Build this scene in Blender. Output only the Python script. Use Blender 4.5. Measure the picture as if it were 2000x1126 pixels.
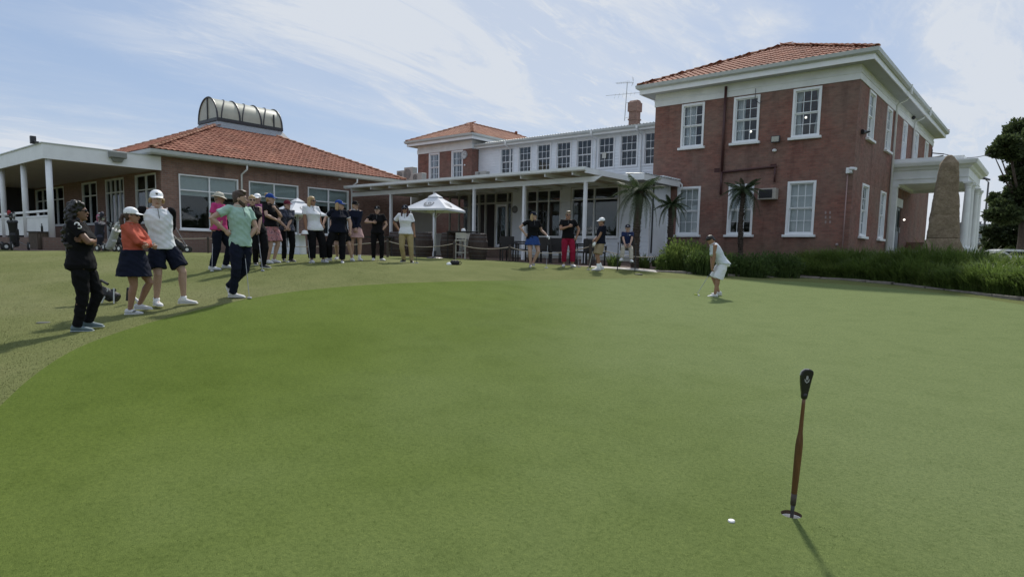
import bpy, bmesh, math, random
import numpy as np
from mathutils import Vector, Matrix, noise
from mathutils.geometry import delaunay_2d_cdt

for o in list(bpy.data.objects): bpy.data.objects.remove(o)
SC = bpy.context.scene
COL = SC.collection
R = math.radians
rnd = random.Random(7)

# ---------------------------------------------------------------- camera, sky, sun, exposure
# The camera stands at the origin at eye height; the ground near it is at z = -1.5.
# World X runs along the club house front, world Y away from the camera.
YAW, PIT, ROL = 0.69399911, -0.1023524, -0.02089747
FPX, CX, CY = 1272.455, 1000.0, 623.454
def _rot():
    c, s = math.cos(YAW), math.sin(YAW); rz = Matrix(((c,-s,0),(s,c,0),(0,0,1)))
    c, s = math.cos(PIT), math.sin(PIT); rx = Matrix(((1,0,0),(0,c,-s),(0,s,c)))
    c, s = math.cos(ROL), math.sin(ROL); ry = Matrix(((c,0,s),(0,1,0),(-s,0,c)))
    return rz @ rx @ ry
CM = _rot()
cam_d = bpy.data.cameras.new('camera'); cam = bpy.data.objects.new('camera', cam_d); COL.objects.link(cam)
cam.matrix_world = Matrix((CM.col[0], CM.col[2], -CM.col[1])).transposed().to_4x4()
cam_d.sensor_width = 36; cam_d.lens = FPX/2000*36; cam_d.shift_y = (CY-563)/2000
cam_d.clip_start = 0.05; cam_d.clip_end = 6000
SC.camera = cam

SUN_ELEV = R(46)
_sd = CM @ Vector(((1262-CX)/FPX, 1, 0)); SUN_AZ = math.atan2(_sd.x, _sd.y)    # clockwise from +Y
w = bpy.data.worlds.new('World'); SC.world = w; w.use_nodes = True
nt = w.node_tree; N = nt.nodes; L = nt.links; N.clear()
out = N.new('ShaderNodeOutputWorld'); bg = N.new('ShaderNodeBackground'); L.new(bg.outputs[0], out.inputs[0])
sky = N.new('ShaderNodeTexSky'); sky.sky_type = 'NISHITA'; sky.sun_disc = False
sky.sun_elevation = SUN_ELEV; sky.sun_rotation = SUN_AZ; sky.air_density = 1.0; sky.dust_density = 0.6; sky.ozone_density = 2.0
bg.inputs[1].default_value = 0.125
tc = N.new('ShaderNodeTexCoord')
sep = N.new('ShaderNodeSeparateXYZ'); L.new(tc.outputs['Generated'], sep.inputs[0])
def wm(op, a, b=None, c=None):
    n = N.new('ShaderNodeMath'); n.operation = op
    for i, v in enumerate((a, b, c)):
        if v is None: continue
        if isinstance(v, (int, float)): n.inputs[i].default_value = v
        else: L.new(v, n.inputs[i])
    return n.outputs[0]
zc = wm('MAXIMUM', wm('ADD', sep.outputs[2], 0.10), 0.06)
cx_ = wm('DIVIDE', sep.outputs[0], zc); cy_ = wm('DIVIDE', sep.outputs[1], zc)
comb = N.new('ShaderNodeCombineXYZ'); L.new(cx_, comb.inputs[0]); L.new(cy_, comb.inputs[1])
def wnoise(scale, rot, sx, sy, detail=8, rough=.6, dist=0.0, off=(0,0,0)):
    mp = N.new('ShaderNodeMapping'); mp.inputs['Scale'].default_value = (sx, sy, 1); mp.inputs['Rotation'].default_value = (0,0,rot); mp.inputs['Location'].default_value = off
    L.new(comb.outputs[0], mp.inputs[0])
    n = N.new('ShaderNodeTexNoise'); n.inputs['Scale'].default_value = scale; n.inputs['Detail'].default_value = detail
    n.inputs['Roughness'].default_value = rough; n.inputs['Distortion'].default_value = dist
    L.new(mp.outputs[0], n.inputs[0]); return n.outputs[0]
def wramp(v, lo, hi):
    m = N.new('ShaderNodeMapRange'); m.inputs[1].default_value = lo; m.inputs[2].default_value = hi; m.interpolation_type = 'SMOOTHSTEP'
    L.new(v, m.inputs[0]); return m.outputs[0]
CLO = (5.5, 5.2, 0)
wide = wramp(wnoise(.42, R(20), 1.25, .5, 4, .5, .5, CLO), .42, .60)
fine = wramp(wnoise(1.5, R(26), 1.5, .55, 10, .66, .6, (7.3,2.2,0)), .44, .66)
wisp = wramp(wnoise(5.5, R(30), 1.9, .6, 12, .70, .8, (1.3,5.2,0)), .50, .68)
cl = wm('ADD', wm('MULTIPLY', wide, .52), wm('ADD', wm('MULTIPLY', wm('MULTIPLY', fine, wm('ADD', wide, .22)), .62), wm('MULTIPLY', wm('MULTIPLY', wisp, wm('ADD', wide, .15)), .35)))
lowh = wramp(sep.outputs[2], .26, .0)
cl = wm('MINIMUM', wm('ADD', cl, wm('MULTIPLY', lowh, .34)), .95)
# pale veil of thin high cloud over the blue
tint = N.new('ShaderNodeMix'); tint.data_type = 'RGBA'; tint.inputs[0].default_value = .80
L.new(sky.outputs[0], tint.inputs[6]); tint.inputs[7].default_value = (2.35, 3.05, 4.35, 1)
mix = N.new('ShaderNodeMix'); mix.data_type = 'RGBA'; L.new(cl, mix.inputs[0]); L.new(tint.outputs[2], mix.inputs[6])
mix.inputs[7].default_value = (4.7, 5.0, 5.45, 1)
L.new(mix.outputs[2], bg.inputs[0])

sl = bpy.data.lights.new('sun', 'SUN'); sl.energy = 3.2; sl.angle = R(3.0); sl.color = (1, .95, .86)
sun = bpy.data.objects.new('sun', sl); COL.objects.link(sun)
sdir = Vector((math.sin(SUN_AZ)*math.cos(SUN_ELEV), math.cos(SUN_AZ)*math.cos(SUN_ELEV), math.sin(SUN_ELEV)))
sun.rotation_euler = sdir.to_track_quat('Z', 'Y').to_euler(); sun.location = (-20, 40, 60)
SC.view_settings.view_transform = 'Standard'; SC.view_settings.look = 'None'
SC.view_settings.exposure = 0.24; SC.view_settings.gamma = 1; SC.view_settings.use_curve_mapping = False

# ---------------------------------------------------------------- helpers
def ray(px, py): return CM @ Vector(((px-CX)/FPX, 1, -(py-CY)/FPX))
def at(px, py, d): return ray(px, py)*d
def on_y(px, py, Y): r = ray(px, py); return r*(Y/r.y)
def on_x(px, py, X): r = ray(px, py); return r*(X/r.x)

def tag(o, label=None, cat=None, group=None, kind=None):
    if label: o['label'] = label
    if cat: o['category'] = cat
    if group: o['group'] = group
    if kind: o['kind'] = kind
    return o
def thing(name, loc, label, cat, group=None, rz=0):
    o = bpy.data.objects.new(name, None); COL.objects.link(o); o.location = loc; o.rotation_euler = (0,0,rz); o.empty_display_size = .2
    return tag(o, label, cat, group)
def root_of(o):
    while o.parent: o = o.parent
    return o
def link(name, me, parent=None, loc=(0,0,0)):
    o = bpy.data.objects.new(name, me); COL.objects.link(o); o.location = loc
    if parent: o.parent = parent
    return o

# materials -----------------------------------------------------
_mats = {}
def mat(name, col, rough=.6, var=.12, scale=6., bump=0., bscale=60., metal=0., spec=.5, sheen=0., trans=0.):
    if name in _mats: return _mats[name]
    m = bpy.data.materials.new(name); m.use_nodes = True; _mats[name] = m
    n = m.node_tree.nodes; l = m.node_tree.links; b = n['Principled BSDF']
    b.inputs['Roughness'].default_value = rough; b.inputs['Metallic'].default_value = metal
    b.inputs['Specular IOR Level'].default_value = spec
    if sheen: b.inputs['Sheen Weight'].default_value = sheen
    t = n.new('ShaderNodeTexCoord')
    nz = n.new('ShaderNodeTexNoise'); nz.inputs['Scale'].default_value = scale; nz.inputs['Detail'].default_value = 6; nz.inputs['Roughness'].default_value = .6
    l.new(t.outputs['Object'], nz.inputs[0])
    mx = n.new('ShaderNodeMix'); mx.data_type = 'RGBA'
    mx.inputs[6].default_value = tuple(c*(1-var) for c in col)+(1,); mx.inputs[7].default_value = tuple(min(1, c*(1+var)) for c in col)+(1,)
    mr = n.new('ShaderNodeMapRange'); mr.inputs[1].default_value = .3; mr.inputs[2].default_value = .7; l.new(nz.outputs[0], mr.inputs[0])
    l.new(mr.outputs[0], mx.inputs[0]); l.new(mx.outputs[2], b.inputs['Base Color'])
    if bump:
        n2 = n.new('ShaderNodeTexNoise'); n2.inputs['Scale'].default_value = bscale; n2.inputs['Detail'].default_value = 4; l.new(t.outputs['Object'], n2.inputs[0])
        bp = n.new('ShaderNodeBump'); bp.inputs['Strength'].default_value = bump; bp.inputs['Distance'].default_value = .01
        l.new(n2.outputs[0], bp.inputs['Height']); l.new(bp.outputs[0], b.inputs['Normal'])
    return m

def nodes_of(m):
    m.use_nodes = True; return m.node_tree.nodes, m.node_tree.links, m.node_tree.nodes['Principled BSDF']

def ramp(n, l, src, stops):
    r = n.new('ShaderNodeValToRGB'); e = r.color_ramp.elements
    while len(e) > 1: e.remove(e[-1])
    e[0].position = stops[0][0]; e[0].color = tuple(stops[0][1])+(1,)
    for p, c in stops[1:]:
        k = e.new(p); k.color = tuple(c)+(1,)
    l.new(src, r.inputs[0]); return r.outputs[0]
def tnoise(n, l, vec, scale, detail=6, rough=.6, sx=1, sy=1, sz=1):
    if (sx, sy, sz) != (1,1,1):
        mp = n.new('ShaderNodeMapping'); mp.inputs['Scale'].default_value = (sx,sy,sz); l.new(vec, mp.inputs[0]); vec = mp.outputs[0]
    z = n.new('ShaderNodeTexNoise'); z.inputs['Scale'].default_value = scale; z.inputs['Detail'].default_value = detail; z.inputs['Roughness'].default_value = rough
    l.new(vec, z.inputs[0]); return z.outputs[0]
def cmix(n, l, f, a, b, mode='MIX'):
    m = n.new('ShaderNodeMix'); m.data_type = 'RGBA'; m.blend_type = mode
    if isinstance(f, (int, float)): m.inputs[0].default_value = f
    else: l.new(f, m.inputs[0])
    for i, v in ((6, a), (7, b)):
        if isinstance(v, tuple): m.inputs[i].default_value = v+(1,) if len(v) == 3 else v
        else: l.new(v, m.inputs[i])
    return m.outputs[2]

def grass_mat(name, dark, mid, light, patch, fine=260, pale=None):
    m = bpy.data.materials.new(name); n, l, b = nodes_of(m)
    t = n.new('ShaderNodeTexCoord').outputs['Object']
    a = tnoise(n, l, t, .28, 5, .55)
    c1 = ramp(n, l, a, [(.30, dark), (.5, mid), (.72, light)])
    if pale:
        sx = n.new('ShaderNodeSeparateXYZ'); l.new(t, sx.inputs[0])
        m1 = n.new('ShaderNodeMath'); m1.operation = 'MULTIPLY'; m1.inputs[1].default_value = .64; l.new(sx.outputs[1], m1.inputs[0])
        m2 = n.new('ShaderNodeMath'); m2.operation = 'MULTIPLY_ADD'; m2.inputs[1].default_value = .769; l.new(sx.outputs[0], m2.inputs[0]); l.new(m1.outputs[0], m2.inputs[2])
        m3 = n.new('ShaderNodeMath'); m3.operation = 'MULTIPLY_ADD'; m3.inputs[1].default_value = 7.0; l.new(tnoise(n, l, t, .16, 5, .6), m3.inputs[0]); l.new(m2.outputs[0], m3.inputs[2])
        m4 = n.new('ShaderNodeMapRange'); m4.inputs[1].default_value = 1.0; m4.inputs[2].default_value = 6.6; m4.interpolation_type = 'SMOOTHSTEP'; l.new(m3.outputs[0], m4.inputs[0])
        big = m4.outputs[0]
        c1 = cmix(n, l, big, c1, pale)
        
    p = tnoise(n, l, t, 2.2, 8, .65)
    c2 = ramp(n, l, p, [(.28, (.86,.88,.84)), (.5, (1,1,1)), (.75, patch)])
    c = cmix(n, l, .85, c1, c2, 'MULTIPLY')
    f = tnoise(n, l, t, 34, 6, .75)
    c3 = ramp(n, l, f, [(.30, (.64,.68,.58)), (.5, (.98,.98,.98)), (.72, (1.28,1.23,1.16))])
    c = cmix(n, l, .8, c, c3, 'MULTIPLY')
    g = tnoise(n, l, t, fine, 3, .7)
    c4 = ramp(n, l, g, [(.28, (.36,.40,.30)), (.52, (1,1,1)), (.72, (1.65,1.55,1.4))])
    c = cmix(n, l, .7, c, c4, 'MULTIPLY')
    l.new(c, b.inputs['Base Color']); b.inputs['Roughness'].default_value = 1.0; b.inputs['Specular IOR Level'].default_value = .04
    h = n.new('ShaderNodeMath'); h.operation = 'ADD'; l.new(g, h.inputs[0]); l.new(f, h.inputs[1])
    bp = n.new('ShaderNodeBump'); bp.inputs['Strength'].default_value = .6; bp.inputs['Distance'].default_value = .012
    l.new(h.outputs[0], bp.inputs['Height']); l.new(bp.outputs[0], b.inputs['Normal'])
    return m

def wall_uv(n, l):
    g = n.new('ShaderNodeNewGeometry'); s = n.new('ShaderNodeSeparateXYZ'); l.new(g.outputs['True Normal'], s.inputs[0])
    ab = n.new('ShaderNodeMath'); ab.operation = 'ABSOLUTE'; l.new(s.outputs[1], ab.inputs[0])
    gt = n.new('ShaderNodeMath'); gt.operation = 'GREATER_THAN'; gt.inputs[1].default_value = .6; l.new(ab.outputs[0], gt.inputs[0])
    p = n.new('ShaderNodeSeparateXYZ'); l.new(g.outputs['Position'], p.inputs[0])
    mx = n.new('ShaderNodeMix'); l.new(gt.outputs[0], mx.inputs[0]); l.new(p.outputs[1], mx.inputs[2]); l.new(p.outputs[0], mx.inputs[3])
    c = n.new('ShaderNodeCombineXYZ'); l.new(mx.outputs[0], c.inputs[0]); l.new(p.outputs[2], c.inputs[1])
    return c.outputs[0], g.outputs['Position']
def brick_mat(name, c1, c2, mortar, stain, damp, msize=.012, paint=0.0):
    m = bpy.data.materials.new(name); n, l, b = nodes_of(m)
    uv, pos = wall_uv(n, l)
    wob = n.new('ShaderNodeTexNoise'); wob.inputs['Scale'].default_value = 9; l.new(pos, wob.inputs[0])
    br = n.new('ShaderNodeTexBrick'); l.new(uv, br.inputs['Vector'])
    br.inputs['Scale'].default_value = 1; br.inputs['Brick Width'].default_value = .24; br.inputs['Row Height'].default_value = .086
    br.inputs['Mortar Size'].default_value = msize; br.inputs['Mortar Smooth'].default_value = .35; br.inputs['Bias'].default_value = .1
    br.inputs['Color1'].default_value = c1+(1,); br.inputs['Color2'].default_value = c2+(1,); br.inputs['Mortar'].default_value = mortar+(1,)
    st = tnoise(n, l, pos, .55, 8, .65)
    sr = ramp(n, l, st, [(.36, (0,0,0)), (.62, (1,1,1))])
    c = cmix(n, l, sr, br.outputs[0], stain, 'MIX')
    c = cmix(n, l, .75, br.outputs[0], c)
    sk = tnoise(n, l, pos, 2.4, 6, .65, 1, 1, .16)
    c = cmix(n, l, .8, c, ramp(n, l, sk, [(.32, (.70,.68,.68)), (.46, (1,1,1)), (.70, (1.10,1.09,1.07))]), 'MULTIPLY')
    st2 = tnoise(n, l, pos, 3.3, 10, .72, 1, 1, 2.2)
    r2 = ramp(n, l, st2, [(.32, (.68,.66,.66)), (.5, (1,1,1)), (.70, (1.22,1.2,1.18))])
    c = cmix(n, l, .8, c, r2, 'MULTIPLY')
    # greenish damp staining along the foot of the wall
    s = n.new('ShaderNodeSeparateXYZ'); l.new(pos, s.inputs[0])
    z = n.new('ShaderNodeMapRange'); z.inputs[1].default_value = .95; z.inputs[2].default_value = -.2; l.new(s.outputs[2], z.inputs[0])
    mu = n.new('ShaderNodeMath'); mu.operation = 'MULTIPLY'; l.new(z.outputs[0], mu.inputs[0]); l.new(st2, mu.inputs[1])
    c = cmix(n, l, mu.outputs[0], c, damp)
    l.new(c, b.inputs['Base Color']); b.inputs['Roughness'].default_value = .85; b.inputs['Specular IOR Level'].default_value = .3
    ad = n.new('ShaderNodeMath'); ad.operation = 'MULTIPLY_ADD'; l.new(br.outputs[1], ad.inputs[0]); ad.inputs[1].default_value = -1.2; l.new(st2, ad.inputs[2])
    bp = n.new('ShaderNodeBump'); bp.inputs['Strength'].default_value = .6; bp.inputs['Distance'].default_value = .012
    l.new(ad.outputs[0], bp.inputs['Height']); l.new(bp.outputs[0], b.inputs['Normal'])
    return m
def tile_mat(name, a, b_, c_):
    m = bpy.data.materials.new(name); n, l, b = nodes_of(m)
    oi = n.new('ShaderNodeObjectInfo'); g = n.new('ShaderNodeNewGeometry')
    rn = ramp(n, l, oi.outputs['Random'], [(0, a), (.5, b_), (1, c_)])
    w_ = n.new('ShaderNodeTexVoronoi'); w_.inputs['Scale'].default_value = 3.6; l.new(g.outputs['Position'], w_.inputs[0])
    sp = n.new('ShaderNodeSeparateColor'); l.new(w_.outputs[1], sp.inputs[0])
    vr = ramp(n, l, sp.outputs[0], [(0, a), (.5, b_), (1, c_)])
    c = cmix(n, l, .6, rn, vr)
    z = tnoise(n, l, g.outputs['Position'], 1.1, 10, .74)
    c = cmix(n, l, .9, c, ramp(n, l, z, [(.34, (.50,.47,.46)), (.46, (.9,.9,.9)), (.56, (1,1,1)), (.70, (1.25,1.2,1.12))]), 'MULTIPLY')
    z2 = tnoise(n, l, g.outputs['Position'], 26, 6, .7)
    c = cmix(n, l, .5, c, ramp(n, l, z2, [(.3, (.7,.7,.7)), (.6, (1.1,1.1,1.1))]), 'MULTIPLY')
    l.new(c, b.inputs['Base Color']); b.inputs['Roughness'].default_value = .8; b.inputs['Specular IOR Level'].default_value = .3
    return m
def glass_mat(name, tint=(.86,.9,.9), refl=.12, rough=.02):
    m = bpy.data.materials.new(name); m.use_nodes = True; n = m.node_tree.nodes; l = m.node_tree.links; n.clear()
    o = n.new('ShaderNodeOutputMaterial'); t = n.new('ShaderNodeBsdfTransparent'); t.inputs[0].default_value = tint+(1,)
    g = n.new('ShaderNodeBsdfGlossy'); g.inputs['Roughness'].default_value = rough; g.inputs[0].default_value = (.9,.93,.95,1)
    fr = n.new('ShaderNodeFresnel'); fr.inputs[0].default_value = 1.3
    ad = n.new('ShaderNodeMath'); ad.operation = 'ADD'; ad.use_clamp = True; ad.inputs[1].default_value = refl; l.new(fr.outputs[0], ad.inputs[0])
    mx = n.new('ShaderNodeMixShader'); l.new(ad.outputs[0], mx.inputs[0]); l.new(t.outputs[0], mx.inputs[1]); l.new(g.outputs[0], mx.inputs[2]); l.new(mx.outputs[0], o.inputs[0])
    return m

M_WHITE = mat('white_paint', (.84,.86,.88), .5, .05, 2.2, .12, 30)
M_WHITE2 = mat('white_paint_aged', (.78,.80,.80), .55, .10, 1.4, .15, 24)
M_BOARD = mat('weatherboard_paint', (.80,.84,.88), .5, .06, 1.8, .1, 40)
M_CREAM = mat('cream_paint', (.50,.50,.45), .6, .07, 2, .1, 30)
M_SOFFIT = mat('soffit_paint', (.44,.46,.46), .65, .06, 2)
M_GUTTER = mat('gutter_steel', (.50,.53,.52), .45, .08, 3)
M_DARKMETAL = mat('dark_metal', (.035,.035,.04), .45, .1, 4)
M_PIPE = mat('maroon_pipe_paint', (.075,.03,.03), .5, .1, 5)
M_BRICK_R = brick_mat('painted_brick', (.295,.132,.102), (.205,.092,.074), (.220,.130,.106), (.230,.168,.138), (.105,.110,.062), .010)
M_BRICK_L = brick_mat('pavilion_brick', (.330,.185,.145), (.240,.135,.110), (.27,.225,.195), (.26,.175,.14), (.12,.105,.08), .014)
M_TILE = tile_mat('terracotta_tile', (.27,.10,.062), (.35,.145,.092), (.43,.20,.13))
M_TILE_OLD = tile_mat('weathered_tile', (.29,.12,.075), (.38,.175,.11), (.50,.28,.18))
M_RIDGE = tile_mat('ridge_tile_clay', (.50,.24,.15), (.58,.31,.20), (.64,.38,.26))
M_ZINC = mat('lead_flashing', (.30,.32,.34), .5, .12, 5)
M_CORR = mat('corrugated_steel', (.42,.45,.45), .45, .1, 3, metal=.2)
M_GLASS = glass_mat('window_glass', (.93,.95,.96), .015)
M_GLASS2 = glass_mat('dining_glass', (.88,.92,.92), .02)
M_POLY = mat('lantern_polycarbonate', (.42,.42,.34), .35, .14, 1.6)
M_BLIND = mat('roller_blind', (.62,.64,.62), .8, .05, 3)
M_CURTAIN = mat('curtain_cloth', (.68,.70,.70), .8, .08, 5)
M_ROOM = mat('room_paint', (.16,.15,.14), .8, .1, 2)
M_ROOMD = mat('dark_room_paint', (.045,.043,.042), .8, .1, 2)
M_TERRACE = None

# mesh builder --------------------------------------------------
def F_WORLD(u, d, z): return (u, d, z)
def F_front(Y): return lambda u, d, z: (u, Y+d, z)          # wall that faces -Y; d goes into the building
def F_side(X): return lambda u, d, z: (X-d, u, z)           # wall that faces +X
class MB:
    def __init__(s, frame=F_WORLD): s.v = []; s.f = []; s.fr = frame
    def _add(s, vs, fs):
        k = len(s.v); s.v += [s.fr(*p) for p in vs]; s.f += [tuple(i+k for i in f) for f in fs]
    def box(s, u0, u1, d0, d1, z0, z1):
        s._add([(u0,d0,z0),(u1,d0,z0),(u1,d1,z0),(u0,d1,z0),(u0,d0,z1),(u1,d0,z1),(u1,d1,z1),(u0,d1,z1)],
               [(0,3,2,1),(4,5,6,7),(0,1,5,4),(1,2,6,5),(2,3,7,6),(3,0,4,7)]); return s
    def prism(s, prof, u0, u1, axis='u'):
        """profile of (d, z) swept along u"""
        n = len(prof)
        s._add([(u0,d,z) for d, z in prof]+[(u1,d,z) for d, z in prof],
               [tuple(range(n))[::-1], tuple(range(n, 2*n))]+[(i,(i+1)%n,(i+1)%n+n,i+n) for i in range(n)]); return s
    def poly(s, pts, fs): s._add(pts, fs); return s
    def tube(s, pts, r, seg=8, cap=True):
        pts = [Vector(p) for p in pts]; n = len(pts)
        rr = r if isinstance(r, (list, tuple)) else [r]*n
        k = len(s.v); prev = None
        for i, p in enumerate(pts):
            t = (pts[min(i+1, n-1)]-pts[max(i-1, 0)]).normalized()
            a = t.orthogonal().normalized() if prev is None else (prev-t*prev.dot(t)).normalized()
            prev = a; b = t.cross(a)
            for j in range(seg):
                an = 2*math.pi*j/seg; q = p+(a*math.cos(an)+b*math.sin(an))*rr[i]
                s.v.append(s.fr(*q))
        for i in range(n-1):
            for j in range(seg):
                s.f.append((k+i*seg+j, k+i*seg+(j+1)%seg, k+(i+1)*seg+(j+1)%seg, k+(i+1)*seg+j))
        if cap: s.f.append(tuple(k+j for j in range(seg))[::-1]); s.f.append(tuple(k+(n-1)*seg+j for j in range(seg)))
        return s
    def lathe(s, c, prof, seg=20, ang=2*math.pi):
        """profile of (r, z) turned about the vertical through c"""
        k = len(s.v); n = len(prof)
        for r, z in prof:
            for j in range(seg):
                a = ang*j/seg; s.v.append(s.fr(c[0]+r*math.cos(a), c[1]+r*math.sin(a), c[2]+z))
        for i in range(n-1):
            for j in range(seg): s.f.append((k+i*seg+j, k+i*seg+(j+1)%seg, k+(i+1)*seg+(j+1)%seg, k+(i+1)*seg+j))
        s.f.append(tuple(k+j for j in range(seg))[::-1]); s.f.append(tuple(k+(n-1)*seg+j for j in range(seg)))
        return s
    def build(s, name, m, parent=None, smooth=False, label=None, kind=None, origin=None, bevel=0):
        o0 = Vector(origin) if origin is not None else (root_of(parent).location.copy() if parent else Vector((0,0,0)))
        me = bpy.data.meshes.new(name); me.from_pydata([tuple(Vector(v)-o0) for v in s.v], [], s.f); me.validate(); me.update()
        bm = bmesh.new(); bm.from_mesh(me); bmesh.ops.recalc_face_normals(bm, faces=bm.faces)
        if bevel: bmesh.ops.bevel(bm, geom=[e for e in bm.edges if e.is_manifold and e.calc_face_angle(0) > .6], offset=bevel, segments=1, affect='EDGES')
        bm.to_mesh(me); bm.free()
        for mm in (m if isinstance(m, (list, tuple)) else [m]): me.materials.append(mm)
        if smooth:
            me.polygons.foreach_set('use_smooth', [True]*len(me.polygons))
        o = link(name, me, parent, (0,0,0) if parent else o0)
        if label: o['label'] = label
        if kind: o['kind'] = kind
        return o

def wall_mesh(frame, u0, u1, z0, z1, openings, th=.28):
    """solid wall of thickness th with rectangular openings (u0,u1,z0,z1)"""
    mb = MB(frame)
    zs = sorted({z0, z1, *[min(max(z, z0), z1) for o in openings for z in o[2:]]})
    for a, b in zip(zs, zs[1:]):
        if b-a < 1e-5: continue
        mid = (a+b)/2; cuts = sorted((o[0], o[1]) for o in openings if o[2] < mid < o[3]); x = u0
        for c0, c1 in cuts:
            if c0 > x: mb.box(x, c0, 0, th, a, b)
            x = max(x, c1)
        if x < u1: mb.box(x, u1, 0, th, a, b)
    return mb

# ---------------------------------------------------------------- ground heights
_ctrl = []   # X, Y, z
def ctrl(px, py, d): p = at(px, py, d); _ctrl.append((p.x, p.y, p.z))
for a in ((1547,1008,3.78),(157,643,8.3),(268,612,9.7),(335,602,10.3),(432,528,14.4),(463,578,11),(503,522,14.4),(532,512,15.8),(562,511,16.5),(610,512,16.6),
          (660,514,16.9),(692,506,18),(737,510,19),(791,512,18.5),(1037,522,19.3),(1108,521,20.2),(1170,527,19),(1224,527,19.7),(1398,580,15.4),
          (1560,541,23),(1750,555,20),(2000,586,15),(1290,530,20.5),(860,503,24),(930,506,24),(980,509,24.5),(1089,516,22),(1138,519,21)): ctrl(*a)
for a in ((-27,6.5,-.27),(-27,11,-.27),(-27,16.5,-.27),(-34,5.5,-.30),(-40,4,-.35),(-20,17.4,-.25),(-28,22,-.25),(-18,24,-.25),(-12,26,-.3),(-6,27,-.35),(-3,33,-.3),(4,30,-.9),(10,20,-1.3),
          (0,0,-1.5),(3,-4,-1.6),(8,4,-1.6),(-3,-4,-1.55),(-10,-3,-1.4),(-16,2,-1.0),(12,10,-1.5),(-5,50,-.4),(-40,30,-.3),(20,50,-.9),(-24,-2,-.9)): _ctrl.append(a)
_C = np.array(_ctrl); _n = len(_C)
def _U(r2): return np.where(r2 > 1e-9, .5*r2*np.log(r2+1e-12), 0)
_D2 = ((_C[:,None,:2]-_C[None,:,:2])**2).sum(-1)
_K = np.zeros((_n+3, _n+3)); _K[:_n,:_n] = _U(_D2)+3.0*np.eye(_n); _K[:_n,_n] = 1; _K[:_n,_n+1:] = _C[:,:2]; _K[_n:,:_n] = _K[:_n,_n:].T
_W = np.linalg.solve(_K, np.r_[_C[:,2], 0, 0, 0])
def gz(x, y):
    r = math.hypot(x+8, y-16); s = 1.0
    if r > 42: x, y = -8+(x+8)*42/r, 16+(y-16)*42/r; s = max(0., 1-(r-42)/60)
    d2 = (_C[:,0]-x)**2+(_C[:,1]-y)**2
    z = float(_U(d2)@_W[:_n]+_W[_n]+_W[_n+1]*x+_W[_n+2]*y)
    return z*s+(-1.2)*(1-s)
def ground(px, py):
    """where the sight line through a photo point meets the lawn"""
    r = ray(px, py); d = 1.5
    while d < 80:
        p = r*d
        if p.z < gz(p.x, p.y): break
        d *= 1.01
    a, b = d/1.01, d
    for _ in range(12):
        m_ = (a+b)/2; p = r*m_
        if p.z < gz(p.x, p.y): b = m_
        else: a = m_
    return r*b
# ---------------------------------------------------------------- the ground: lawn, putting green, terrace paving
M_GREEN = grass_mat('putting_green_grass', (.096,.137,.026), (.112,.156,.033), (.130,.174,.043), (1.06,1.05,1.06), 260, pale=(.166,.208,.088))
M_LAWN = grass_mat('lawn_grass', (.128,.148,.056), (.158,.175,.072), (.190,.200,.096), (1.12,1.08,1.10), 150)
def paving_mat():
    m = bpy.data.materials.new('brick_paving'); n, l, b = nodes_of(m)
    t = n.new('ShaderNodeTexCoord').outputs['Object']
    br = n.new('ShaderNodeTexBrick'); l.new(t, br.inputs['Vector']); br.inputs['Scale'].default_value = 1; br.inputs['Brick Width'].default_value = .23; br.inputs['Row Height'].default_value = .115
    br.inputs['Mortar Size'].default_value = .008; br.inputs['Color1'].default_value = (.17,.10,.075,1); br.inputs['Color2'].default_value = (.12,.078,.062,1); br.inputs['Mortar'].default_value = (.09,.075,.06,1)
    z = tnoise(n, l, t, 1.6, 8, .65)
    c = cmix(n, l, .8, br.outputs[0], ramp(n, l, z, [(.3, (.65,.65,.65)), (.6, (1.15,1.12,1.1))]), 'MULTIPLY')
    l.new(c, b.inputs['Base Color']); b.inputs['Roughness'].default_value = .85
    return m
M_PAVE = paving_mat()
M_CONC = mat('pale_concrete', (.40,.38,.35), .85, .14, 2.5, .3, 40)

def ccw(p):
    a = sum(p[i][0]*p[(i+1) % len(p)][1]-p[(i+1) % len(p)][0]*p[i][1] for i in range(len(p)))
    return p if a > 0 else p[::-1]
def smooth_poly(p, it=2):
    for _ in range(it):
        q = []
        for i in range(len(p)):
            a, b = Vector(p[i]), Vector(p[(i+1) % len(p)]); q += [tuple(a*.75+b*.25), tuple(a*.25+b*.75)]
        p = q
    return p
def inside(pt, poly):
    x, y = pt; c = False; j = len(poly)-1
    for i in range(len(poly)):
        xi, yi = poly[i]; xj, yj = poly[j]
        if (yi > y) != (yj > y) and x < (xj-xi)*(y-yi)/(yj-yi)+xi: c = not c
        j = i
    return c
gp = [ground(x, y) for x, y in ((-40,830),(0,792),(60,735),(140,682),(230,648),(320,621),(420,596),(540,573),(660,560),(800,552),(1000,547),(1250,542),(1400,546),(1560,548),(1750,562),(2000,595))]
GREEN = ccw(smooth_poly([(p.x, p.y) for p in gp]+[(7.5,9.5),(9.5,3),(8,-5),(2,-8),(-5,-5)], 2))
pv = [at(x, y, d) for x, y, d in ((860,503,24),(930,506.5,24),(980,509,24.3),(1035,513,22.5),(1089,516,21.6),(1138,518.5,20.8),(1285,530.5,20))]
PAVE = ccw([(-60,6.2),(-26.8,6.3),(-26.7,16.9),(-20.5,17.3)]+[(p.x, p.y) for p in pv]+[(-10.2,20.6),(-9.8,25),(-9.8,40),(-60,40)])
sb = [at(x, y, d) for x, y, d in ((1152,518.5,20.55),(1200,523.6,20.2),(1283,529.9,19.98),(1287,521,21.6),(1200,515.5,21.7),(1155,514.5,21.4))]
SLAB = ccw([(p.x, p.y) for p in sb])
hp = ground(1545.5, 1003); HOLE = (hp.x, hp.y); HR = .058
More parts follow.
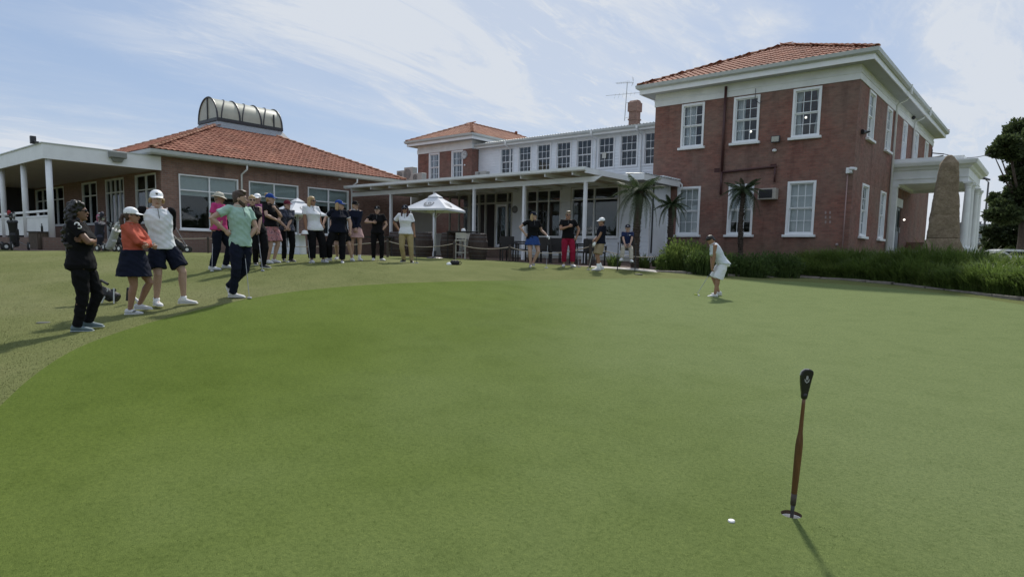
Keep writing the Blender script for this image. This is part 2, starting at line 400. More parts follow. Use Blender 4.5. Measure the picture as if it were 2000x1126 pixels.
HRING = [(HOLE[0]+HR*math.cos(a), HOLE[1]+HR*math.sin(a)) for a in [2*math.pi*i/28 for i in range(28)]]
pts, edges = [], []
def add_ring(r):
    k = len(pts); pts.extend(Vector(p) for p in r); edges.extend((k+i, k+(i+1) % len(r)) for i in range(len(r)))
def dense(r, step):
    o = []
    for i in range(len(r)):
        a, b = Vector(r[i]), Vector(r[(i+1) % len(r)]); k = max(1, int((b-a).length/step)); o += [tuple(a.lerp(b, j/k)) for j in range(k)]
    return o
for rr in (dense(GREEN, .35), dense(PAVE, .6), dense(SLAB, .4), HRING): add_ring(rr)
for i in range(-90, 60):
    for j in range(-24, 90):
        x, y = i*.62+rnd.uniform(-.18,.18), j*.62+rnd.uniform(-.18,.18)
        if math.hypot(x-HOLE[0], y-HOLE[1]) > .2: pts.append(Vector((x, y)))
for rad in (.11, .19):
    for i in range(14): pts.append(Vector((HOLE[0]+rad*math.cos(i*.4488+rad), HOLE[1]+rad*math.sin(i*.4488+rad))))
for rad, k in ((75,40),(110,40),(200,36),(500,32),(2500,32)):
    for i in range(k): pts.append(Vector((-8+rad*math.cos(2*math.pi*i/k), 16+rad*math.sin(2*math.pi*i/k))))
ov, oe, of, *_r = delaunay_2d_cdt(pts, edges, [], 0, 1e-5)
oz = [gz(v.x, v.y) for v in ov]
sets = {'putting_green': [], 'lawn': [], 'terrace_paving': [], 'concrete_path': []}
for f in of:
    cx = sum(ov[i].x for i in f)/len(f); cy = sum(ov[i].y for i in f)/len(f)
    if math.hypot(cx-HOLE[0], cy-HOLE[1]) < HR*.99: continue
    k = 'concrete_path' if inside((cx, cy), SLAB) else 'terrace_paving' if inside((cx, cy), PAVE) else 'putting_green' if inside((cx, cy), GREEN) else 'lawn'
    sets[k].append(tuple(f))
def sub_mesh(name, faces, m):
    idx = {}; vs = []; fs = []
    for f in faces:
        g = []
        for i in f:
            if i not in idx: idx[i] = len(vs); vs.append((ov[i].x, ov[i].y, oz[i]))
            g.append(idx[i])
        fs.append(g)
    me = bpy.data.meshes.new(name); me.from_pydata(vs, [], fs); me.materials.append(m)
    bm = bmesh.new(); bm.from_mesh(me); bmesh.ops.recalc_face_normals(bm, faces=bm.faces)
    if sum(f.normal.z for f in bm.faces) < 0: bmesh.ops.reverse_faces(bm, faces=bm.faces)
    bm.to_mesh(me); bm.free(); me.polygons.foreach_set('use_smooth', [True]*len(me.polygons))
    return tag(link(name, me), kind='structure')
sub_mesh('putting_green', sets['putting_green'], M_GREEN)
sub_mesh('lawn', sets['lawn'], M_LAWN)
sub_mesh('terrace_paving', sets['terrace_paving'], M_PAVE)
sub_mesh('concrete_path', sets['concrete_path'], M_CONC)

# ---------------------------------------------------------------- building kit
def shared(name, parent, me, loc): return link(name, me, parent, loc)
def sash(parent, frame, u0, u1, z0, z1, cols=3, rows=4, fw=.085, sill=True, drape=None, glass=None, proj=.035, m=None, head=False, sw=.04):
    glass = glass or M_GLASS; m = m or M_WHITE
    rl = root_of(parent).location
    f = MB(frame)
    f.box(u0, u0+fw, -proj, .16, z0, z1); f.box(u1-fw, u1, -proj, .16, z0, z1); f.box(u0+fw, u1-fw, -proj, .16, z1-fw, z1); f.box(u0+fw, u1-fw, -proj, .16, z0, z0+fw*.8)
    if head: f.box(u0-.04, u1+.04, -proj-.03, 0, z1-.02, z1+.06)
    a0, a1, b0, b1 = u0+fw, u1-fw, z0+fw*.8, z1-fw; zm = (b0+b1)/2
    for lo, hi, d in ((zm, b1, .035), (b0, zm, .08)):
        f.box(a0, a0+sw, d, d+.04, lo, hi); f.box(a1-sw, a1, d, d+.04, lo, hi); f.box(a0+sw, a1-sw, d, d+.04, hi-sw, hi); f.box(a0+sw, a1-sw, d, d+.04, lo, lo+sw)
    wo = f.build('sash_window', m, parent)
    r2 = rows//2; g = MB(frame); panes = []
    for lo, hi, d in ((zm+sw, b1-sw, .05), (b0+sw, zm-sw, .095)):
        cw = (a1-a0-2*sw)/cols; rh = (hi-lo)/r2
        for c in range(1, cols): g.box(a0+sw+c*cw-.011, a0+sw+c*cw+.011, d-.012, d+.016, lo, hi)
        for r in range(1, r2):
            for c in range(cols): g.box(a0+sw+c*cw+(.011 if c else 0), a0+sw+(c+1)*cw-(.011 if c < cols-1 else 0), d-.010, d+.014, lo+r*rh-.011, lo+r*rh+.011)
        for c in range(cols):
            for r in range(r2): panes.append((a0+sw+(c+.5)*cw, d, lo+(r+.5)*rh, cw-.02, rh-.02))
    g.build('glazing_bars', m, wo)
    pm = None
    for (u, d, z, pw, ph) in panes:
        if pm is None:
            q = MB(frame); q.box(-pw/2, pw/2, -.003, .003, -ph/2, ph/2)
            o0 = Vector(frame(0,0,0)); pm = bpy.data.meshes.new('pane'); pm.from_pydata([tuple(Vector(v)-o0) for v in q.v], [], q.f); pm.materials.append(glass)
        shared('pane', wo, pm, Vector(frame(u, d, z))-rl)
    if sill: MB(frame).box(u0-.09, u1+.09, -.13, .02, z0-.10, z0-.002).build('window_sill', m, wo, bevel=.008)
    if drape: hang(wo, frame, a0, a1, b0, b1, drape)
    return wo
def hang(wo, frame, a0, a1, b0, b1, kind):
    if kind == 'blind':
        MB(frame).box(a0, a1, .20, .206, b0+.02, b1).build('roller_blind', M_BLIND, wo); return
    if kind == 'half':
        MB(frame).box(a0, a1, .20, .206, b0+.27*(b1-b0), b1).build('roller_blind', M_BLIND, wo); return
    spans = {'left': [(0,.36)], 'pair': [(0,.28),(.80,1)], 'leftwide': [(0,.55)], 'slips': [(.0,.30)]}[kind]
    for s0, s1 in spans:
        n = 26; q = MB(frame); vs = []
        for i in range(n+1):
            for j in range(7):
                t = i/n; v = j/6; pinch = 1-.35*math.sin(math.pi*min(1, (1-v)*1.25))*(1 if kind == 'pair' else .15)
                if s0 > .5: u = a1-(a1-a0)*(1-s0)*(1-t)*pinch
                else: u = a0+(a1-a0)*(s1-s0)*t*pinch
                vs.append((u, .24+.025*math.sin(t*26+v), b0+(b1-b0)*v))
        q.poly(vs, [(i*7+j, (i+1)*7+j, (i+1)*7+j+1, i*7+j+1) for i in range(n) for j in range(6)])
        q.build('curtain', M_CURTAIN, wo, smooth=True)
def picture(parent, frame, u0, u1, z0, z1, vs=(), hs=(), fw=.06, glass=None, m=None, name='window', drape=None, sillh=.06):
    """fixed window: frame, mullions at vs, transoms at hs, one pane per light"""
    m = m or M_WHITE; glass = glass or M_GLASS2
    f = MB(frame); f.box(u0, u0+fw, -.02, .12, z0, z1); f.box(u1-fw, u1, -.02, .12, z0, z1); f.box(u0+fw, u1-fw, -.02, .12, z1-fw, z1); f.box(u0+fw, u1-fw, -.02, .12, z0, z0+fw)
    xs = [u0+fw]+list(vs)+[u1-fw]; zs = [z0+fw]+list(hs)+[z1-fw]
    for v in vs: f.box(v-.028, v+.028, -.005, .10, z0+fw, z1-fw)
    for h in hs:
        for a, b in zip(xs, xs[1:]): f.box(a+(.028 if a != xs[0] else 0), b-(.028 if b != xs[-1] else 0), -.003, .098, h-.025, h+.025)
    wo = f.build(name, m, parent)
    for a, b in zip(xs, xs[1:]):
        for c, d in zip(zs, zs[1:]): MB(frame).box(a+.02, b-.02, .045, .052, c+.02, d-.02).build('pane', glass, wo)
    if sillh: MB(frame).box(u0-.05, u1+.05, -.10, .02, z0-sillh, z0-.002).build('window_sill', m, wo)
    return wo
def ring(mb, x0, x1, y0, y1, prof):
    """mitred moulding round a rectangle: profile of (outward, z)"""
    k = len(mb.v); n = len(prof)
    for sx, sy, X, Y in ((-1,-1,x0,y0),(1,-1,x1,y0),(1,1,x1,y1),(-1,1,x0,y1)):
        for o, z in prof: mb.v.append((X+sx*o, Y+sy*o, z))
    for c in range(4):
        for i in range(n):
            mb.f.append((k+c*n+i, k+((c+1)%4)*n+i, k+((c+1)%4)*n+(i+1)%n, k+c*n+(i+1)%n))
    return mb
# one roof tile: rolled profile, lower end lifted over the course beneath
def tile_mesh(name, m, wdt=.235, ln=.37):
    prof = [(0,.0),(.03,.022),(.065,.034),(.10,.022),(.13,.004),(.18,.002),(.225,.010),(.24,.0)]
    vs = []; fs = []; n = len(prof)
    for x, z in prof: vs.append((x/.24*wdt, 0, z+.030))
    for x, z in prof: vs.append((x/.24*wdt, ln, z+.002))
    for x, z in prof: vs.append((x/.24*wdt, .004, z+.006))
    for i in range(n-1): fs += [(i, i+1, n+i+1, n+i), (2*n+i, 2*n+i+1, i+1, i)]
    me = bpy.data.meshes.new(name); me.from_pydata(vs, [], fs); me.materials.append(m); return me
def cap_mesh(name, m, ln=.43, r0=.125, r1=.10):
    vs = []; fs = []; k = 7
    for y, r, dz in ((0, r0, .022), (ln, r1, 0)):
        for i in range(k):
            a = math.pi*i/(k-1); vs.append((-r*math.cos(a), y, r*.62*math.sin(a)+dz-.02))
    for i in range(k): vs.append((vs[i][0]*.82, .01, (vs[i][2]-.01)*.72))
    for i in range(k-1): fs += [(i, i+1, k+i+1, k+i), (2*k+i, 2*k+i+1, i+1, i)]
    me = bpy.data.meshes.new(name); me.from_pydata(vs, [], fs); me.materials.append(m)
    me.polygons.foreach_set('use_smooth', [True]*len(me.polygons)); return me
def hip_roof(parent, x0, x1, y0, y1, ze, pitch, m_tile, run_max=None, limit=300, faces='FRLB', n_parts=True, capm=None, trim=None):
    rl = parent.location
    half = min(x1-x0, y1-y0)/2; run = min(half, run_max or half); zt = ze+run*math.tan(pitch)
    A = [Vector((x0,y0,ze)), Vector((x1,y0,ze)), Vector((x1,y1,ze)), Vector((x0,y1,ze))]
    T = [Vector((x0+run,y0+run,zt)), Vector((x1-run,y0+run,zt)), Vector((x1-run,y1-run,zt)), Vector((x0+run,y1-run,zt))]
    mb = MB(); mb.poly([tuple(p) for p in A+T], [(0,1,5,4),(1,2,6,5),(2,3,7,6),(3,0,4,7),(4,5,6,7)])
    roof = mb.build('roof', m_tile, parent)
    me = tile_mesh('tile', m_tile); spots = []
    cp, sp = math.cos(pitch), math.sin(pitch)
    dirs = {'F': (A[0], Vector((1,0,0)), Vector((0,1,0)), x1-x0), 'R': (A[1], Vector((0,1,0)), Vector((-1,0,0)), y1-y0),
            'L': (A[3], Vector((0,-1,0)), Vector((1,0,0)), y1-y0), 'B': (A[2], Vector((-1,0,0)), Vector((0,-1,0)), x1-x0)}
    for k in faces:
        O, ux, inn, Ln = dirs[k]; up = inn*cp+Vector((0,0,sp)); nz = ux.cross(up)
        rows = int(run/cp/.335)+1
        for r in range(rows):
            s = r*.335-.03; rn = max(0, s*cp)
            a, b = rn-.02, Ln-rn+.02; c = math.floor((a)/.235)
            while c*.235 < b-.06:
                u = c*.235
                if u > a-.14 and u+.235 < b+.14:
                    p = O+ux*u+up*s+nz*.012
                    if (s+.1)*cp < run+.05: spots.append((p, ux, up, nz))
                c += 1
    spots.sort(key=lambda q: (q[0]).length)
    keep = spots[:limit] if n_parts else []
    for p, ux, up, nz in keep:
        o = link('tile', me, roof); jit = rnd.uniform(-.006,.006)
        mt = Matrix((ux, up, nz)).transposed().to_4x4(); mt.translation = p-rl+nz*(rnd.uniform(0,.004))+up*jit; o.matrix_local = mt
    rest = spots[len(keep):]
    if rest:
        bv = np.array([v.co[:] for v in me.vertices]); bf = [tuple(q.vertices) for q in me.polygons]; V = []; Fc = []
        for i, (p, ux, up, nz) in enumerate(rest):
            Mx = np.array([ux[:], up[:], nz[:]]); V.append(bv@Mx+np.array((p-rl+up*rnd.uniform(-.006,.006)+nz*rnd.uniform(0,.004))[:])); Fc += [tuple(a+i*len(bv) for a in f) for f in bf]
        m2 = bpy.data.meshes.new('roof_tiling'); m2.from_pydata(np.concatenate(V).tolist(), [], Fc); m2.materials.append(m_tile)
        tag(link('roof_tiling', m2, roof), kind='stuff')
    cm = cap_mesh('ridge_tile', capm or M_RIDGE)
    def caps(a, b):
        d = (b-a).normalized(); n = int((b-a).length/.385); side = d.cross(Vector((0,0,1))).normalized(); up = side.cross(d)
        for i in range(n+1):
            o = link('ridge_tile', cm, roof); mt = Matrix((side, d, up)).transposed().to_4x4()
            mt.translation = a+d*(i*.385)+up*.055-rl; o.matrix_local = mt
    for i in range(4): caps(A[i], T[i])
    if run >= half-.01:
        if (T[2]-T[1]).length > .3: caps(T[1]+Vector((0,.1,0)), T[2])
        elif (T[1]-T[0]).length > .3: caps(T[0], T[1])
    return roof

# ================================================================ two storey brick building
XA, XB, YA, YB = -14.37, -6.11, 27.0, 45.0
B1 = thing('brick_clubhouse', ((XA+XB)/2, YA, -.35), 'two storey dark red brick clubhouse with white sash windows and hipped terracotta tile roof', 'building')
fr, sd = F_front(YA), F_side(XB)
up_w = [(-13.09,-12.05),(-10.79,-9.72),(-8.44,-7.40)]; lo_w = [(-13.12,-12.05),(-10.82,-9.76),(-8.44,-7.38)]
op = [(a, b, 4.68, 6.52) for a, b in up_w]+[(a, b, .93, 3.0) for a, b in lo_w]
wall_mesh(fr, XA, XB, -.6, 6.57, op).build('front_wall', M_BRICK_R, B1)
s_up = [(28.58,29.66),(31.98,33.06),(35.72,36.75),(38.95,40.0),(42.25,43.35)]; s_lo = [(28.50,29.62),(31.95,33.03)]
ops = [(a, b, 4.72, 6.52) for a, b in s_up]+[(a, b, .93, 2.97) for a, b in s_lo]+[(35.6,37.0,.45,2.95)]
wall_mesh(sd, YA+.28, YB, -.6, 6.57, ops).build('side_wall', M_BRICK_R, B1)
MB().box(XA, XB-.28, YB-.28, YB, -.6, 6.57).build('back_wall', M_BRICK_R, B1)
MB().box(XA, XA+.28, YA+.28, YB-.28, -.6, 6.57).build('party_wall', M_BRICK_R, B1)
MB().box(XA+.28, XB-.28, YA+.28, YB-.28, 3.55, 3.75).box(XA+.28, XB-.28, YA+.28, YB-.28, .35, .45).box(XA+.28, XB-.28, 31, 31.1, .45, 3.55).box(XA+.28, XB-.28, 31, 31.1, 3.75, 6.5).build('interior_floor', M_ROOM, B1)
fz = MB(); ring(fz, XA, XB, YA, YB, [(-.2,6.57),(.035,6.57),(.035,6.80),(.06,6.80),(.06,6.83),(.02,6.83),(.02,7.1),(-.2,7.1)]); fz.build('frieze', M_WHITE2, B1)
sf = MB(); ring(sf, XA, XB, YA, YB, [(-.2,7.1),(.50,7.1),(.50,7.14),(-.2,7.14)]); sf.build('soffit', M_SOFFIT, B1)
fa = MB(); ring(fa, XA, XB, YA, YB, [(.50,7.08),(.54,7.08),(.54,7.33),(.50,7.33)]); fa.build('fascia', M_WHITE, B1)
gt = MB(); ring(gt, XA, XB, YA, YB, [(.545,7.30),(.60,7.28),(.67,7.33),(.69,7.46),(.66,7.46),(.64,7.36),(.56,7.34),(.545,7.47)]); gt.build('gutter', M_GUTTER, B1)
hip_roof(B1, XA-.60, XB+.60, YA-.60, YB+.60, 7.44, R(23.5), M_TILE, n_parts=False, faces='FRL')
for i, (a, b) in enumerate(up_w): sash(B1, fr, a, b, 4.68, 6.52, drape=('leftwide','left','pair')[i])
for i, (a, b) in enumerate(lo_w): sash(B1, fr, a, b, .93, 3.0, drape=('blind','half','blind')[i], head=False)
for a, b in s_up: sash(B1, sd, a, b, 4.72, 6.52)
for a, b in s_lo: sash(B1, sd, a, b, .93, 2.97)
# vent bricks, patch marks, downpipes
for px_, py_ in ((1400.5,332.5),(1510.5,324.5)):
    p = on_y(px_, py_, YA); MB(fr).box(p.x-.12, p.x+.12, -.006, .01, p.z-.09, p.z+.09).build('air_brick', mat('vent_clay', (.075,.03,.028), .8, .1, 20), B1)
for dx in (0, .22):
    for k in range(3):
        p = on_y(1612.5+dx*40, 415+k*9.2, YA); MB(fr).box(p.x-.03, p.x+.03, -.004, .01, p.z-.05, p.z+.05).build('paint_patch', mat('patch_filler', (.32,.26,.25), .9, .2, 20), B1)
MB().tube([(-11.14,26.98-.07,7.0),(-11.14,26.93,3.55)], .055, 10).tube([(-11.16,26.93,3.52),(-8.9,26.93,3.62)], .045, 8).tube([(-8.95,26.93,3.6),(-8.95,26.93,3.0)], .04, 8).tube([(-11.14,26.93,3.55),(-11.14,26.93,2.6)], .05, 8).build('maroon_downpipe', M_PIPE, B1, smooth=True)
for yy, zt, zb in ((33.63,6.95,-.3),(38.3,6.95,4.4)):
    MB().tube([(XB+.5,yy,7.25),(XB+.42,yy,7.02),(XB+.07,yy,6.85),(XB+.07,yy,zb)], .05, 8).build('side_downpipe', M_WHITE2, B1, smooth=True)
for yy in (32.9, 38.3): MB().box(XB+.66, XB+.72, yy, yy+.12, 7.1, 7.5).build('gutter_bracket', M_WHITE2, B1)
MB().tube([(-9.9,26.9,6.75),(-9.9,26.9,6.3),(-9.72,26.93,6.15),(-9.62,26.93,6.22)], .012, 6).build('hanging_cable', M_DARKMETAL, B1)

M_LAMP = bpy.data.materials.new('lit_lamp'); M_LAMP.use_nodes = True; _b = M_LAMP.node_tree.nodes['Principled BSDF']; _b.inputs['Emission Color'].default_value = (1,.93,.8,1); _b.inputs['Emission Strength'].default_value = 2.0
def lamp(p, r=.045, par=B1): return MB().lathe((p.x,p.y,p.z-r), [(r*.3,0),(r,.6*r),(r,1.3*r),(r*.4,2*r)], 12).build('ceiling_lamp', M_LAMP, par, smooth=True)
lamp(on_y(1466.5,257,29.6)); lamp(on_y(1574,229.5,29.6)); lamp(on_y(1748,423,35.0), .04); lamp(on_y(1766,429,35.8), .045)
# portico on the building's side
PX, PY0, PY1 = -3.12, 34.0, 39.2
PO = B1
pc = MB()
pr = [(-.3,3.42),(.0,3.42),(.0,3.62),(.03,3.62),(.03,3.66),(.0,3.66),(.0,3.98),(.08,4.02),(.12,4.10),(.26,4.16),(.30,4.28),(.30,4.34),(-.3,4.40)]
k0 = len(pc.v)
ring(pc, XB-.15, PX-.12, PY0+.12, PY1, pr); pc.box(XB+.02, PX-.2, PY0+.2, PY1, 4.30, 4.36).box(XB+.02, PX-.15, PY0+.15, PY1-.05, 3.55, 3.60)
pc.build('portico_entablature', M_WHITE2, B1)
MB().box(XB, PX-.35, PY0+.3, PY1-.2, 4.36, 4.56).build('portico_parapet', M_WHITE2, B1)
MB().box(XB+.02, PX-.02, PY0+.05, PY1, -.5, .45).build('portico_base', M_CONC, B1)
def column(x, y, r=.14, z0=.45, z1=3.42, nm='column'):
    mb = MB(); mb.box(x-r*1.35, x+r*1.35, y-r*1.35, y+r*1.35, z0, z0+.12); mb.lathe((x,y,z0+.12), [(r*1.25,0),(r*1.25,.06),(r*1.05,.10),(r,.14),(r*.98,1.2),(r*.84,z1-z0-.42),(r*.95,z1-z0-.38),(r*.86,z1-z0-.36),(r*1.15,z1-z0-.24),(r*1.2,z1-z0-.20)], 22)
    mb.box(x-r*1.3, x+r*1.3, y-r*1.3, y+r*1.3, z1-.08, z1); return mb.build(nm, M_WHITE2, B1, smooth=False)
for yy in (34.2, 35.4, 37.6, 38.9): column(PX-.10, yy)
MB().box(XB, XB+.26, 34.02, 34.28, .45, 3.42).box(XB-.02, XB+.30, 33.99, 34.31, 3.28, 3.40).build('pilaster', M_WHITE2, B1)
# entrance doors under the portico
for y0 in (35.6, 36.3): 
    d_ = MB(sd).box(y0+.02, y0+.68, .05, .10, .45, 2.55).build('door', mat('door_grey_paint', (.22,.25,.27), .5, .05, 3), B1)
    MB(sd).box(y0+.12, y0+.58, .03, .05, 1.4, 2.4).build('door_glass', M_GLASS, d_)
    MB(sd).tube([(y0+.6,.0,1.35),(y0+.6,.0,1.6)], .015, 6).build('door_handle', M_GUTTER, d_)
MB(sd).box(35.5, 37.1, -.03, .02, 2.55, 2.95).build('door_head', M_WHITE2, B1)
MB().box(XB+.02, PX-.3, PY1-.28, PY1-.02, .45, .95).build('portico_wall', M_BRICK_R, B1)

# ================================================================ two storey brick wing further back (clock)
TA, TB, TY, TYB = -34.56, -29.45, 31.0, 41.0
B2 = thing('brick_wing', ((TA+TB)/2, TY, -.35), 'smaller brick wing with hipped tile roof behind the left end of the pergola', 'building')
ft = F_front(TY)
tw = [(-33.42,-32.40),(-31.25,-30.22)]
wall_mesh(ft, TA, TB, -.3, 6.58, [(a, b, 4.68, 6.55) for a, b in tw]).build('front_wall', M_BRICK_R, B2)
MB().box(TB-.28, TB, TY+.28, TYB, -.3, 6.58).box(TA, TA+.28, TY+.28, TYB, -.3, 6.58).box(TA+.28, TB-.28, TYB-.28, TYB, -.3, 6.58).build('side_wall', M_BRICK_R, B2)
MB().box(TA+.28, TB-.28, TY+.28, TYB-.28, 3.5, 3.7).box(TA+.28, TB-.28, 34, 34.1, 3.7, 6.5).build('interior_floor', M_ROOM, B2)
fz = MB(); ring(fz, TA, TB, TY, TYB, [(-.2,6.58),(.035,6.58),(.035,6.80),(.06,6.80),(.06,6.83),(.02,6.83),(.02,7.1),(-.2,7.1)]); fz.build('frieze', M_WHITE2, B2)
sf = MB(); ring(sf, TA, TB, TY, TYB, [(-.2,7.1),(.50,7.1),(.50,7.14),(-.2,7.14)]); sf.build('soffit', M_SOFFIT, B2)
fa = MB(); ring(fa, TA, TB, TY, TYB, [(.50,7.08),(.54,7.08),(.54,7.30),(.50,7.30)]); fa.build('fascia', M_WHITE, B2)
gt = MB(); ring(gt, TA, TB, TY, TYB, [(.545,7.27),(.60,7.25),(.67,7.30),(.69,7.42),(.66,7.42),(.64,7.33),(.56,7.31),(.545,7.42)]); gt.build('gutter', M_GUTTER, B2)
hip_roof(B2, TA-.60, TB+.60, TY-.60, TYB+.6, 7.40, R(23.5), M_TILE_OLD, n_parts=False, faces='FR')
for a, b in tw: sash(B2, ft, a, b, 4.68, 6.55, drape='slips')
ck = thing('wall_clock', (on_y(907,302.5,TY).x, TY-.05, on_y(907,302.5,TY).z), 'round white wall clock high on the brick wall beside the weatherboards', 'clock')
cx, cz = ck.location.x, ck.location.z
mb = MB(); r = .27
mb.poly([(cx+r*math.cos(i*.2618), TY-.06, cz+r*math.sin(i*.2618)) for i in range(24)]+[(cx+r*math.cos(i*.2618), TY-.002, cz+r*math.sin(i*.2618)) for i in range(24)],
        [tuple(range(24))]+[(i,(i+1)%24,(i+1)%24+24,i+24) for i in range(24)]); mb.build('face', mat('clock_face', (.55,.57,.58), .5, .04), ck)
mb = MB(); n = 24
for i in range(n):
    a, b = 2*math.pi*i/n, 2*math.pi*(i+1)/n
    for (r0, r1) in ((r*.86, r*1.0),):
        mb.poly([(cx+q*math.cos(t), TY-.075+h, cz+q*math.sin(t)) for t in (a, b) for q in (r0, r1) for h in (0, .03)], [(0,2,6,4),(1,3,7,5),(0,1,5,4),(2,3,7,6)])
mb.build('rim', mat('clock_rim', (.38,.40,.42), .5), ck)
mb = MB()
for a, ln, wd in ((math.radians(60), .15, .014), (math.radians(-12), .20, .010)):
    dx, dz = math.cos(a), math.sin(a); mb.poly([(cx-dz*wd, TY-.08, cz+dx*wd), (cx+dz*wd, TY-.08, cz-dx*wd), (cx+dx*ln+dz*wd, TY-.08, cz+dz*ln-dx*wd), (cx+dx*ln-dz*wd, TY-.08, cz+dz*ln+dx*wd)], [(0,1,2,3)])
for k in range(12):
    a = k*math.pi/6; mb.box(cx+.205*math.cos(a)-.01, cx+.205*math.cos(a)+.01, TY-.066, TY-.06, cz+.205*math.sin(a)-.014, cz+.205*math.sin(a)+.014)
mb.build('hands', M_DARKMETAL, ck)
p = on_y(908.5,322.5,TY); tag(MB().lathe((p.x,TY-.05,p.z-.05), [(.03,0),(.06,.02),(.06,.08),(.03,.1)], 12).build('alarm_box', M_WHITE2), 'small white alarm bell under the wall clock', 'alarm')

# ================================================================ white weatherboard wing
WY, WL = 31.68, 25.05
B3 = thing('weatherboard_wing', (-22, WL, -.25), 'long white weatherboard wing with a row of sash windows over the glazed ground floor', 'building')
fw_ = F_front(WY)
def wx(px_, py_): return on_y(px_, py_, WY).x
# upper windows from the photo, left to right
uw = []
for l_, r_ in ((980,1001),(1015,1036),(1051,1073.5),(1089,1113),(1128.5,1153.8),(1171,1197),(1214,1242),(1260.5,1288)):
    uw.append((wx(l_, 300)-.075, wx(r_, 300)+.075))
UZ0, UZ1 = 4.80, 6.47
wall_mesh(fw_, TB+.002, XA+.3, 3.3, 6.62, [(a, b, UZ0, UZ1) for a, b in uw], th=.12).build('upper_wall', M_BOARD, B3)
z = 3.42; edges_w = sorted(uw)
bmesh_cache = {}
while z < 6.6:
    z1 = min(z+.165, 6.62); segs = []
    if z1 > UZ0-.02 and z < UZ1+.02:
        x = TB+.01
        for a, b in edges_w: segs.append((x, a-.06)); x = b+.06
        segs.append((x, XA+.3))
    else: segs = [(TB+.01, XA+.3)]
    for a, b in segs:
        if b-a < .05: continue
        MB(fw_).prism([(-.002,z),(-.030,z),(-.034,z+.006),(-.010,z1+.012),(-.002,z1+.012)], a, b).build('weatherboard', M_BOARD, B3)
    z += .165
for i, (a, b) in enumerate(uw): sash(B3, fw_, a, b, UZ0, UZ1, fw=.035, sill=False, proj=.045, sw=.03)
for a, b in uw: MB(fw_).box(a-.055, b+.055, -.06, -.036, UZ0-.07, UZ0).box(a-.055, a-.002, -.05, -.036, UZ0, UZ1+.05).box(b+.002, b+.055, -.05, -.036, UZ0, UZ1+.05).build('window_architrave', M_WHITE, B3)
sgn = on_y(1179.5,303,WY); tag(MB(fw_).box(sgn.x-.13, sgn.x+.13, .02, .03, sgn.z-.16, sgn.z+.16).build('paper_notice', mat('notice_paper', (.6,.6,.55), .8, .1, 30), None), 'square paper notice stuck inside an upper weatherboard window', 'notice')
MB(fw_).box(TB+.01, XA+.3, -.40, .15, 6.62, 6.66).build('eave_lining', M_WHITE2, B3)
MB(fw_).box(TB-.5, XA, -.43, -.40, 6.58, 6.74).build('fascia', M_WHITE2, B3)
MB(fw_).prism([(-.43,6.70),(-.50,6.69),(-.54,6.74),(-.55,6.84),(-.53,6.84),(-.51,6.75),(-.44,6.73)], TB-.62, XA).build('gutter', M_GUTTER, B3)
# corrugated roof
mb = MB(); n = int((XA-TB+.6)/.038); vs = []
for i in range(n+1):
    x = TB-.6+i*.038; h = .03*math.sin(i*math.pi/2.5)
    vs += [(x, WY-.47, 6.86+h), (x, WY+7.5, 7.35+h)]
mb.poly(vs, [(2*i, 2*i+2, 2*i+3, 2*i+1) for i in range(n)]); mb.build('roof', M_CORR, B3, smooth=True)
MB().box(TB+.02, XA-.02, WY+7.4, WY+7.6, 3.3, 7.3).build('back_wall', M_BOARD, B3)
MB().box(TB+.02, XA-.02, WY+.12, WY+7.4, 4.0, 4.1).box(TB+.02, XA-.02, WY+3.0, WY+3.1, 4.1, 6.6).build('interior_floor', M_ROOM, B3)
for px_ in (997.5, 1163, 1251): 
    x = wx(px_ , 310); mb = MB(fw_).tube([(x+.0,-.49,6.70),(x,-.49,6.55),(x+.05,-.09,6.35),(x+.05,-.09,3.5)], .035, 8); mb.box(x-.06, x+.06, -.57, -.42, 6.62, 6.80); mb.build('downpipe', M_WHITE2, B3)
# ground floor: flat roof, walls, glazing
fl = F_front(WL); PAVX = -28.5; SX = -13.45
MB().box(PAVX, SX+.02, WL-.02, WY-.01, 3.28, 3.40).build('flat_roof', M_ZINC, B3)
W1 = (-17.42,-14.92,.76,2.98); W2 = (-20.10,-18.02,.76,2.98); DR = (-23.90,-20.97,.24,2.98); W3 = (-26.6,-23.95,.90,2.98)
wall_mesh(fl, PAVX+.02, SX, -.35, 3.28, [W1, W2, DR, W3], th=.18).build('ground_floor_wall', M_CREAM, B3)
# the front is clad in boards; painted white at the right end, cream by the door
z = -.1
while z < 3.2:
    z1 = z+.165; x = -20.97; row = []
    if z1 > .76 and z < 2.98: row = [(W1[1]+.06, SX), (-18.0, W1[0]-.06), (-20.95, W2[0]-.06)]
    else: row = [(-18.0, SX), (-20.95, -18.0)]
    for a, b in row: MB(fl).prism([(-.002,z),(-.022,z),(-.026,z+.006),(-.008,z1+.01),(-.002,z1+.01)], a, b).build('weatherboard', M_BOARD, B3)
    z += .165
picture(B3, fl, *W1, vs=(-16.2,), hs=(2.45,)); picture(B3, fl, *W2, vs=(-19.45,-18.75), hs=(2.45,)); picture(B3, fl, *W3, vs=(-25.4,-24.7), hs=(2.30,), m=M_CREAM)
mb = MB(fl)
for x in (-23.86,-23.25,-22.80,-22.10,-21.30,-21.02): mb.box(x-.04, x+.04, 0, .12, .24, 2.98)
mb.box(-23.90,-20.97, -.002, .118, 2.42, 2.50).box(-23.90,-20.97, -.002, .118, 2.92, 2.98).build('door_frame', M_CREAM, B3)
for a, b, c, d in ((-23.82,-22.14,2.50,2.92),(-22.06,-21.06,2.50,2.92),(-23.82,-23.29,.3,2.42),(-21.26,-21.06,.3,2.42)): MB(fl).box(a, b, .05, .056, c, d).build('side_light', M_GLASS2, B3)
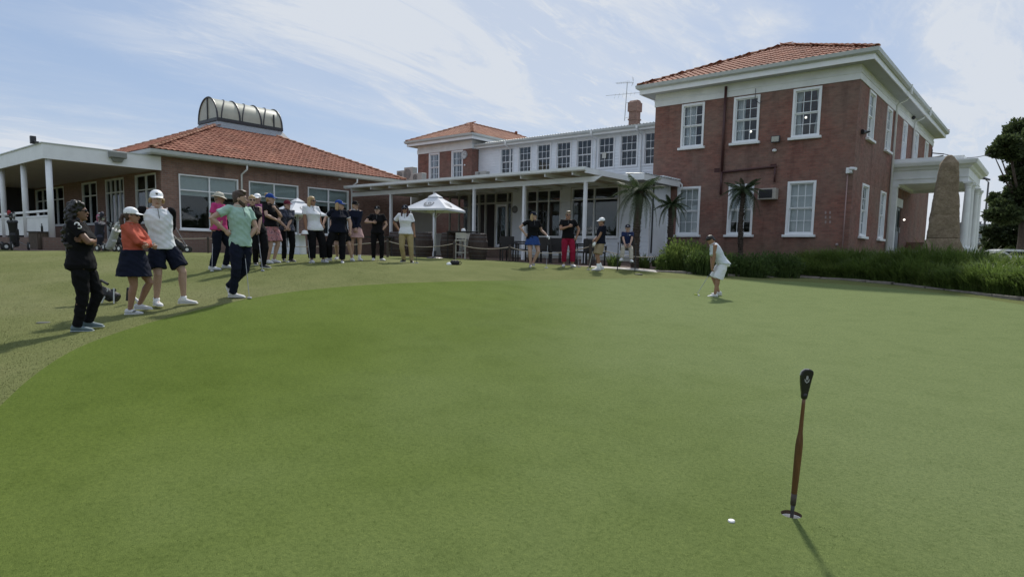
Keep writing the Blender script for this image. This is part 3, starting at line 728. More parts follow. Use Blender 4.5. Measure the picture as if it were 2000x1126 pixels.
dr = MB(fl).box(-22.06,-21.98,.02,.07,.26,2.40).box(-21.42,-21.34,.02,.07,.26,2.40).box(-21.98,-21.42,.02,.07,.26,.40).box(-21.98,-21.42,.02,.07,2.28,2.40).build('door', M_WHITE, B3)
MB(fl).box(-21.98,-21.42,.04,.046,.40,2.28).build('door_glass', M_GLASS2, dr); MB(fl).tube([(-22.0,-.03,1.15),(-22.0,-.03,1.5)], .015, 6).build('door_handle', M_GUTTER, dr)
MB().box(-23.9,-20.95, WL-.5, WL-.01, -.3, .06).box(-23.9,-20.95, WL-.30, WL-.012, .06, .235).build('door_step', M_BRICK_L, B3)
# side face of the ground floor towards the brick building
sw = F_side(SX)
MB(sw).box(WL+.0, YA-.005, .0, .16, -.35, 3.28).build('ground_floor_side_wall', M_BOARD, B3)
MB(sw).box(25.32, 25.42, -.03, .0, .1, 3.0).build('gap_shade_strip', M_DARKMETAL, B3)  # gap beside the panel, its shade put in as a dark strip
MB(sw).box(25.5, 26.6, -.02, .0, .05, 3.0).build('side_panel', M_BOARD, B3)
MB(sw).box(26.72, 26.84, -.05, .0, -.2, 3.1).box(WL, WL+.10, -.03, 0, -.3, 3.1).build('corner_trim', M_WHITE, B3)
# dim rooms behind the glass
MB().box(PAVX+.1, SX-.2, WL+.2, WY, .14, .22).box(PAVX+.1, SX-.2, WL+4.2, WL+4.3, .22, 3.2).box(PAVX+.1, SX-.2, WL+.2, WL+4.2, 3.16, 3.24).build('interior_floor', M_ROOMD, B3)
medal = on_y(1006.5,409,WL)
tg = thing('round_plaque', (medal.x, WL-.03, medal.z), 'round grey club plaque with scalloped rim on the white pier by the glass door', 'plaque')
mb = MB(); n = 32; cx, cz = medal.x, medal.z
mb.poly([(cx+(.17+.012*(i%2))*math.cos(i*math.pi/16), WL-.06, cz+(.17+.012*(i%2))*math.sin(i*math.pi/16)) for i in range(n)]+[(cx+.18*math.cos(i*math.pi/16), WL-.028, cz+.18*math.sin(i*math.pi/16)) for i in range(n)], [tuple(range(n))]+[(i,(i+1)%n,(i+1)%n+n,i+n) for i in range(n)])
mb.build('disc', mat('plaque_grey', (.17,.17,.17), .5, .2, 20), tg)
mb = MB()
for q in range(5): mb.box(cx-.12+q*.01, cx+.12-q*.01, WL-.066, WL-.06, cz-.07+q*.035, cz-.055+q*.035)
mb.build('relief', mat('plaque_pale', (.34,.34,.33), .5, .1, 20), tg)
# canopy over the right end
fcn = thing('entry_canopy', (-13.6, 23.73, 3.05), 'flat white canopy with square fascia over the white wall by the palms', 'canopy')
MB().box(-14.25,-13.0,23.73,23.78,3.02,3.27).box(-13.05,-13.0,23.78,26.98,3.0,3.25).build('fascia', M_WHITE, fcn)
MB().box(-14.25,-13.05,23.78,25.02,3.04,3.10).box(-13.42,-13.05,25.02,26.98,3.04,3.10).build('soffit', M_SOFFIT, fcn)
mb = MB(); vs = []
for i in range(60): y = 23.76+i*(3.2/59); vs += [(-13.9, y, 3.32+.02*math.sin(i*1.55)), (-12.97, y, 3.27+.02*math.sin(i*1.55))]
mb.poly(vs, [(2*i,2*i+2,2*i+3,2*i+1) for i in range(59)]); mb.build('corrugated_sheet', M_CORR, fcn, smooth=True)
mb = MB()
for i in range(6): y = 25.3+i*.28; mb.box(-13.4,-12.94, y, y+.14, 3.275, 3.33)
mb.build('roof_ribs', M_WHITE, fcn)
MB().tube([(-12.98,26.9,3.18),(-12.9,26.94,3.1),(-12.9,26.94,2.95),(-13.0,26.95,2.85)], .03, 8).build('downpipe', M_WHITE, fcn)

# ================================================================ pergola
PG = thing('pergola', (-21, 21, -.22), 'long white timber pergola with pale roof sheets along the front of the terrace', 'pergola')
GX0, GX1, GYf = -27.95, -13.6, 20.42
BYp = 21.0
for x in (-25.35,-22.25,-19.76,-16.96,-13.98):
    zb = -.45 if x > -15 else -.35
    MB().box(x-.055, x+.055, BYp-.055, BYp+.055, zb, 2.70).build('post', M_WHITE, PG)
MB().box(-28.42,-13.60, BYp-.03, BYp+.03, 2.70, 2.90).build('beam', M_WHITE, PG)
mb = MB(); mb.poly([(-13.60,BYp-.03,2.70),(-13.60,BYp+.03,2.70),(-13.60,BYp+.03,2.90),(-13.60,BYp-.03,2.90),(-13.30,BYp-.03,2.87),(-13.30,BYp+.03,2.87),(-13.30,BYp+.03,2.90),(-13.30,BYp-.03,2.90)], [(0,1,2,3),(4,5,6,7),(0,1,5,4),(2,3,7,6),(0,3,7,4),(1,2,6,5)])
mb.build('beam_end', M_WHITE, PG)
xs = []
for rx, ry in ((688,372),(726,368),(762,365),(798,362),(839,358),(882,354),(925,350),(971,346),(1019,343),(1066,339),(1120,335)): xs.append(on_y(rx, ry+5, GYf+.1).x)
for x in xs: MB().box(x-.025, x+.025, GYf+.02, WL-.03, 2.93, 3.07).build('rafter', M_WHITE, PG)
MB().box(GX1-.06, GX1, GYf, WL-.8, 2.97, 3.17).build('barge_board', M_WHITE, PG)
MB().prism([(0,3.06),(-.06,3.06),(-.10,3.10),(-.11,3.20),(-.09,3.20),(0,3.17)], GX0-.1, GX1+.02).build('gutter', M_WHITE, PG, origin=PG.location) if False else None
gm = MB(F_front(GYf)); gm.prism([(.02,3.05),(-.06,3.05),(-.10,3.09),(-.11,3.19),(-.09,3.19),(.02,3.17)], GX0-.3, GX1+.02); gm.build('gutter', M_WHITE, PG)
M_SHEET = mat('tinted_roof_sheet', (.40,.36,.25), .5, .12, 2.2)
qn, ql, qb = nodes_of(M_SHEET); qt = qn.new('ShaderNodeBsdfTranslucent'); qt.inputs[0].default_value = (.30,.27,.18,1); qm = qn.new('ShaderNodeMixShader'); qm.inputs[0].default_value = .30
ql.new(qb.outputs[0], qm.inputs[1]); ql.new(qt.outputs[0], qm.inputs[2]); ql.new(qm.outputs[0], qn['Material Output'].inputs[0])
xs2 = [GX0]+xs[1:]+[GX1]
for a, b in zip(xs2, xs2[1:]): MB().box(a+.006, b-.006, GYf+.03, WL-.02, 3.085, 3.10).build('roof_sheet', M_SHEET, PG)
for x in (-26.5,-23.4,-20.8,-18.3,-15.4):
    o = MB().lathe((x, 22.6, 3.02), [(.03,0),(.05,.02),(.05,.05),(.02,.06)], 10).build('down_light', mat('lamp_glass', (.7,.7,.68), .3), PG)

# ================================================================ dining pavilion
PXX, PY = -28.5, 11.57
B4 = thing('dining_pavilion', (-34, 17.5, -.25), 'single storey red brick dining pavilion with terracotta tile roof and big white framed windows', 'building')
fp, sp = F_front(PY), F_side(PXX)
PYB = 23.7
pw = [(12.27,14.86),(15.36,17.88),(18.40,20.80)]
wall_mesh(sp, PY, WL-.01, -.35, 3.65, [(a, b, .70, 2.98) for a, b in pw], th=.26).build('side_wall', M_BRICK_L, B4)
pf = [(-31.13,-28.99,.95,2.98),(-34.63,-32.42,.22,2.98),(-37.80,-35.77,.95,2.98)]
wall_mesh(fp, -50, PXX-.26, -.35, 3.65, pf+[(-45.5,-40.6,.95,2.98)], th=.26).build('front_wall', M_BRICK_L, B4)
MB().box(-39.5,-39.24,PY+.26,PYB,-.35,3.65).box(-39.24,PXX-.26,PYB-.26,PYB,-.35,3.65).build('back_wall', M_BRICK_L, B4)
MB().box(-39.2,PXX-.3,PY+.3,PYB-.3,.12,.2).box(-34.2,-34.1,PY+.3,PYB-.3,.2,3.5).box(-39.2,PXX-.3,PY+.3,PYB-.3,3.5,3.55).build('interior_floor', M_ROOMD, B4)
for a, b in pw:
    wo = picture(B4, sp, a, b, .70, 2.98, vs=((a+b)/2,), hs=(2.33,), fw=.055, sillh=.07)
    MB(sp).box(a+.06, b-.06, .14, .146, 2.12, 2.92).build('roller_blind', mat('grey_blind', (.46,.50,.50), .8, .06, 4), wo)
picture(B4, fp, *pf[0], vs=(-30.06,), hs=(2.33,), m=M_WHITE2); picture(B4, fp, *pf[2], vs=(-36.8,), hs=(2.33,), m=M_WHITE2)
picture(B4, fp, *pf[1], vs=(-34.05,-33.5,-32.95), hs=(2.36,), m=M_WHITE2, name='glass_doors', sillh=0)
EX0, EX1, EY0, EY1 = -40.0, -28.0, 11.07, 24.2
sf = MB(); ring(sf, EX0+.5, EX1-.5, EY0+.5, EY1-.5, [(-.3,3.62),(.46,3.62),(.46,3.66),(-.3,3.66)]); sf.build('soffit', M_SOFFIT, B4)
gt = MB(); ring(gt, EX0+.5, EX1-.5, EY0+.5, EY1-.5, [(.46,3.60),(.55,3.60),(.60,3.66),(.62,3.80),(.59,3.80),(.57,3.70),(.46,3.69)]); gt.build('gutter', M_GUTTER, B4)
hip_roof(B4, EX0-.02, EX1+.02, EY0-.02, EY1+.02, 3.82, R(23.3), M_TILE, run_max=5.0, limit=280, faces='FR')
for py_, ztop in ((482,0),(697,0)):
    p = on_x(py_, 330 if py_ < 500 else 352, -28.05); y = p.y
    MB().tube([(-28.02,y,3.62),(-28.02,y,3.42),(-28.42,y-.05,3.22),(-28.42,y-.05,-.2)], .042, 10).build('downpipe', M_WHITE, B4, smooth=True)
p = on_x(663,350,PXX); tag(MB().lathe((PXX+.03,p.y,p.z-.05), [(.02,0),(.07,.02),(.08,.06),(.03,.10)], 12).build('wall_lamp', M_WHITE2), 'small white bulkhead lamp under the pavilion gutter', 'lamp')
lamp(on_x(406,323,-31.5), .08, B4)
# barrel vaulted roof lantern
LNx0, LNx1, LNy0, LNy1, Lz = -35.0, -33.0, 16.2, 19.75, 6.28
LT = B4
fl_ = MB(); fl_.poly([(LNx0-.25,LNy0-.25,5.93),(LNx1+.25,LNy0-.25,5.93),(LNx1+.25,LNy1+.25,5.93),(LNx0-.25,LNy1+.25,5.93),(LNx0,LNy0,Lz),(LNx1,LNy0,Lz),(LNx1,LNy1,Lz),(LNx0,LNy1,Lz)], [(0,1,5,4),(1,2,6,5),(2,3,7,6),(3,0,4,7),(4,5,6,7)])
fl_.build('lantern_flashing', M_ZINC, B4)
lan = MB(); ring(lan, LNx0, LNx1, LNy0, LNy1, [(0,Lz),(.05,Lz),(.05,Lz+.16),(0,Lz+.16)]); lan = lan.build('roof_lantern', M_DARKMETAL, B4)
rx, rz = 1.0, 1.12; NA = 20
def arc(y, r=1.0, out=0.0): return [(-34+(rx+out)*math.cos(math.pi*i/NA), y, Lz+.12+(rz+out)*math.sin(math.pi*i/NA)) for i in range(NA+1)]
ys = [LNy0, LNy0+1.18, LNy0+2.36, LNy1]
for a, b in zip(ys, ys[1:]):
    A_, B_ = arc(a), arc(b); mb = MB(); mb.poly(A_+B_, [(i,i+1,NA+2+i,NA+1+i) for i in range(NA)]); mb.build('curved_panel', M_POLY, lan, smooth=True)
for y in (LNy0, LNy1):
    A_ = arc(y); mb = MB(); mb.poly(A_, [tuple(range(NA+1))]); mb.build('end_panel', M_POLY, lan)
for y in (LNy0-.01, ys[1], ys[2], LNy1+.01):
    MB().tube(arc(y, out=.015), .045, 6).build('rib', M_DARKMETAL, lan)
# slender curved braces that show beside each rib
for y in (LNy0+.20, ys[1]+.12, ys[2]+.12):
    pts_ = [(-34+(rx+.01)*math.cos(math.pi*i/NA), y+1.0*(math.sin(math.pi*i/NA))**2*.55, Lz+.12+(rz+.01)*math.sin(math.pi*i/NA)) for i in range(NA//2+1)]
    MB().tube(pts_, .032, 6).build('brace', M_DARKMETAL, lan)
for y in (LNy0-.03,): MB().box(-34.03,-33.97,y-.02,y+.02,Lz+.1,Lz+1.2).build('mullion', M_DARKMETAL, lan)
MB().box(-33.05,-32.97,LNy1-.5,LNy1-.44,Lz+.1,Lz+.8).build('mullion', M_DARKMETAL, lan)

# ================================================================ flat roofed verandah at the far left
VR = thing('white_verandah', (-33, 9.5, -.25), 'flat roofed white verandah on round posts at the far left of the pavilion', 'verandah')
VX1, VY0 = -28.42, 7.5
MB().box(-46,VX1-.04,VY0,VY0+.05,3.03,3.56).box(VX1-.04,VX1,VY0,PY-.005,3.03,3.56).build('fascia', M_WHITE, VR)
MB().box(-46.05,VX1+.03,VY0-.04,VY0+.02,3.56,3.60).box(VX1-.02,VX1+.03,VY0+.02,PY-.005,3.56,3.60).build('roof_edge', M_GUTTER, VR)
MB().box(-46,VX1-.05,VY0+.06,PY-.01,3.50,3.55).build('roof', M_ZINC, VR)
MB().box(-46,VX1-.05,VY0+.06,PY-.01,3.08,3.12).build('ceiling', mat('verandah_ceiling', (.50,.45,.40), .7, .08, 2), VR)
for x in (-28.62,-31.75,-34.95,-38.2): MB().lathe((x,VY0+.22,.2), [(.105,0),(.105,2.88)], 18).build('post', M_WHITE, VR, smooth=True)
MB().box(-46,VX1+.05,VY0-.1,PY-.01,-.35,.20).build('floor_base', M_BRICK_L, VR)
for a, b in ((-46,-38.32),(-38.08,-35.07),(-34.83,-31.87),(-31.63,-28.74)):
    MB().box(a,b,VY0+.20,VY0+.24,.28,.96).build('balustrade_panel', M_WHITE2, VR)
    MB().box(a,b,VY0+.17,VY0+.27,1.14,1.22).box(a,b,VY0+.18,VY0+.26,.965,1.02).box((a+b)/2-.03,(a+b)/2+.03,VY0+.19,VY0+.25,1.02,1.14).build('hand_rail', M_WHITE, VR)
picture(B4, fp, -45.5, -40.6, .95, 2.98, vs=(-44.3,-43.1,-41.8), hs=(2.33,), m=M_WHITE2)
# glazed screen at the end of the verandah
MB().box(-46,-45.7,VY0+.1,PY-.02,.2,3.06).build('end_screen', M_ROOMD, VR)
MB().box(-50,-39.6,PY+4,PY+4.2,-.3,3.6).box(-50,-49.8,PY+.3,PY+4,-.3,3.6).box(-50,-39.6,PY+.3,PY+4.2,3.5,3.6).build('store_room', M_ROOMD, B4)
# ================================================================ vegetation
def leaf_mat(name, a, b_, c_, rough=.6, trans=.25):
    m = bpy.data.materials.new(name); n, l, b = nodes_of(m)
    g = n.new('ShaderNodeNewGeometry').outputs['Position']
    z = tnoise(n, l, g, 3.5, 5, .7); z2 = tnoise(n, l, g, 38, 3, .7)
    ad = n.new('ShaderNodeMath'); ad.operation = 'MULTIPLY_ADD'; l.new(z, ad.inputs[0]); ad.inputs[1].default_value = .5; 
    mu = n.new('ShaderNodeMath'); mu.operation = 'MULTIPLY'; mu.inputs[1].default_value = .5; l.new(z2, mu.inputs[0]); l.new(mu.outputs[0], ad.inputs[2])
    c = ramp(n, l, ad.outputs[0], [(.36, a), (.5, b_), (.66, c_)])
    l.new(c, b.inputs['Base Color']); b.inputs['Roughness'].default_value = rough; b.inputs['Specular IOR Level'].default_value = .35
    tr = n.new('ShaderNodeBsdfTranslucent'); l.new(c, tr.inputs[0]); mx = n.new('ShaderNodeMixShader'); mx.inputs[0].default_value = trans
    l.new(b.outputs[0], mx.inputs[1]); l.new(tr.outputs[0], mx.inputs[2]); l.new(mx.outputs[0], n['Material Output'].inputs[0])
    return m
M_PALM = leaf_mat('palm_leaf', (.028,.046,.020), (.045,.070,.028), (.08,.105,.045), .55, .3)
M_STRAP = leaf_mat('strap_leaf', (.06,.10,.022), (.115,.175,.040), (.20,.26,.068), .5, .5)
M_STRAPL = leaf_mat('pale_strap_leaf', (.07,.11,.025), (.14,.20,.048), (.24,.30,.085), .5, .45)
M_BUSH = leaf_mat('dark_bush_leaf', (.040,.07,.022), (.075,.12,.032), (.14,.19,.055), .55, .45)
M_TREE = leaf_mat('tree_leaf', (.035,.052,.022), (.065,.092,.036), (.12,.15,.062), .5, .45)
M_TREED = leaf_mat('dark_tree_leaf', (.026,.038,.020), (.045,.064,.030), (.085,.11,.048), .5, .4)
M_TRUNK = mat('palm_trunk', (.060,.045,.034), .95, .35, 14, .8, 30)
M_BARK = mat('bark', (.075,.058,.045), .95, .3, 6, .8, 20)

def mesh_from(name, vs, fs, m, smooth=False):
    me = bpy.data.meshes.new(name); me.from_pydata(vs, [], fs); me.materials.append(m)
    if smooth: me.polygons.foreach_set('use_smooth', [True]*len(me.polygons))
    return me
def frond_mesh(seed, Lf, droop, lw):
    rg = random.Random(seed); vs, fs = [], []
    def pt(t): a = t*1.0; return Vector((Lf*(t-.12*t*t*droop), 0, Lf*(.30*t-droop*t*t*.75)))
    n = 15
    for i in range(n):
        k = len(vs)
        for t in (i/n, (i+1)/n):
            p = pt(t); r = .012*(1-t*.8); vs += [tuple(p+Vector((0,r,0))), tuple(p-Vector((0,r,0))), tuple(p+Vector((0,0,r)))]
        fs += [(k,k+1,k+4,k+3),(k+1,k+2,k+5,k+4),(k+2,k,k+3,k+5)]
    m = 48
    for i in range(2, m):
        t = i/m; p = pt(t); tg_ = (pt(min(1,t+.03))-pt(t-.03)).normalized()
        ln = lw*math.sin(math.pi*(.18+.80*t))**.8*rg.uniform(.8,1.1)
        for s in (-1, 1):
            d = (tg_*.62+Vector((0,s,0))*.9+Vector((0,0,-.25-.3*rg.random()))).normalized(); wv = tg_*.008
            q = p+d*ln*.55; e = q+(d+Vector((0,0,-1.1))).normalized()*ln*.45; k = len(vs)
            vs += [tuple(p-wv), tuple(p+wv), tuple(q+wv), tuple(q-wv), tuple(e)]; fs += [(k,k+1,k+2,k+3),(k+3,k+2,k+4)]
    return mesh_from('frond', vs, fs, M_PALM)
def palm(px_, ytop, d, r, nf, label, trunk_r=.12, zbase=None, lean=0.0, seed=1, group='palms by the clubhouse wall'):
    rg = random.Random(seed); top = at(px_, ytop, d); zb = gz(top.x, top.y)-.02 if zbase is None else zbase
    base = Vector((top.x-lean, top.y, zb)); t = thing('palm_tree', base, label, 'palm', group)
    n = 60; pts_ = []; rr = []
    for i in range(n+1):
        f = i/n; pts_.append((base.x+(top.x-base.x)*f+.03*math.sin(f*5+seed), base.y+.02*math.sin(f*7), base.z+(top.z-base.z)*f)); rr.append(trunk_r*(1.12-.2*f+.16*(i%2)+rg.uniform(-.06,.06)))
    MB().tube(pts_, rr, 12).build('trunk', M_TRUNK, t)
    vs, fs = [], []   # old leaf bases bristling from the trunk
    for i in range(260):
        f = rg.random(); a = rg.uniform(0, 6.28); z = (top.z-base.z)*f; x = (top.x-base.x)*f; c, s = math.cos(a), math.sin(a); R0 = trunk_r*.95; R1 = R0+rg.uniform(.03,.08)
        k = len(vs); vs += [(x+c*R0-s*.03, s*R0+c*.03, z), (x+c*R0+s*.03, s*R0-c*.03, z), (x+c*R1, s*R1, z+rg.uniform(.03,.12))]; fs.append((k,k+1,k+2))
    tag(link('trunk_fibre', mesh_from('trunk_fibre', vs, fs, M_TRUNK), t), kind='stuff')
    ms = [frond_mesh(seed*10+i, r*(1+.12*i), (.5,.95,1.5)[i], r*.24) for i in range(3)]
    for i in range(nf):
        o = link('frond', ms[min(2, int(3*i/nf))], t, top-base+Vector((0,0,rg.uniform(-.06,.04))))
        el = .75-1.25*(i/nf)+rg.uniform(-.12,.12)
        o.rotation_euler = (rg.uniform(-.3,.3), -el, i*2.399+rg.uniform(-.2,.2))
    return t
palm(1249, 374, 22.0, .95, 25, 'tall palm with shaggy trunk and drooping fronds in front of the white wall', .115, lean=.06, seed=3)
palm(1311, 400, 25.2, .70, 22, 'smallest palm, squeezed against the corner where white wall meets brick', .10, seed=5)
palm(1452, 372, 25.4, .86, 23, 'palm in front of the middle lower window of the brick clubhouse', .085, seed=8)

def blades(vs, fs, cx, cy, cz, rx, ry, n, h, rg, spread=.75, wid=.013, tips=.6):
    for _ in range(n):
        a = rg.uniform(0, 6.283); q = math.sqrt(rg.random()); x, y = cx+q*rx*math.cos(a), cy+q*ry*math.sin(a)
        z0 = gz(x, y)-.02 if cz is None else cz
        hh = h*(1-.35*q*q)*rg.uniform(.5,1.15)*(1+.22*noise.noise(Vector((x*1.7,y*1.7,h)))); oa = a+rg.uniform(-1.2,1.2); o = spread*(.25+.75*q)*hh*rg.uniform(.3,1.2); dx, dy = math.cos(oa), math.sin(oa)
        wx_, wy_ = -dy*wid*rg.uniform(.7,1.3), dx*wid; k = len(vs); dr = rg.uniform(.72,1.0)
        for t, ww in ((0,1),(.45,1.1),(.8,.8)):
            vs.append((x+dx*o*t*t-wx_*ww, y+dy*o*t*t-wy_*ww, z0+hh*t*(1.05-.1*t))); vs.append((x+dx*o*t*t+wx_*ww, y+dy*o*t*t+wy_*ww, z0+hh*t*(1.05-.1*t)))
        vs.append((x+dx*o*1.25, y+dy*o*1.25, z0+hh*dr)); fs += [(k,k+1,k+3,k+2),(k+2,k+3,k+5,k+4),(k+4,k+5,k+6)]
def leafball(vs, fs, c, r, n, size, rg, up=.5, flat=1.0):
    for _ in range(n):
        v = Vector((rg.gauss(0,1), rg.gauss(0,1), rg.gauss(0,1))).normalized(); q = rg.random()**.5
        lump = 1+.55*noise.noise(v*2.3+Vector(c)); p = Vector(c)+Vector((v.x*r[0], v.y*r[1], v.z*r[2]))*q*lump
        d = (v+Vector((rg.uniform(-.7,.7), rg.uniform(-.7,.7), rg.uniform(-.3,.7)+up))).normalized(); s = d.cross(Vector((rg.uniform(-1,1),rg.uniform(-1,1),rg.uniform(-1,1)))).normalized()
        L_ = size*rg.uniform(.7,1.4); k = len(vs)
        vs += [tuple(p-d*L_*.5), tuple(p+s*L_*.28*flat), tuple(p+d*L_*.5), tuple(p-s*L_*.28*flat)]; fs.append((k,k+1,k+2,k+3))
def shrub(name, px_, py_, d, rx, ry, h, n, label, m=None, kind='strap', group=None, seed=0, cat='shrub'):
    rg = random.Random(seed*77+5); p = at(px_, py_, d); x, y = p.x, p.y; z = gz(x, y); t = []; vs, fs = [], []
    m = m or M_STRAP
    if kind == 'strap': blades(vs, fs, 0, 0, 0, rx, ry, n, h, rg) if False else blades(vs, fs, x, y, None, rx, ry, n, h, rg)
    else:
        for i in range(9):
            a = i*2.4; q = math.sqrt(i/9)*.62
            leafball(vs, fs, (x+rx*q*math.cos(a), y+ry*q*math.sin(a), z+h*(.42+.1*math.cos(i*1.7))), (rx*.55, ry*.55, h*.52), n//9, .085, rg, .8)
        blades(vs, fs, x, y, None, rx*.9, ry*.9, n//7, h*1.12, rg, .45, .010)
    vs = [(a-x, b-y, c-z) for a, b, c in vs]
    o = link(name, mesh_from(name, vs, fs, m), None, (x, y, z)); return tag(o, label, cat, group)
G1 = 'strappy shrubs along the kerb of the green'
ORD = ['first','second','third','fourth','fifth','sixth','seventh','eighth','ninth','tenth','eleventh']
rowA = [(1592,538.5,22.6),(1640,543,21.8),(1690,547.5,21.0),(1742,553,20.1),(1792,559,19.2),(1842,565,18.2),(1892,571,17.2),(1944,578,16.3),(1996,585,15.4),(2052,592,14.6),(2120,600,13.9)]
for i, (x_, y_, d_) in enumerate(rowA):
    shrub('strappy_shrub', x_, y_, d_+.85, .80, .72, (.70,.62,.80,.72,.90,.78,.74,.92,.80,.85,.8)[i], 2300, 'green strappy shrub against the kerb, '+ORD[i]+' from the left in the front row', M_STRAPL if i in (0,1,5) else M_STRAP, group=G1, seed=i)
rowB = [(1600,520,23.6),(1655,522,22.9),(1712,524,22.1),(1768,527,21.2),(1826,531,20.2),(1886,535,19.2),(1950,540,18.2),(2012,545,17.4)]
for i, (x_, y_, d_) in enumerate(rowB):
    shrub('strappy_shrub', x_, y_, d_+.55, 1.0, .85, (.92,1.0,.95,1.12,1.28,1.20,1.05,1.10)[i], 2900, 'taller strappy shrub behind the kerb row, '+ORD[i]+' from the left in the back row', M_STRAP if i % 3 else M_STRAPL, group='taller shrubs behind the kerb row', seed=30+i)
shrub('leafy_bush', 1338, 531, 21.8, .85, .8, 1.05, 5200, 'bright yellow green feathery bush at the left end of the planting', M_STRAPL, 'ball', seed=61, cat='bush')
shrub('leafy_bush', 1303, 530, 21.6, .40, .4, .55, 1500, 'low green bush tight beside the end of the paved path', M_STRAP, 'ball', seed=62, cat='bush')
shrub('leafy_bush', 1378, 537, 20.9, .80, .7, .78, 4200, 'dark rounded bush directly behind the golfer who is putting', M_BUSH, 'ball', seed=63, cat='bush')
shrub('leafy_bush', 1446, 539, 21.9, 1.0, .8, .74, 5200, 'dark dense bush to the right of the golfer who is putting', M_BUSH, 'ball', seed=64, cat='bush')
shrub('leafy_bush', 1515, 540, 22.6, .85, .7, .82, 4600, 'dark upright bush below the right lower window of the brick clubhouse', M_BUSH, 'ball', seed=65, cat='bush')
shrub('strappy_shrub', 1565, 535, 23.6, .5, .5, .5, 700, 'thin yellowish tuft between the dark bushes and the strappy shrubs', M_STRAPL, group=None, seed=66)
for i, (x_, y_, d_, lb) in enumerate(((1258,500,22.6,'spiky green plant at the foot of the tall palm'),(1200,506,22.4,'dark low plant against the white wall left of the seated boy'),(1285,500,24.5,'small clump of leaves by the white side panel'))):
    shrub('spiky_plant', x_, y_, d_, .22, .22, .55, 130, lb, M_BUSH if i else M_STRAP, seed=80+i, cat='plant')
# hedge at the foot of the verandah
vs, fs = [], []; rg = random.Random(5)
for i in range(10): leafball(vs, fs, (-45+i*.85+rg.uniform(-.1,.1), 7.0, .02), (.62,.32,.30), 900, .07, rg, .2)
ho = link('low_hedge', mesh_from('low_hedge', [(a+41, b-7, c+.3) for a, b, c in vs], fs, M_BUSH), None, (-41, 7, -.3)); tag(ho, 'low dark clipped hedge at the foot of the white verandah', 'hedge')
# soil under the planting and its stone edging
M_SOIL = mat('soil', (.045,.034,.024), .95, .3, 5, .6, 25)
kl = [(1284,530.5,20.3),(1340,534,20.6),(1420,537,21.4),(1500,539.5,22.1),(1560,541,22.6),(1650,546,21.6),(1750,555,19.9),(1850,566,17.9),(1950,579,15.9),(2060,592,14.2),(2200,612,12.8)]
kp = [at(*k) for k in kl]
vs, fs = [], []
for i, p in enumerate(kp):
    q = p+Vector((.9,3.6,0)) if i > 3 else p+Vector((-.2,3.0,0))
    for t in (0,.33,.66,1): r_ = p.lerp(q, t); vs.append((r_.x, r_.y, gz(r_.x, r_.y)+.025))
for i in range(len(kp)-1):
    for j in range(3): fs.append((i*4+j,(i+1)*4+j,(i+1)*4+j+1,i*4+j+1))
tag(link('planting_bed', mesh_from('planting_bed', vs, fs, M_SOIL, True)), kind='structure')
M_KERB = mat('kerb_stone', (.22,.195,.165), .9, .25, 5, .6, 22)
kb = thing('stone_kerb', (kp[4].x, kp[4].y, gz(kp[4].x, kp[4].y)), 'low uneven stone edging between the putting lawn and the shrubs', 'kerb')
rg = random.Random(9)
for a, b in zip(kp, kp[1:]):
    n = max(1, int((b-a).length/.62))
    for j in range(n):
        p, q = a.lerp(b, j/n), a.lerp(b, (j+.94)/n); d = (q-p).normalized(); s = Vector((-d.y, d.x, 0)); wv = s*rg.uniform(.09,.14); off = s*rg.uniform(-.03,.03)
        z0 = gz(p.x, p.y); h = rg.uniform(.025,.06); mb = MB(); P_ = [p-wv+off, q-wv+off, q+wv+off, p+wv+off]
        mb.poly([(v.x, v.y, z0-.06) for v in P_]+[(v.x, v.y, z0+h+rg.uniform(-.01,.01)) for v in P_], [(0,1,2,3),(4,5,6,7),(0,1,5,4),(1,2,6,5),(2,3,7,6),(3,0,4,7)]); mb.build('stone', M_KERB, kb, bevel=.012)

# trees beyond the portico
def tree(label, D, clumps, trunk_px, m, leaf, group=None, n=700, limbs=True, zb=-.9, tr=.28, name='broadleaf_tree'):
    rg = random.Random(int(D*13)); b0 = at(trunk_px[0], trunk_px[1], D); t = thing(name, (b0.x, b0.y, zb), label, 'tree', group)
    vs, fs = [], []; tops = []
    for x_, y_, r_ in clumps:
        c = at(x_, y_, D+rg.uniform(-1.2,1.2)); tops.append(c); R_ = r_*D/FPX; leafball(vs, fs, tuple(c), (R_, R_, R_*.72), int(n*max(.35,(r_/20)**2)), leaf, rg, 0)
    link('crown', mesh_from('crown', [(a-b0.x, b-b0.y, c-zb) for a, b, c in vs], fs, m), t)
    fork = Vector((b0.x, b0.y, at(trunk_px[0], trunk_px[1], D).z))
    mb = MB().tube([(b0.x,b0.y,zb-.3),(b0.x+.1,b0.y,zb+(fork.z-zb)*.5),tuple(fork)], [tr,tr*.8,tr*.6], 10)
    for c in tops: mb.tube([tuple(fork), tuple(fork.lerp(c,.5)+Vector((0,0,-.3))), tuple(c)], [tr*.4,tr*.22,tr*.08], 6)
    mb.build('trunk', M_BARK, t, smooth=True); return t
tree('tall open tree rising behind the dark round one at the right edge', 44, [(1994,255,30),(1968,282,24),(1950,294,18),(1940,300,10),(1975,300,20),(1998,300,30),(2020,280,44),(2040,350,50),(1994,345,20),(1988,378,26),(1955,402,20),(1940,420,17),(1968,420,26),(1984,398,28),(2006,410,36),(1944,386,13),(1982,330,14),(1962,348,8),(2060,240,44)], (1998,405), M_TREE, .24, n=1500)
tree('broad dark dome shaped tree low at the right edge', 52, [(1975,455,38),(1952,470,26),(1936,480,16),(2010,440,50),(1995,480,40),(2050,460,60),(1930,452,12),(2090,430,60)], (2010,470), M_TREED, .24, n=2600, tr=.4)
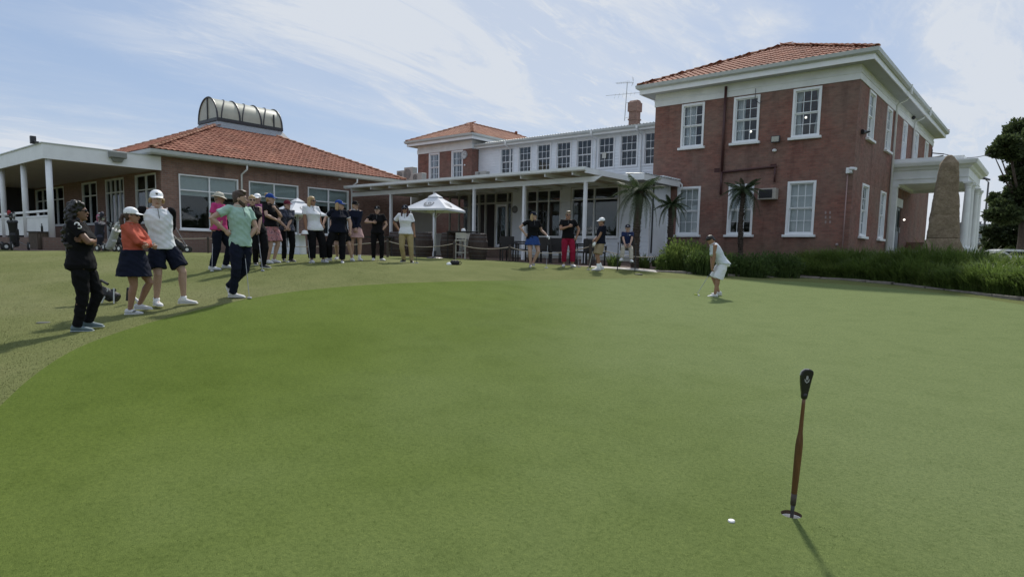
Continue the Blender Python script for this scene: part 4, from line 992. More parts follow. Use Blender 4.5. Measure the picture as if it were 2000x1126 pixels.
tree('small brownish tree far off between portico and apartment block', 95, [(1905,483,9),(1915,487,8),(1898,488,7)], (1905,489), leaf_mat('olive_leaf', (.05,.05,.03), (.08,.075,.04), (.11,.10,.06)), .35, n=900, tr=.12)

# belt of trees on the far side of the course, behind and beside the photographer
rg = random.Random(21); vs, fs = [], []
for i in range(64):
    a = -2.05-i*.056 if i < 64 else 0; q = rg.uniform(70, 85); cxx, cyy = q*1.25*math.sin(a), q*1.25*math.cos(a)
    leafball(vs, fs, (cxx, cyy, 1.6+rg.uniform(-1,1)), (6.5, 6.5, 4.2+rg.uniform(-1,1.5)), 420, 1.1, rg, 0, 1.6)
tag(link('tree_belt', mesh_from('tree_belt', vs, fs, M_TREED)), kind='stuff')

# ================================================================ obelisk
OBx, OBy = at(1838, 500, 21.6).x, at(1838, 500, 21.6).y; ozb = gz(OBx, OBy)
ob = thing('stone_obelisk', (OBx, OBy, ozb), 'rough brown sandstone obelisk standing in the shrubs before the portico', 'monument')
M_OB = bpy.data.materials.new('sandstone'); n_, l_, b_ = nodes_of(M_OB); t_ = n_.new('ShaderNodeTexCoord').outputs['Object']
c_ = ramp(n_, l_, tnoise(n_, l_, t_, 3.2, 10, .75), [(.32, (.15,.115,.076)), (.5, (.235,.182,.122)), (.68, (.31,.25,.175))])
c_ = cmix(n_, l_, .7, c_, ramp(n_, l_, tnoise(n_, l_, t_, 14, 8, .8), [(.35, (.55,.5,.45)), (.55, (1.05,1.05,1.05))]), 'MULTIPLY')
l_.new(c_, b_.inputs['Base Color']); b_.inputs['Roughness'].default_value = .95
bp_ = n_.new('ShaderNodeBump'); bp_.inputs['Strength'].default_value = .9; bp_.inputs['Distance'].default_value = .03; l_.new(tnoise(n_, l_, t_, 9, 8, .7), bp_.inputs['Height']); l_.new(bp_.outputs[0], b_.inputs['Normal'])
def rough_shaft(levels, name, seg=14, amp=.022):
    vs, fs = [], []; m = 4*seg
    Z = np.linspace(levels[0][0], levels[-1][0], 70)
    for z in Z:
        w_ = np.interp(z, [l[0] for l in levels], [l[1] for l in levels]); w2 = np.interp(z, [l[0] for l in levels], [l[2] for l in levels])
        for i in range(m):
            s, t = divmod(i, seg); f = t/seg*2-1; c = [(f,-1),(1,f),(-f,1),(-1,-f)][s]; k = 1/max(1, (abs(c[0])**6+abs(c[1])**6)**(1/6))
            p = Vector((c[0]*w_*k, c[1]*w2*k, z)); nn = noise.fractal(p*2.6+Vector((3,1,7)), 1, 2, 5)*amp*1.6+noise.noise(p*9)*amp*.4
            vs.append((p.x*(1+nn/w_*.9), p.y*(1+nn/w_*.9), z))
    for j in range(len(Z)-1):
        for i in range(m): fs.append((j*m+i, j*m+(i+1)%m, (j+1)*m+(i+1)%m, (j+1)*m+i))
    fs.append(tuple(range(m))[::-1]); fs.append(tuple((len(Z)-1)*m+i for i in range(m)))
    o = link(name, mesh_from(name, vs, fs, M_OB, True), ob); o.rotation_euler = (0,0,-math.atan2(OBx, OBy)+.06); return o
zt = at(1850, 306, 21.6).z-ozb; zs = at(1843, 466, 21.6).z-ozb
rough_shaft([(zs,.455,.40),(zs+.6,.41,.37),(zt-.55,.285,.27),(zt-.27,.262,.25),(zt-.04,.11,.11),(zt,.05,.05)], 'shaft')
rough_shaft([(-.1,.66,.60),(zs-.40,.61,.55),(zs-.04,.47,.42),(zs-.005,.45,.41)], 'plinth', amp=.02)

# ================================================================ fittings on the buildings
def small(mb, name, m, label, cat, smooth=False, group=None): 
    xs_ = [v[0] for v in mb.v]; ys_ = [v[1] for v in mb.v]; zs_ = [v[2] for v in mb.v]
    return tag(mb.build(name, m, None, smooth=smooth, origin=((min(xs_)+max(xs_))/2, (min(ys_)+max(ys_))/2, min(zs_))), label, cat, group)
p = on_y(1517.5, 273, YA)
fl1 = thing('flood_light', (p.x, YA-.1, p.z), 'square flood light with dark frame between the upper windows of the brick clubhouse', 'flood light')
MB().box(p.x-.17,p.x+.17,YA-.22,YA-.12,p.z-.13,p.z+.13).box(p.x-.03,p.x+.03,YA-.12,YA-.002,p.z-.06,p.z+.0).build('housing', M_DARKMETAL, fl1, bevel=.01)
MB().box(p.x-.14,p.x+.14,YA-.226,YA-.22,p.z-.10,p.z+.10).build('lens', mat('flood_lens', (.42,.42,.36), .25, .1, 8), fl1)
p = on_y(1513.5, 294.5, YA); small(MB().lathe((p.x,YA-.06,p.z-.06), [(.03,0),(.08,.03),(.09,.09),(.05,.12)], 14), 'sensor_lamp', M_WHITE, 'small white round lamp below the flood light on the brick wall', 'lamp')
# air conditioner in the wall
p0, p1 = on_y(1485, 391, YA), on_y(1521, 368, YA)
ac = thing('wall_air_conditioner', ((p0.x+p1.x)/2, YA-.2, p0.z), 'window air conditioner jutting from the brick wall beside the palm', 'air conditioner')
MB().box(p0.x,p1.x,YA-.34,YA-.002,p0.z,p1.z).build('casing', mat('ac_cream', (.42,.39,.35), .6, .1, 5), ac, bevel=.012)
mb = MB()
for i in range(9): z = p0.z+.06+i*(p1.z-p0.z-.12)/9; mb.box(p0.x+.05,p1.x-.14,YA-.352,YA-.341,z,z+.026)
mb.build('grille', M_DARKMETAL, ac); MB().box(p0.x+.04,p1.x-.13,YA-.3405,YA-.3402,p0.z+.05,p1.z-.05).build('grille_back', mat('grille_dark', (.03,.028,.028), .8), ac)
# security camera on conduit
p = on_y(1656, 332, YA-.12); pb = on_y(1644, 488, YA-.12)
cc = thing('security_camera', (p.x, YA-.12, -.3), 'white security camera on a long pink conduit up the brick wall', 'camera')
MB().tube([(p.x,YA-.10,-.3),(p.x,YA-.10,p.z-.1)], .022, 8).build('conduit', mat('pinkish_conduit', (.33,.22,.21), .5, .1, 5), cc, smooth=True)
MB().box(p.x-.05,p.x+.12,YA-.2,YA-.03,p.z-.13,p.z+.08).build('junction_box', M_WHITE, cc, bevel=.01)
MB().tube([(p.x+.10,YA-.22,p.z+.04),(p.x+.34,YA-.44,p.z-.01)], .055, 12).build('camera_body', M_WHITE, cc, smooth=False)
MB().tube([(p.x+.05,YA-.16,p.z-.05),(p.x+.18,YA-.25,p.z-.14),(p.x+.2,YA-.3,p.z-.02)], .018, 6).build('bracket', M_GUTTER, cc)
small(MB().lathe((on_y(1635,477,YA).x,YA-.03,on_y(1635,477,YA).z-.05), [(.04,0),(.06,.04),(.04,.09)], 12), 'wall_socket_cover', mat('faded_pink', (.34,.27,.26), .6), 'small pale round cover low on the brick wall', 'cover')
p = on_x(1690,262,XB); sc_ = thing('corner_spotlight', (XB+.1,p.y-.2,p.z), 'dark spotlight on a bracket beside the first upper side window', 'spotlight')
MB().tube([(XB,p.y-.25,p.z-.02),(XB+.25,p.y-.5,p.z)], .03, 8).build('bracket', M_DARKMETAL, sc_); MB().tube([(XB+.15,p.y-.4,p.z+.0),(XB+.05,p.y-.75,p.z-.03)], [.05,.09], 12).build('lamp_head', M_DARKMETAL, sc_)
p = on_x(1780,230,XB); small(MB().lathe((XB+.1,p.y,p.z-.1), [(.02,0),(.08,.05),(.09,.14),(.03,.18)], 12), 'eave_camera', M_DARKMETAL, 'small dark dome camera under the side eave of the brick clubhouse', 'camera')
# flood lights on the verandah fascia
vf = thing('bulkhead_light', (-28.38, 9.9, 3.1), 'grey box flood light hung on the side fascia of the verandah', 'flood light')
p = on_x(229, 308, -28.35); MB().box(-28.41,-28.18,p.y-.30,p.y+.30,p.z-.02,p.z+.22).build('housing', mat('grey_housing', (.24,.25,.24), .5, .1, 6), vf, bevel=.02)
mb = MB()
for i in range(6): mb.box(-28.18,-28.168,p.y-.27,p.y+.27,p.z+.01+i*.034,p.z+.028+i*.034)
mb.build('louvre', mat('grey_louvre', (.36,.37,.35), .5), vf); mb = MB(); mb.poly([(-28.40,p.y-.2,p.z-.03),(-28.22,p.y-.2,p.z-.03),(-28.22,p.y+.2,p.z-.03),(-28.40,p.y+.2,p.z-.03),(-28.39,p.y-.15,p.z-.17),(-28.30,p.y-.15,p.z-.17),(-28.30,p.y+.15,p.z-.17),(-28.39,p.y+.15,p.z-.17)], [(0,1,2,3),(4,5,6,7),(0,1,5,4),(1,2,6,5),(2,3,7,6),(3,0,4,7)])
mb.build('bracket', mat('grey_housing'  , (.24,.25,.24)), vf)
p = on_y(70, 281, 7.45); rl_ = thing('roof_flood_light', (p.x, 7.45, 3.6), 'dark flood light tilted up on the corner of the verandah roof', 'flood light')
MB().box(p.x-.22,p.x-.10,7.32,7.50,3.58,3.86).build('lamp_head', M_DARKMETAL, rl_, bevel=.01); MB().tube([(p.x-.12,7.42,3.68),(p.x+.12,7.45,3.62),(p.x+.28,7.46,3.60)], .035, 8).build('arm', M_DARKMETAL, rl_)
# roof air conditioners
def condenser(px_, py_, D, w_, h_, label, rz=0):
    p = at(px_, py_, D); t = thing('roof_air_conditioner', (p.x, p.y, p.z-h_/2), label, 'air conditioner', 'condensers on the flat roofs', rz); z0 = p.z-h_/2
    cm_ = mat('condenser_cream', (.40,.40,.37), .55, .08, 4)
    mb = MB(); mb.box(p.x-w_/2,p.x+w_/2,p.y-.18,p.y+.18,z0,z0+h_); mb.build('casing', cm_, t, bevel=.015)
    mb = MB(); c = (p.x-.12*w_, z0+h_*.52); r = h_*.38
    for k in range(4): 
        for i in range(20):
            a, b = i*math.pi/10, (i+1)*math.pi/10; r0, r1 = r*(k+.6)/4.2, r*(k+1)/4.2
            mb.poly([(c[0]+q*math.cos(t_), p.y-.19, c[1]+q*math.sin(t_)) for t_ in (a,b) for q in (r0,r1)], [(0,1,3,2)])
    mb.build('fan_grille', M_DARKMETAL, t); MB().box(p.x-w_*.4,p.x-w_*.3,p.y-.15,p.y+.15,z0-.35,z0-.002).box(p.x+w_*.3,p.x+w_*.4,p.y-.15,p.y+.15,z0-.35,z0-.002).build('stand', M_GUTTER, t)
condenser(787, 343, 41, .80, .60, 'air conditioner unit furthest left behind the pavilion roof')
condenser(802, 341, 39.5, .80, .85, 'tallest air conditioner unit beside the brick wing')
condenser(818, 347, 38.5, .95, .50, 'low air conditioner unit right against the left end of the brick wing')
condenser(942, 339, 41.0, .95, .24, 'long low air conditioner unit below the clock on the pergola roof line')
small(MB().box(-29.42,-29.25,31.2,31.4,4.55,4.9), 'junction_box', M_CREAM, 'small cream junction box in the corner of brick wing and weatherboards', 'box')
# chimney
chx, chy = at(1240, 240, 38.6).x, 33.8
chx = on_y(1239.5, 225, chy).x; zt_ = on_y(1240, 197, chy).z
ch = thing('brick_chimney', (chx, chy, 6.9), 'square brick chimney rising behind the weatherboard wing roof', 'chimney')
cw = .24
MB().box(chx-cw,chx+cw,chy-cw,chy+cw,6.5,zt_-.62).build('stack', M_BRICK_L, ch)
MB().box(chx-cw-.04,chx+cw+.04,chy-cw-.04,chy+cw+.04,zt_-1.10,zt_-1.02).build('band', M_BRICK_L, ch)
MB().box(chx-cw-.06,chx+cw+.06,chy-cw-.06,chy+cw+.06,zt_-.62,zt_-.12).prism([(chy-cw-.06,zt_-.12),(chy-cw+.08,zt_),(chy+cw-.08,zt_),(chy+cw+.06,zt_-.12)], chx-cw, chx+cw).build('cap', M_BRICK_L, ch)
# television aerial
ax = on_y(1221.5, 230, chy).x; azt = on_y(1224, 161, chy).z; azb = on_y(1220, 236, chy).z
an = thing('television_aerial', (ax, chy, azb), 'thin television aerial with two sets of rods beside the chimney', 'aerial')
MB().tube([(ax-.05,chy,azb),(ax+.04,chy,azt)], .022, 6).build('mast', M_GUTTER, an)
MB().tube([(ax,chy,azb+.15),(chx-cw,chy,azb+.18)], .012, 5).tube([(ax,chy,azb+1.0),(chx-cw,chy,azb+1.03)], .012, 5).build('wall_bracket', M_GUTTER, an)
mb = MB(); mb.tube([(ax-.62,chy-.1,azt+.02),(ax+.40,chy+.1,azt-.06)], .013, 5)
for i in range(9): x = ax-.6+i*.11; mb.tube([(x,chy-.28,azt),(x,chy+.12,azt)], .006, 4)
mb.tube([(ax+.36,chy,azt+.25),(ax+.42,chy,azt-.02),(ax+.32,chy,azt-.28)], .010, 4).tube([(ax+.44,chy,azt+.2),(ax+.42,chy,azt-.02),(ax+.40,chy,azt-.22)], .008, 4); mb.build('upper_rods', M_GUTTER, an)
mb = MB(); zl = on_y(1222,186,chy).z; mb.tube([(ax-1.0,chy-.6,zl-.02),(ax+.7,chy+.4,zl+.12)], .012, 5)
for i, ln in enumerate((.9,.8,.75,.6,.5,.45)): x = ax-.75+i*.26; mb.tube([(x-ln*.35,chy+ln*.5,zl),(x+ln*.35,chy-ln*.5,zl+.06)], .008, 4)
mb.build('lower_rods', M_GUTTER, an)
# power line from the side eave to the trees
p0 = Vector((XB+.6, 44.8, on_x(1826,284,XB+.6).z)); p1 = at(1940, 299, 44)
pts_ = [tuple(p0.lerp(p1, i/14)+Vector((0,0,-.25*math.sin(math.pi*i/14)))) for i in range(15)]
small(MB().tube(pts_, .022, 5), 'power_line', M_DARKMETAL, 'thin dark power line running from the clubhouse eave to the trees', 'cable')
mb = MB(); mb.tube([(XB,44.8,p0.z+.3),(XB,44.8,p0.z-.25)], .05, 6).tube([(XB+.02,44.8,p0.z+.1),tuple(p0)], .03, 6).tube([(XB+.02,44.8,p0.z-.15),(XB+.6,44.7,p0.z-.1)], .03, 6)
small(mb, 'cable_bracket', M_DARKMETAL, 'dark bracket where the power line meets the clubhouse corner', 'bracket')

# ================================================================ beyond the shrubs: street lamp, apartment block, cars
lp = at(1920, 470, 58); lz = at(1928, 357, 58).z
sl_ = thing('street_lamp', (lp.x, lp.y, -1.0), 'tall street lamp with curved double arm behind the trees at right', 'street lamp')
MB().tube([(lp.x,lp.y,-1.2),(lp.x,lp.y,lz)], [.11,.07], 10).tube([(lp.x,lp.y,lz),(lp.x-.25,lp.y-.1,lz+.25),(lp.x-1.3,lp.y-.6,lz+.40)], .04, 8).build('pole', mat('lamp_pole', (.14,.14,.15), .5), sl_)
lh = MB().prism([(-.12,0),(.12,0),(.08,.13),(-.08,.13)], -.5, .25).build('lamp_head', mat('lamp_head_dark', (.08,.08,.09), .5), None)
lh.parent = sl_; lh.location = (-.15, -.05, lz+1.0+.22); lh.rotation_euler = (0,.35,.5)
ab0, ab1 = at(1899, 478, 300), at(1921, 478, 300); abt = at(1905, 434, 300).z
ab = thing('apartment_block', (ab0.x, ab0.y, -2), 'grey apartment block far away between portico and trees', 'building')
dx_ = (ab1-ab0); dx_.z = 0; Wd = dx_.length; ang = math.atan2(dx_.y, dx_.x); ab.rotation_euler = (0,0,ang)
def lbox(parent, name, m, *boxes):
    mb = MB()
    for b in boxes: mb.box(*b)
    me = bpy.data.meshes.new(name); me.from_pydata(mb.v, [], mb.f); me.materials.append(m); return link(name, me, parent)
Hh = abt+2
lbox(ab, 'tower', mat('tower_grey', (.14,.14,.165), .7, .08, .2), (0,Wd*.62,0,14,0,Hh))
lbox(ab, 'pale_tower', mat('tower_pale', (.30,.32,.34), .6, .06, .2), (Wd*.62,Wd*1.6,1,14,0,Hh-.6))
lbox(ab, 'roof', mat('tower_roof', (.2,.2,.22), .7), (-.2,Wd*.64,-.2,14.2,Hh,Hh+.3))
for fl in range(8):
    for c in range(3):
        z = Hh-1.4-fl*1.35*1.0
        if z > 1: lbox(ab, 'window', mat('far_window', (.30,.34,.40), .25, .1, .5), (.25+c*Wd*.20, .25+c*Wd*.20+Wd*.12, -.05, .0, z-.4, z+.5))
def car(px_, py_, D, colr, label, rz):
    p = at(px_, py_, D); z0 = p.z-1.45; t = thing('parked_car', (p.x, p.y, z0), label, 'car', 'cars parked beyond the shrubs', rz)
    m = mat('car_paint_'+label.split()[0], colr, .25, .03, 2); mg = mat('car_glass', (.03,.035,.04), .08, .05)
    def lb(name, mm, prof, w_, sm=False):
        vs = [(x, -w_, z) for x, z in prof]+[(x, w_, z) for x, z in prof]; n = len(prof)
        me = bpy.data.meshes.new(name); me.from_pydata(vs, [], [tuple(range(n)), tuple(range(n,2*n))[::-1]]+[(i,i+n,(i+1)%n+n,(i+1)%n) for i in range(n)]); me.materials.append(mm)
        bm = bmesh.new(); bm.from_mesh(me); bmesh.ops.recalc_face_normals(bm, faces=bm.faces); bmesh.ops.bevel(bm, geom=list(bm.edges), offset=.04, segments=2, affect='EDGES'); bm.to_mesh(me); bm.free(); return link(name, me, t)
    lb('body', m, [(-2.2,.3),(2.2,.3),(2.25,.65),(2.1,.85),(1.1,.95),(-1.7,.98),(-2.2,.9)], .87)
    cab = lb('cabin', m, [(-1.6,.95),(1.0,.93),(.35,1.40),(.1,1.45),(-.9,1.45),(-1.2,1.40)], .72)
    lb('side_windows', mg, [(-1.42,.99),(.82,.98),(.28,1.34),(-1.1,1.35)], .735)
    lb('windscreen', mg, [(.42,1.34),(.95,.98),(1.02,.98),(.46,1.37)], .62)
    for x in (-1.35, 1.4):
        for s in (-.80, .80):
            me = bpy.data.meshes.new('wheel'); bm = bmesh.new(); bmesh.ops.create_cone(bm, cap_ends=True, segments=20, radius1=.32, radius2=.32, depth=.2, matrix=Matrix.Translation((x,s,.32)) @ Matrix.Rotation(R(90),4,'X')); bm.to_mesh(me); bm.free(); me.materials.append(mat('tyre', (.02,.02,.02), .8)); link('wheel', me, t)
    for s in (-.6,.6): 
        me = bpy.data.meshes.new('headlight'); bm = bmesh.new(); bmesh.ops.create_cube(bm, size=1, matrix=Matrix.Translation((2.2,s,.7)) @ Matrix.Diagonal((.12,.3,.14,1))); bm.to_mesh(me); bm.free(); me.materials.append(mat('headlight_lens', (.6,.6,.6), .1)); link('headlight', me, t)
car(1903, 487, 38, (.035,.035,.04), 'black parked car nearest the portico columns', .3)
car(1940, 489.5, 42, (.62,.63,.64), 'white parked car in the middle of the row beyond the shrubs', .55)
car(1978, 487, 44, (.70,.71,.72), 'silvery parked car furthest right beyond the shrubs', .6)

# ================================================================ terrace furniture
M_CANVAS = mat('umbrella_canvas', (.66,.68,.72), .8, .04, 3, .15, 60)
M_PRINT = mat('print_grey', (.17,.18,.20), .7, .1, 20)
M_BARREL = mat('barrel_oak', (.055,.036,.030), .75, .25, 7, .4, 40)
M_HOOP = mat('barrel_hoop', (.10,.09,.09), .5, .2, 12, metal=.5)
M_WICK = mat('dark_wicker', (.022,.020,.020), .7, .3, 30, .6, 90)
M_POSTW = mat('rope_post_timber', (.065,.05,.04), .85, .2, 9)
M_ROPE = mat('pale_rope', (.36,.32,.26), .9, .15, 40)
def umbrella(px_, pyt, D, d, drop, label, rz, zb):
    top = at(px_, pyt, D); t = thing('market_umbrella', (top.x, top.y, zb), label, 'umbrella', 'white umbrellas on the terrace'); zt = top.z; c = []
    for i in range(4): a = rz+i*math.pi/2; c.append((top.x+d*math.cos(a), top.y+d*math.sin(a)))
    vs, fs = [], []; n = 8
    for i in range(4):
        A_, B_ = Vector((*c[i],0)), Vector((*c[(i+1)%4],0)); k = len(vs)
        for r_ in range(n+1):
            f = .14+.86*r_/n
            for s_ in range(n+1):
                q = A_.lerp(B_, s_/n); x, y = top.x+(q.x-top.x)*f, top.y+(q.y-top.y)*f
                sag = .05*math.sin(math.pi*s_/n)*f*1.4*math.sin(math.pi*min(1,r_/n*.9)); vs.append((x, y, zt-.06-drop*(f**1.04)-sag))
        for r_ in range(n):
            for s_ in range(n): fs.append((k+r_*(n+1)+s_, k+r_*(n+1)+s_+1, k+(r_+1)*(n+1)+s_+1, k+(r_+1)*(n+1)+s_))
        k2 = len(vs)
        for s_ in range(n+1): q = A_.lerp(B_, s_/n); vs += [(q.x, q.y, zt-.06-drop-.0), (q.x, q.y, zt-.06-drop-.065)]
        fs += [(k2+2*s_, k2+2*s_+2, k2+2*s_+3, k2+2*s_+1) for s_ in range(n)]
    o = MB().poly(vs, fs).build('canopy', M_CANVAS, t)
    mb = MB(); mb.poly([(top.x,top.y,zt)]+[(top.x+(x-top.x)*.24, top.y+(y-top.y)*.24, zt-.02-drop*.22) for x, y in c]+[(top.x+(x-top.x)*.24, top.y+(y-top.y)*.24, zt-.05-drop*.22) for x, y in c], [(0,1,2),(0,2,3),(0,3,4),(0,4,1),(1,2,6,5),(2,3,7,6),(3,4,8,7),(4,1,5,8)]); mb.build('vent_cap', M_CANVAS, t)
    MB().tube([(top.x,top.y,zb),(top.x,top.y,zt-.08)], .026, 12).build('pole', mat('pole_aluminium', (.42,.44,.46), .4, .05, 3, metal=.4), t, smooth=True)
    mb = MB()
    for x, y in c: mb.tube([(top.x,top.y,zt-.10),(x-(x-top.x)*.03,y-(y-top.y)*.03,zt-.09-drop)], .012, 5).tube([(top.x,top.y,zt-drop-.35),(top.x+(x-top.x)*.5,top.y+(y-top.y)*.5,zt-.10-drop*.52)], .010, 5)
    mb.build('ribs', M_GUTTER, t)
    MB().lathe((top.x,top.y,zb), [(.3,0),(.3,.05),(.27,.07),(.05,.09),(.05,.3),(.04,.3)], 20).build('base_weight', M_DARKMETAL, t)
    # printed round emblem on every panel
    for i in range(4):
        A_, B_ = Vector((*c[i], zt-.06-drop)), Vector((*c[(i+1)%4], zt-.06-drop)); T_ = Vector((top.x, top.y, zt-.06)); mid = (A_+B_)/2; ux = (B_-A_).normalized(); up = (T_-mid).normalized(); nz = ux.cross(up)
        if nz.z < 0: nz = -nz
        P0 = mid+up*(T_-mid).length*.42-Vector((0,0,.035))+nz*.012; mb = MB()
        def arc_(r0, r1, a0, a1, n=16, o=(0,0)):
            pts_ = []
            for j in range(n+1):
                a = a0+(a1-a0)*j/n
                for r_ in (r0, r1): q = P0+ux*(r_*math.cos(a)+o[0])+up*(r_*math.sin(a)+o[1]); pts_.append(tuple(q))
            mb.poly(pts_, [(2*j, 2*j+1, 2*j+3, 2*j+2) for j in range(n)])
        arc_(.13,.19,0,2*math.pi,32); arc_(.05,.085,-.6,2.6); arc_(.03,.055,2.4,5.6,12,(.02,-.02)); arc_(.085,.10,3.3,5.4,12)
        mb.build('round_emblem', M_PRINT, t)
    return t
umbrella(850.5, 377, 22.6, 1.12, .51, 'white market umbrella with round printed emblems above the barrels', YAW-R(90)+R(25), -.3)
umbrella(581, 386.5, 25.5, 1.12, .56, 'white market umbrella behind the golfers, before the pavilion windows', YAW-R(90)+R(5), -.28)

def barrel(px_, py_, D, label, lid=True):
    p = at(px_, py_, D); z0 = gz(p.x, p.y)
    t = thing('wine_barrel', (p.x, p.y, z0), label, 'barrel', 'old wine barrels on the terrace'); n = 20; H_ = .94
    for i in range(n):
        a0, a1 = 2*math.pi*i/n+.008, 2*math.pi*(i+1)/n-.008; pts_ = []; K = 8
        for j in range(K+1):
            f = j/K; r_ = .285+.075*math.sin(math.pi*f)
            for a in (a0, a1):
                for rr in (r_, r_-.022): pts_.append((p.x+rr*math.cos(a), p.y+rr*math.sin(a), z0+f*H_))
        fs = []
        for j in range(K): b = j*4; fs += [(b,b+2,b+6,b+4),(b+1,b+5,b+7,b+3),(b,b+4,b+5,b+1),(b+2,b+3,b+7,b+6)]
        fs += [(0,1,3,2),(K*4,K*4+2,K*4+3,K*4+1)]
        MB().poly(pts_, fs).build('stave', M_BARREL, t)
    for f in (.03,.14,.30,.68,.84,.95):
        r_ = .287+.075*math.sin(math.pi*f)+.002; r2 = .287+.075*math.sin(math.pi*(f+.035))+.002; MB().lathe((p.x,p.y,z0+f*H_), [(r_,0),(r_+.004,.002),(r2+.004,.033),(r2,.035)], 28).build('hoop', M_HOOP, t)
    MB().lathe((p.x,p.y,z0+H_-.035), [(.27,0),(.27,.02)], 24).build('barrel_head', M_BARREL, t); return t
barrel(828, 500, 24.6, 'dark oak wine barrel furthest left, beside the umbrella base')
barrel(878, 501, 24.4, 'dark oak wine barrel directly under the right half of the umbrella')
barrel(933, 504, 23.6, 'dark oak wine barrel standing apart at the right by the glass door')
barrel(776, 500, 25.4, 'dark oak wine barrel just behind the woman in khaki trousers')

def chair(px_, py_, D, rz, label, z0=None):
    p = at(px_, py_, D); z0 = gz(p.x, p.y) if z0 is None else z0
    t = thing('wicker_chair', (p.x, p.y, z0), label, 'chair', 'dark wicker chairs on the terrace', rz)
    def b(name, *bx): return lbox(t, name, M_WICK, *bx)
    b('seat', (-.26,.26,-.26,.26,.40,.46)); b('backrest', (-.27,.27,.24,.29,.46,.90)); 
    for s in (-1,1): b('armrest', (s*.27-.03,s*.27+.03,-.26,.26,.63,.67),(s*.27-.025,s*.27+.025,-.26,-.21,.46,.63))
    for x in (-.24,.24):
        for y in (-.24,.25): b('leg', (x-.022,x+.022,y-.022,y+.022,0,.40))
    return t
TZ = -.24
chair(992, 498, 23.6, YAW+.2, 'wicker chair by the rope post outside the glass door', None)
chair(1022, 499, 23.9, YAW-1.4, 'wicker chair behind the legs of the woman in the blue skirt')
chair(1062, 500, 23.4, YAW+3.0, 'wicker chair between the blue skirted woman and the man in crimson trousers')
chair(1088, 501, 23.2, YAW+.1, 'wicker chair directly behind the man in crimson trousers')
chair(1128, 503, 22.9, YAW-1.5, 'wicker chair left of the pergola post nearest the palms')
chair(1163, 504, 22.8, YAW+.3, 'wicker chair behind the boy in khaki shorts')
def table(px_, py_, D, w_, d_, h_, label, rz=YAW, cat='table', z0=None, m=None):
    p = at(px_, py_, D); z0 = gz(p.x, p.y) if z0 is None else z0; t = thing('cafe_table', (p.x, p.y, z0), label, cat, 'dark tables on the terrace', rz); m = m or M_WICK
    lbox(t, 'table_top', m, (-w_/2,w_/2,-d_/2,d_/2,h_-.04,h_))
    for x in (-w_/2+.05,w_/2-.05):
        for y in (-d_/2+.05,d_/2-.05): lbox(t, 'leg', m, (x-.02,x+.02,y-.02,y+.02,0,h_-.04))
    return t
table(1008, 499, 24.4, .8, .8, .74, 'square dark table between the wicker chairs by the door')
table(1075, 500, 24.2, .8, .8, .74, 'square dark table behind the golfers under the pergola')
table(1144, 501, 23.8, .8, .8, .74, 'square dark table behind the pergola post nearest the palms')
table(903, 500, 24.0, 1.15, .5, 1.0, 'tall dark bar table between the two right hand barrels')
table(730, 497, 25.2, 1.6, .8, .74, 'long dark table behind the golfers at the left end of the pergola')
p = at(905, 452.5, 24.0)
zc_ = gz(p.x,p.y)+1.0; hm = MB().lathe((p.x,p.y,zc_+.001), [(.0,.11),(.05,.10),(.08,.06),(.085,.01),(.085,0)][::-1], 16); small(hm, 'white_hat', M_WHITE, 'white cap left lying on the tall bar table', 'cap')
def stool(px_, py_, D, label, colr=(.46,.45,.40)):
    p = at(px_, py_, D); z0 = gz(p.x,p.y); t = thing('bar_stool', (p.x,p.y,z0), label, 'stool', 'pale stools at the bar table', YAW); m = mat('stool_cream', colr, .6, .1, 6)
    lbox(t, 'seat', m, (-.19,.19,-.17,.17,.64,.68)); lbox(t, 'backrest', m, (-.19,.19,.15,.18,.74,.94)); 
    for x in (-.17,.17):
        for y in (-.15,.15): lbox(t, 'leg', m, (x-.015,x+.015,y-.015,y+.015,0,.64 if y < 0 else .94))
    lbox(t, 'footrest', m, (-.17,.17,-.16,-.14,.22,.25)); return t
stool(899, 502, 23.2, 'pale bar stool in front of the tall table, left one'); stool(911, 502, 24.6, 'pale bar stool behind the tall table, right one')

# rope barrier
def rope_post(px_, pyb, D, h_, label):
    p = at(px_, pyb, D); z0 = gz(p.x,p.y); t = thing('rope_post', (p.x,p.y,z0), label, 'post', 'timber posts of the rope barrier'); MB().lathe((p.x,p.y,z0), [(.04,0),(.04,h_-.02),(.03,h_)], 10).build('post', M_POSTW, t)
    MB().lathe((p.x,p.y,z0+h_-.09), [(.046,0),(.05,.01),(.046,.03)], 10).build('rope_ring', M_DARKMETAL, t); return Vector((p.x,p.y,z0+h_-.07))
rp = [rope_post(407, 491, 24.5, .62, 'rope post furthest left, before the pavilion wall'), rope_post(757, 503, 22.4, .62, 'rope post left of the woman in khaki trousers'),
      rope_post(887, 502.5, 22.6, .62, 'rope post between the barrels under the umbrella'), rope_post(995, 508.5, 22.9, .58, 'rope post in front of the wicker chair by the door'),
      rope_post(1152, 520, 20.4, .72, 'dark rope post beside the boy in khaki shorts'), rope_post(1320, 523, 22.4, .62, 'rope post half hidden in the bright bush')]
def rope(a, b, sag, label):
    pts_ = [tuple(a.lerp(b, i/12)+Vector((0,0,-sag*4*(i/12)*(1-i/12)))) for i in range(13)]
    small(MB().tube(pts_, .014, 6), 'rope', M_ROPE, label, 'rope', True, 'rope spans of the barrier')
rope(rp[0]+Vector((-1.0,-2.6,.03)), rp[0], .06, 'pale rope running along the pavilion wall to the left post')
rope(rp[1], rp[2], .16, 'pale rope sagging across the front of the barrels'); rope(rp[2], rp[3], .12, 'pale rope sagging before the right hand barrel and the door')
rope(rp[3], rp[4], .22, 'pale rope passing behind the blue skirted woman and the man in crimson'); rope(rp[4], rp[5], .20, 'pale rope passing behind the seated boy to the bushes')
rope(rp[0], rp[1], .25, 'long pale rope behind the group of golfers at left')
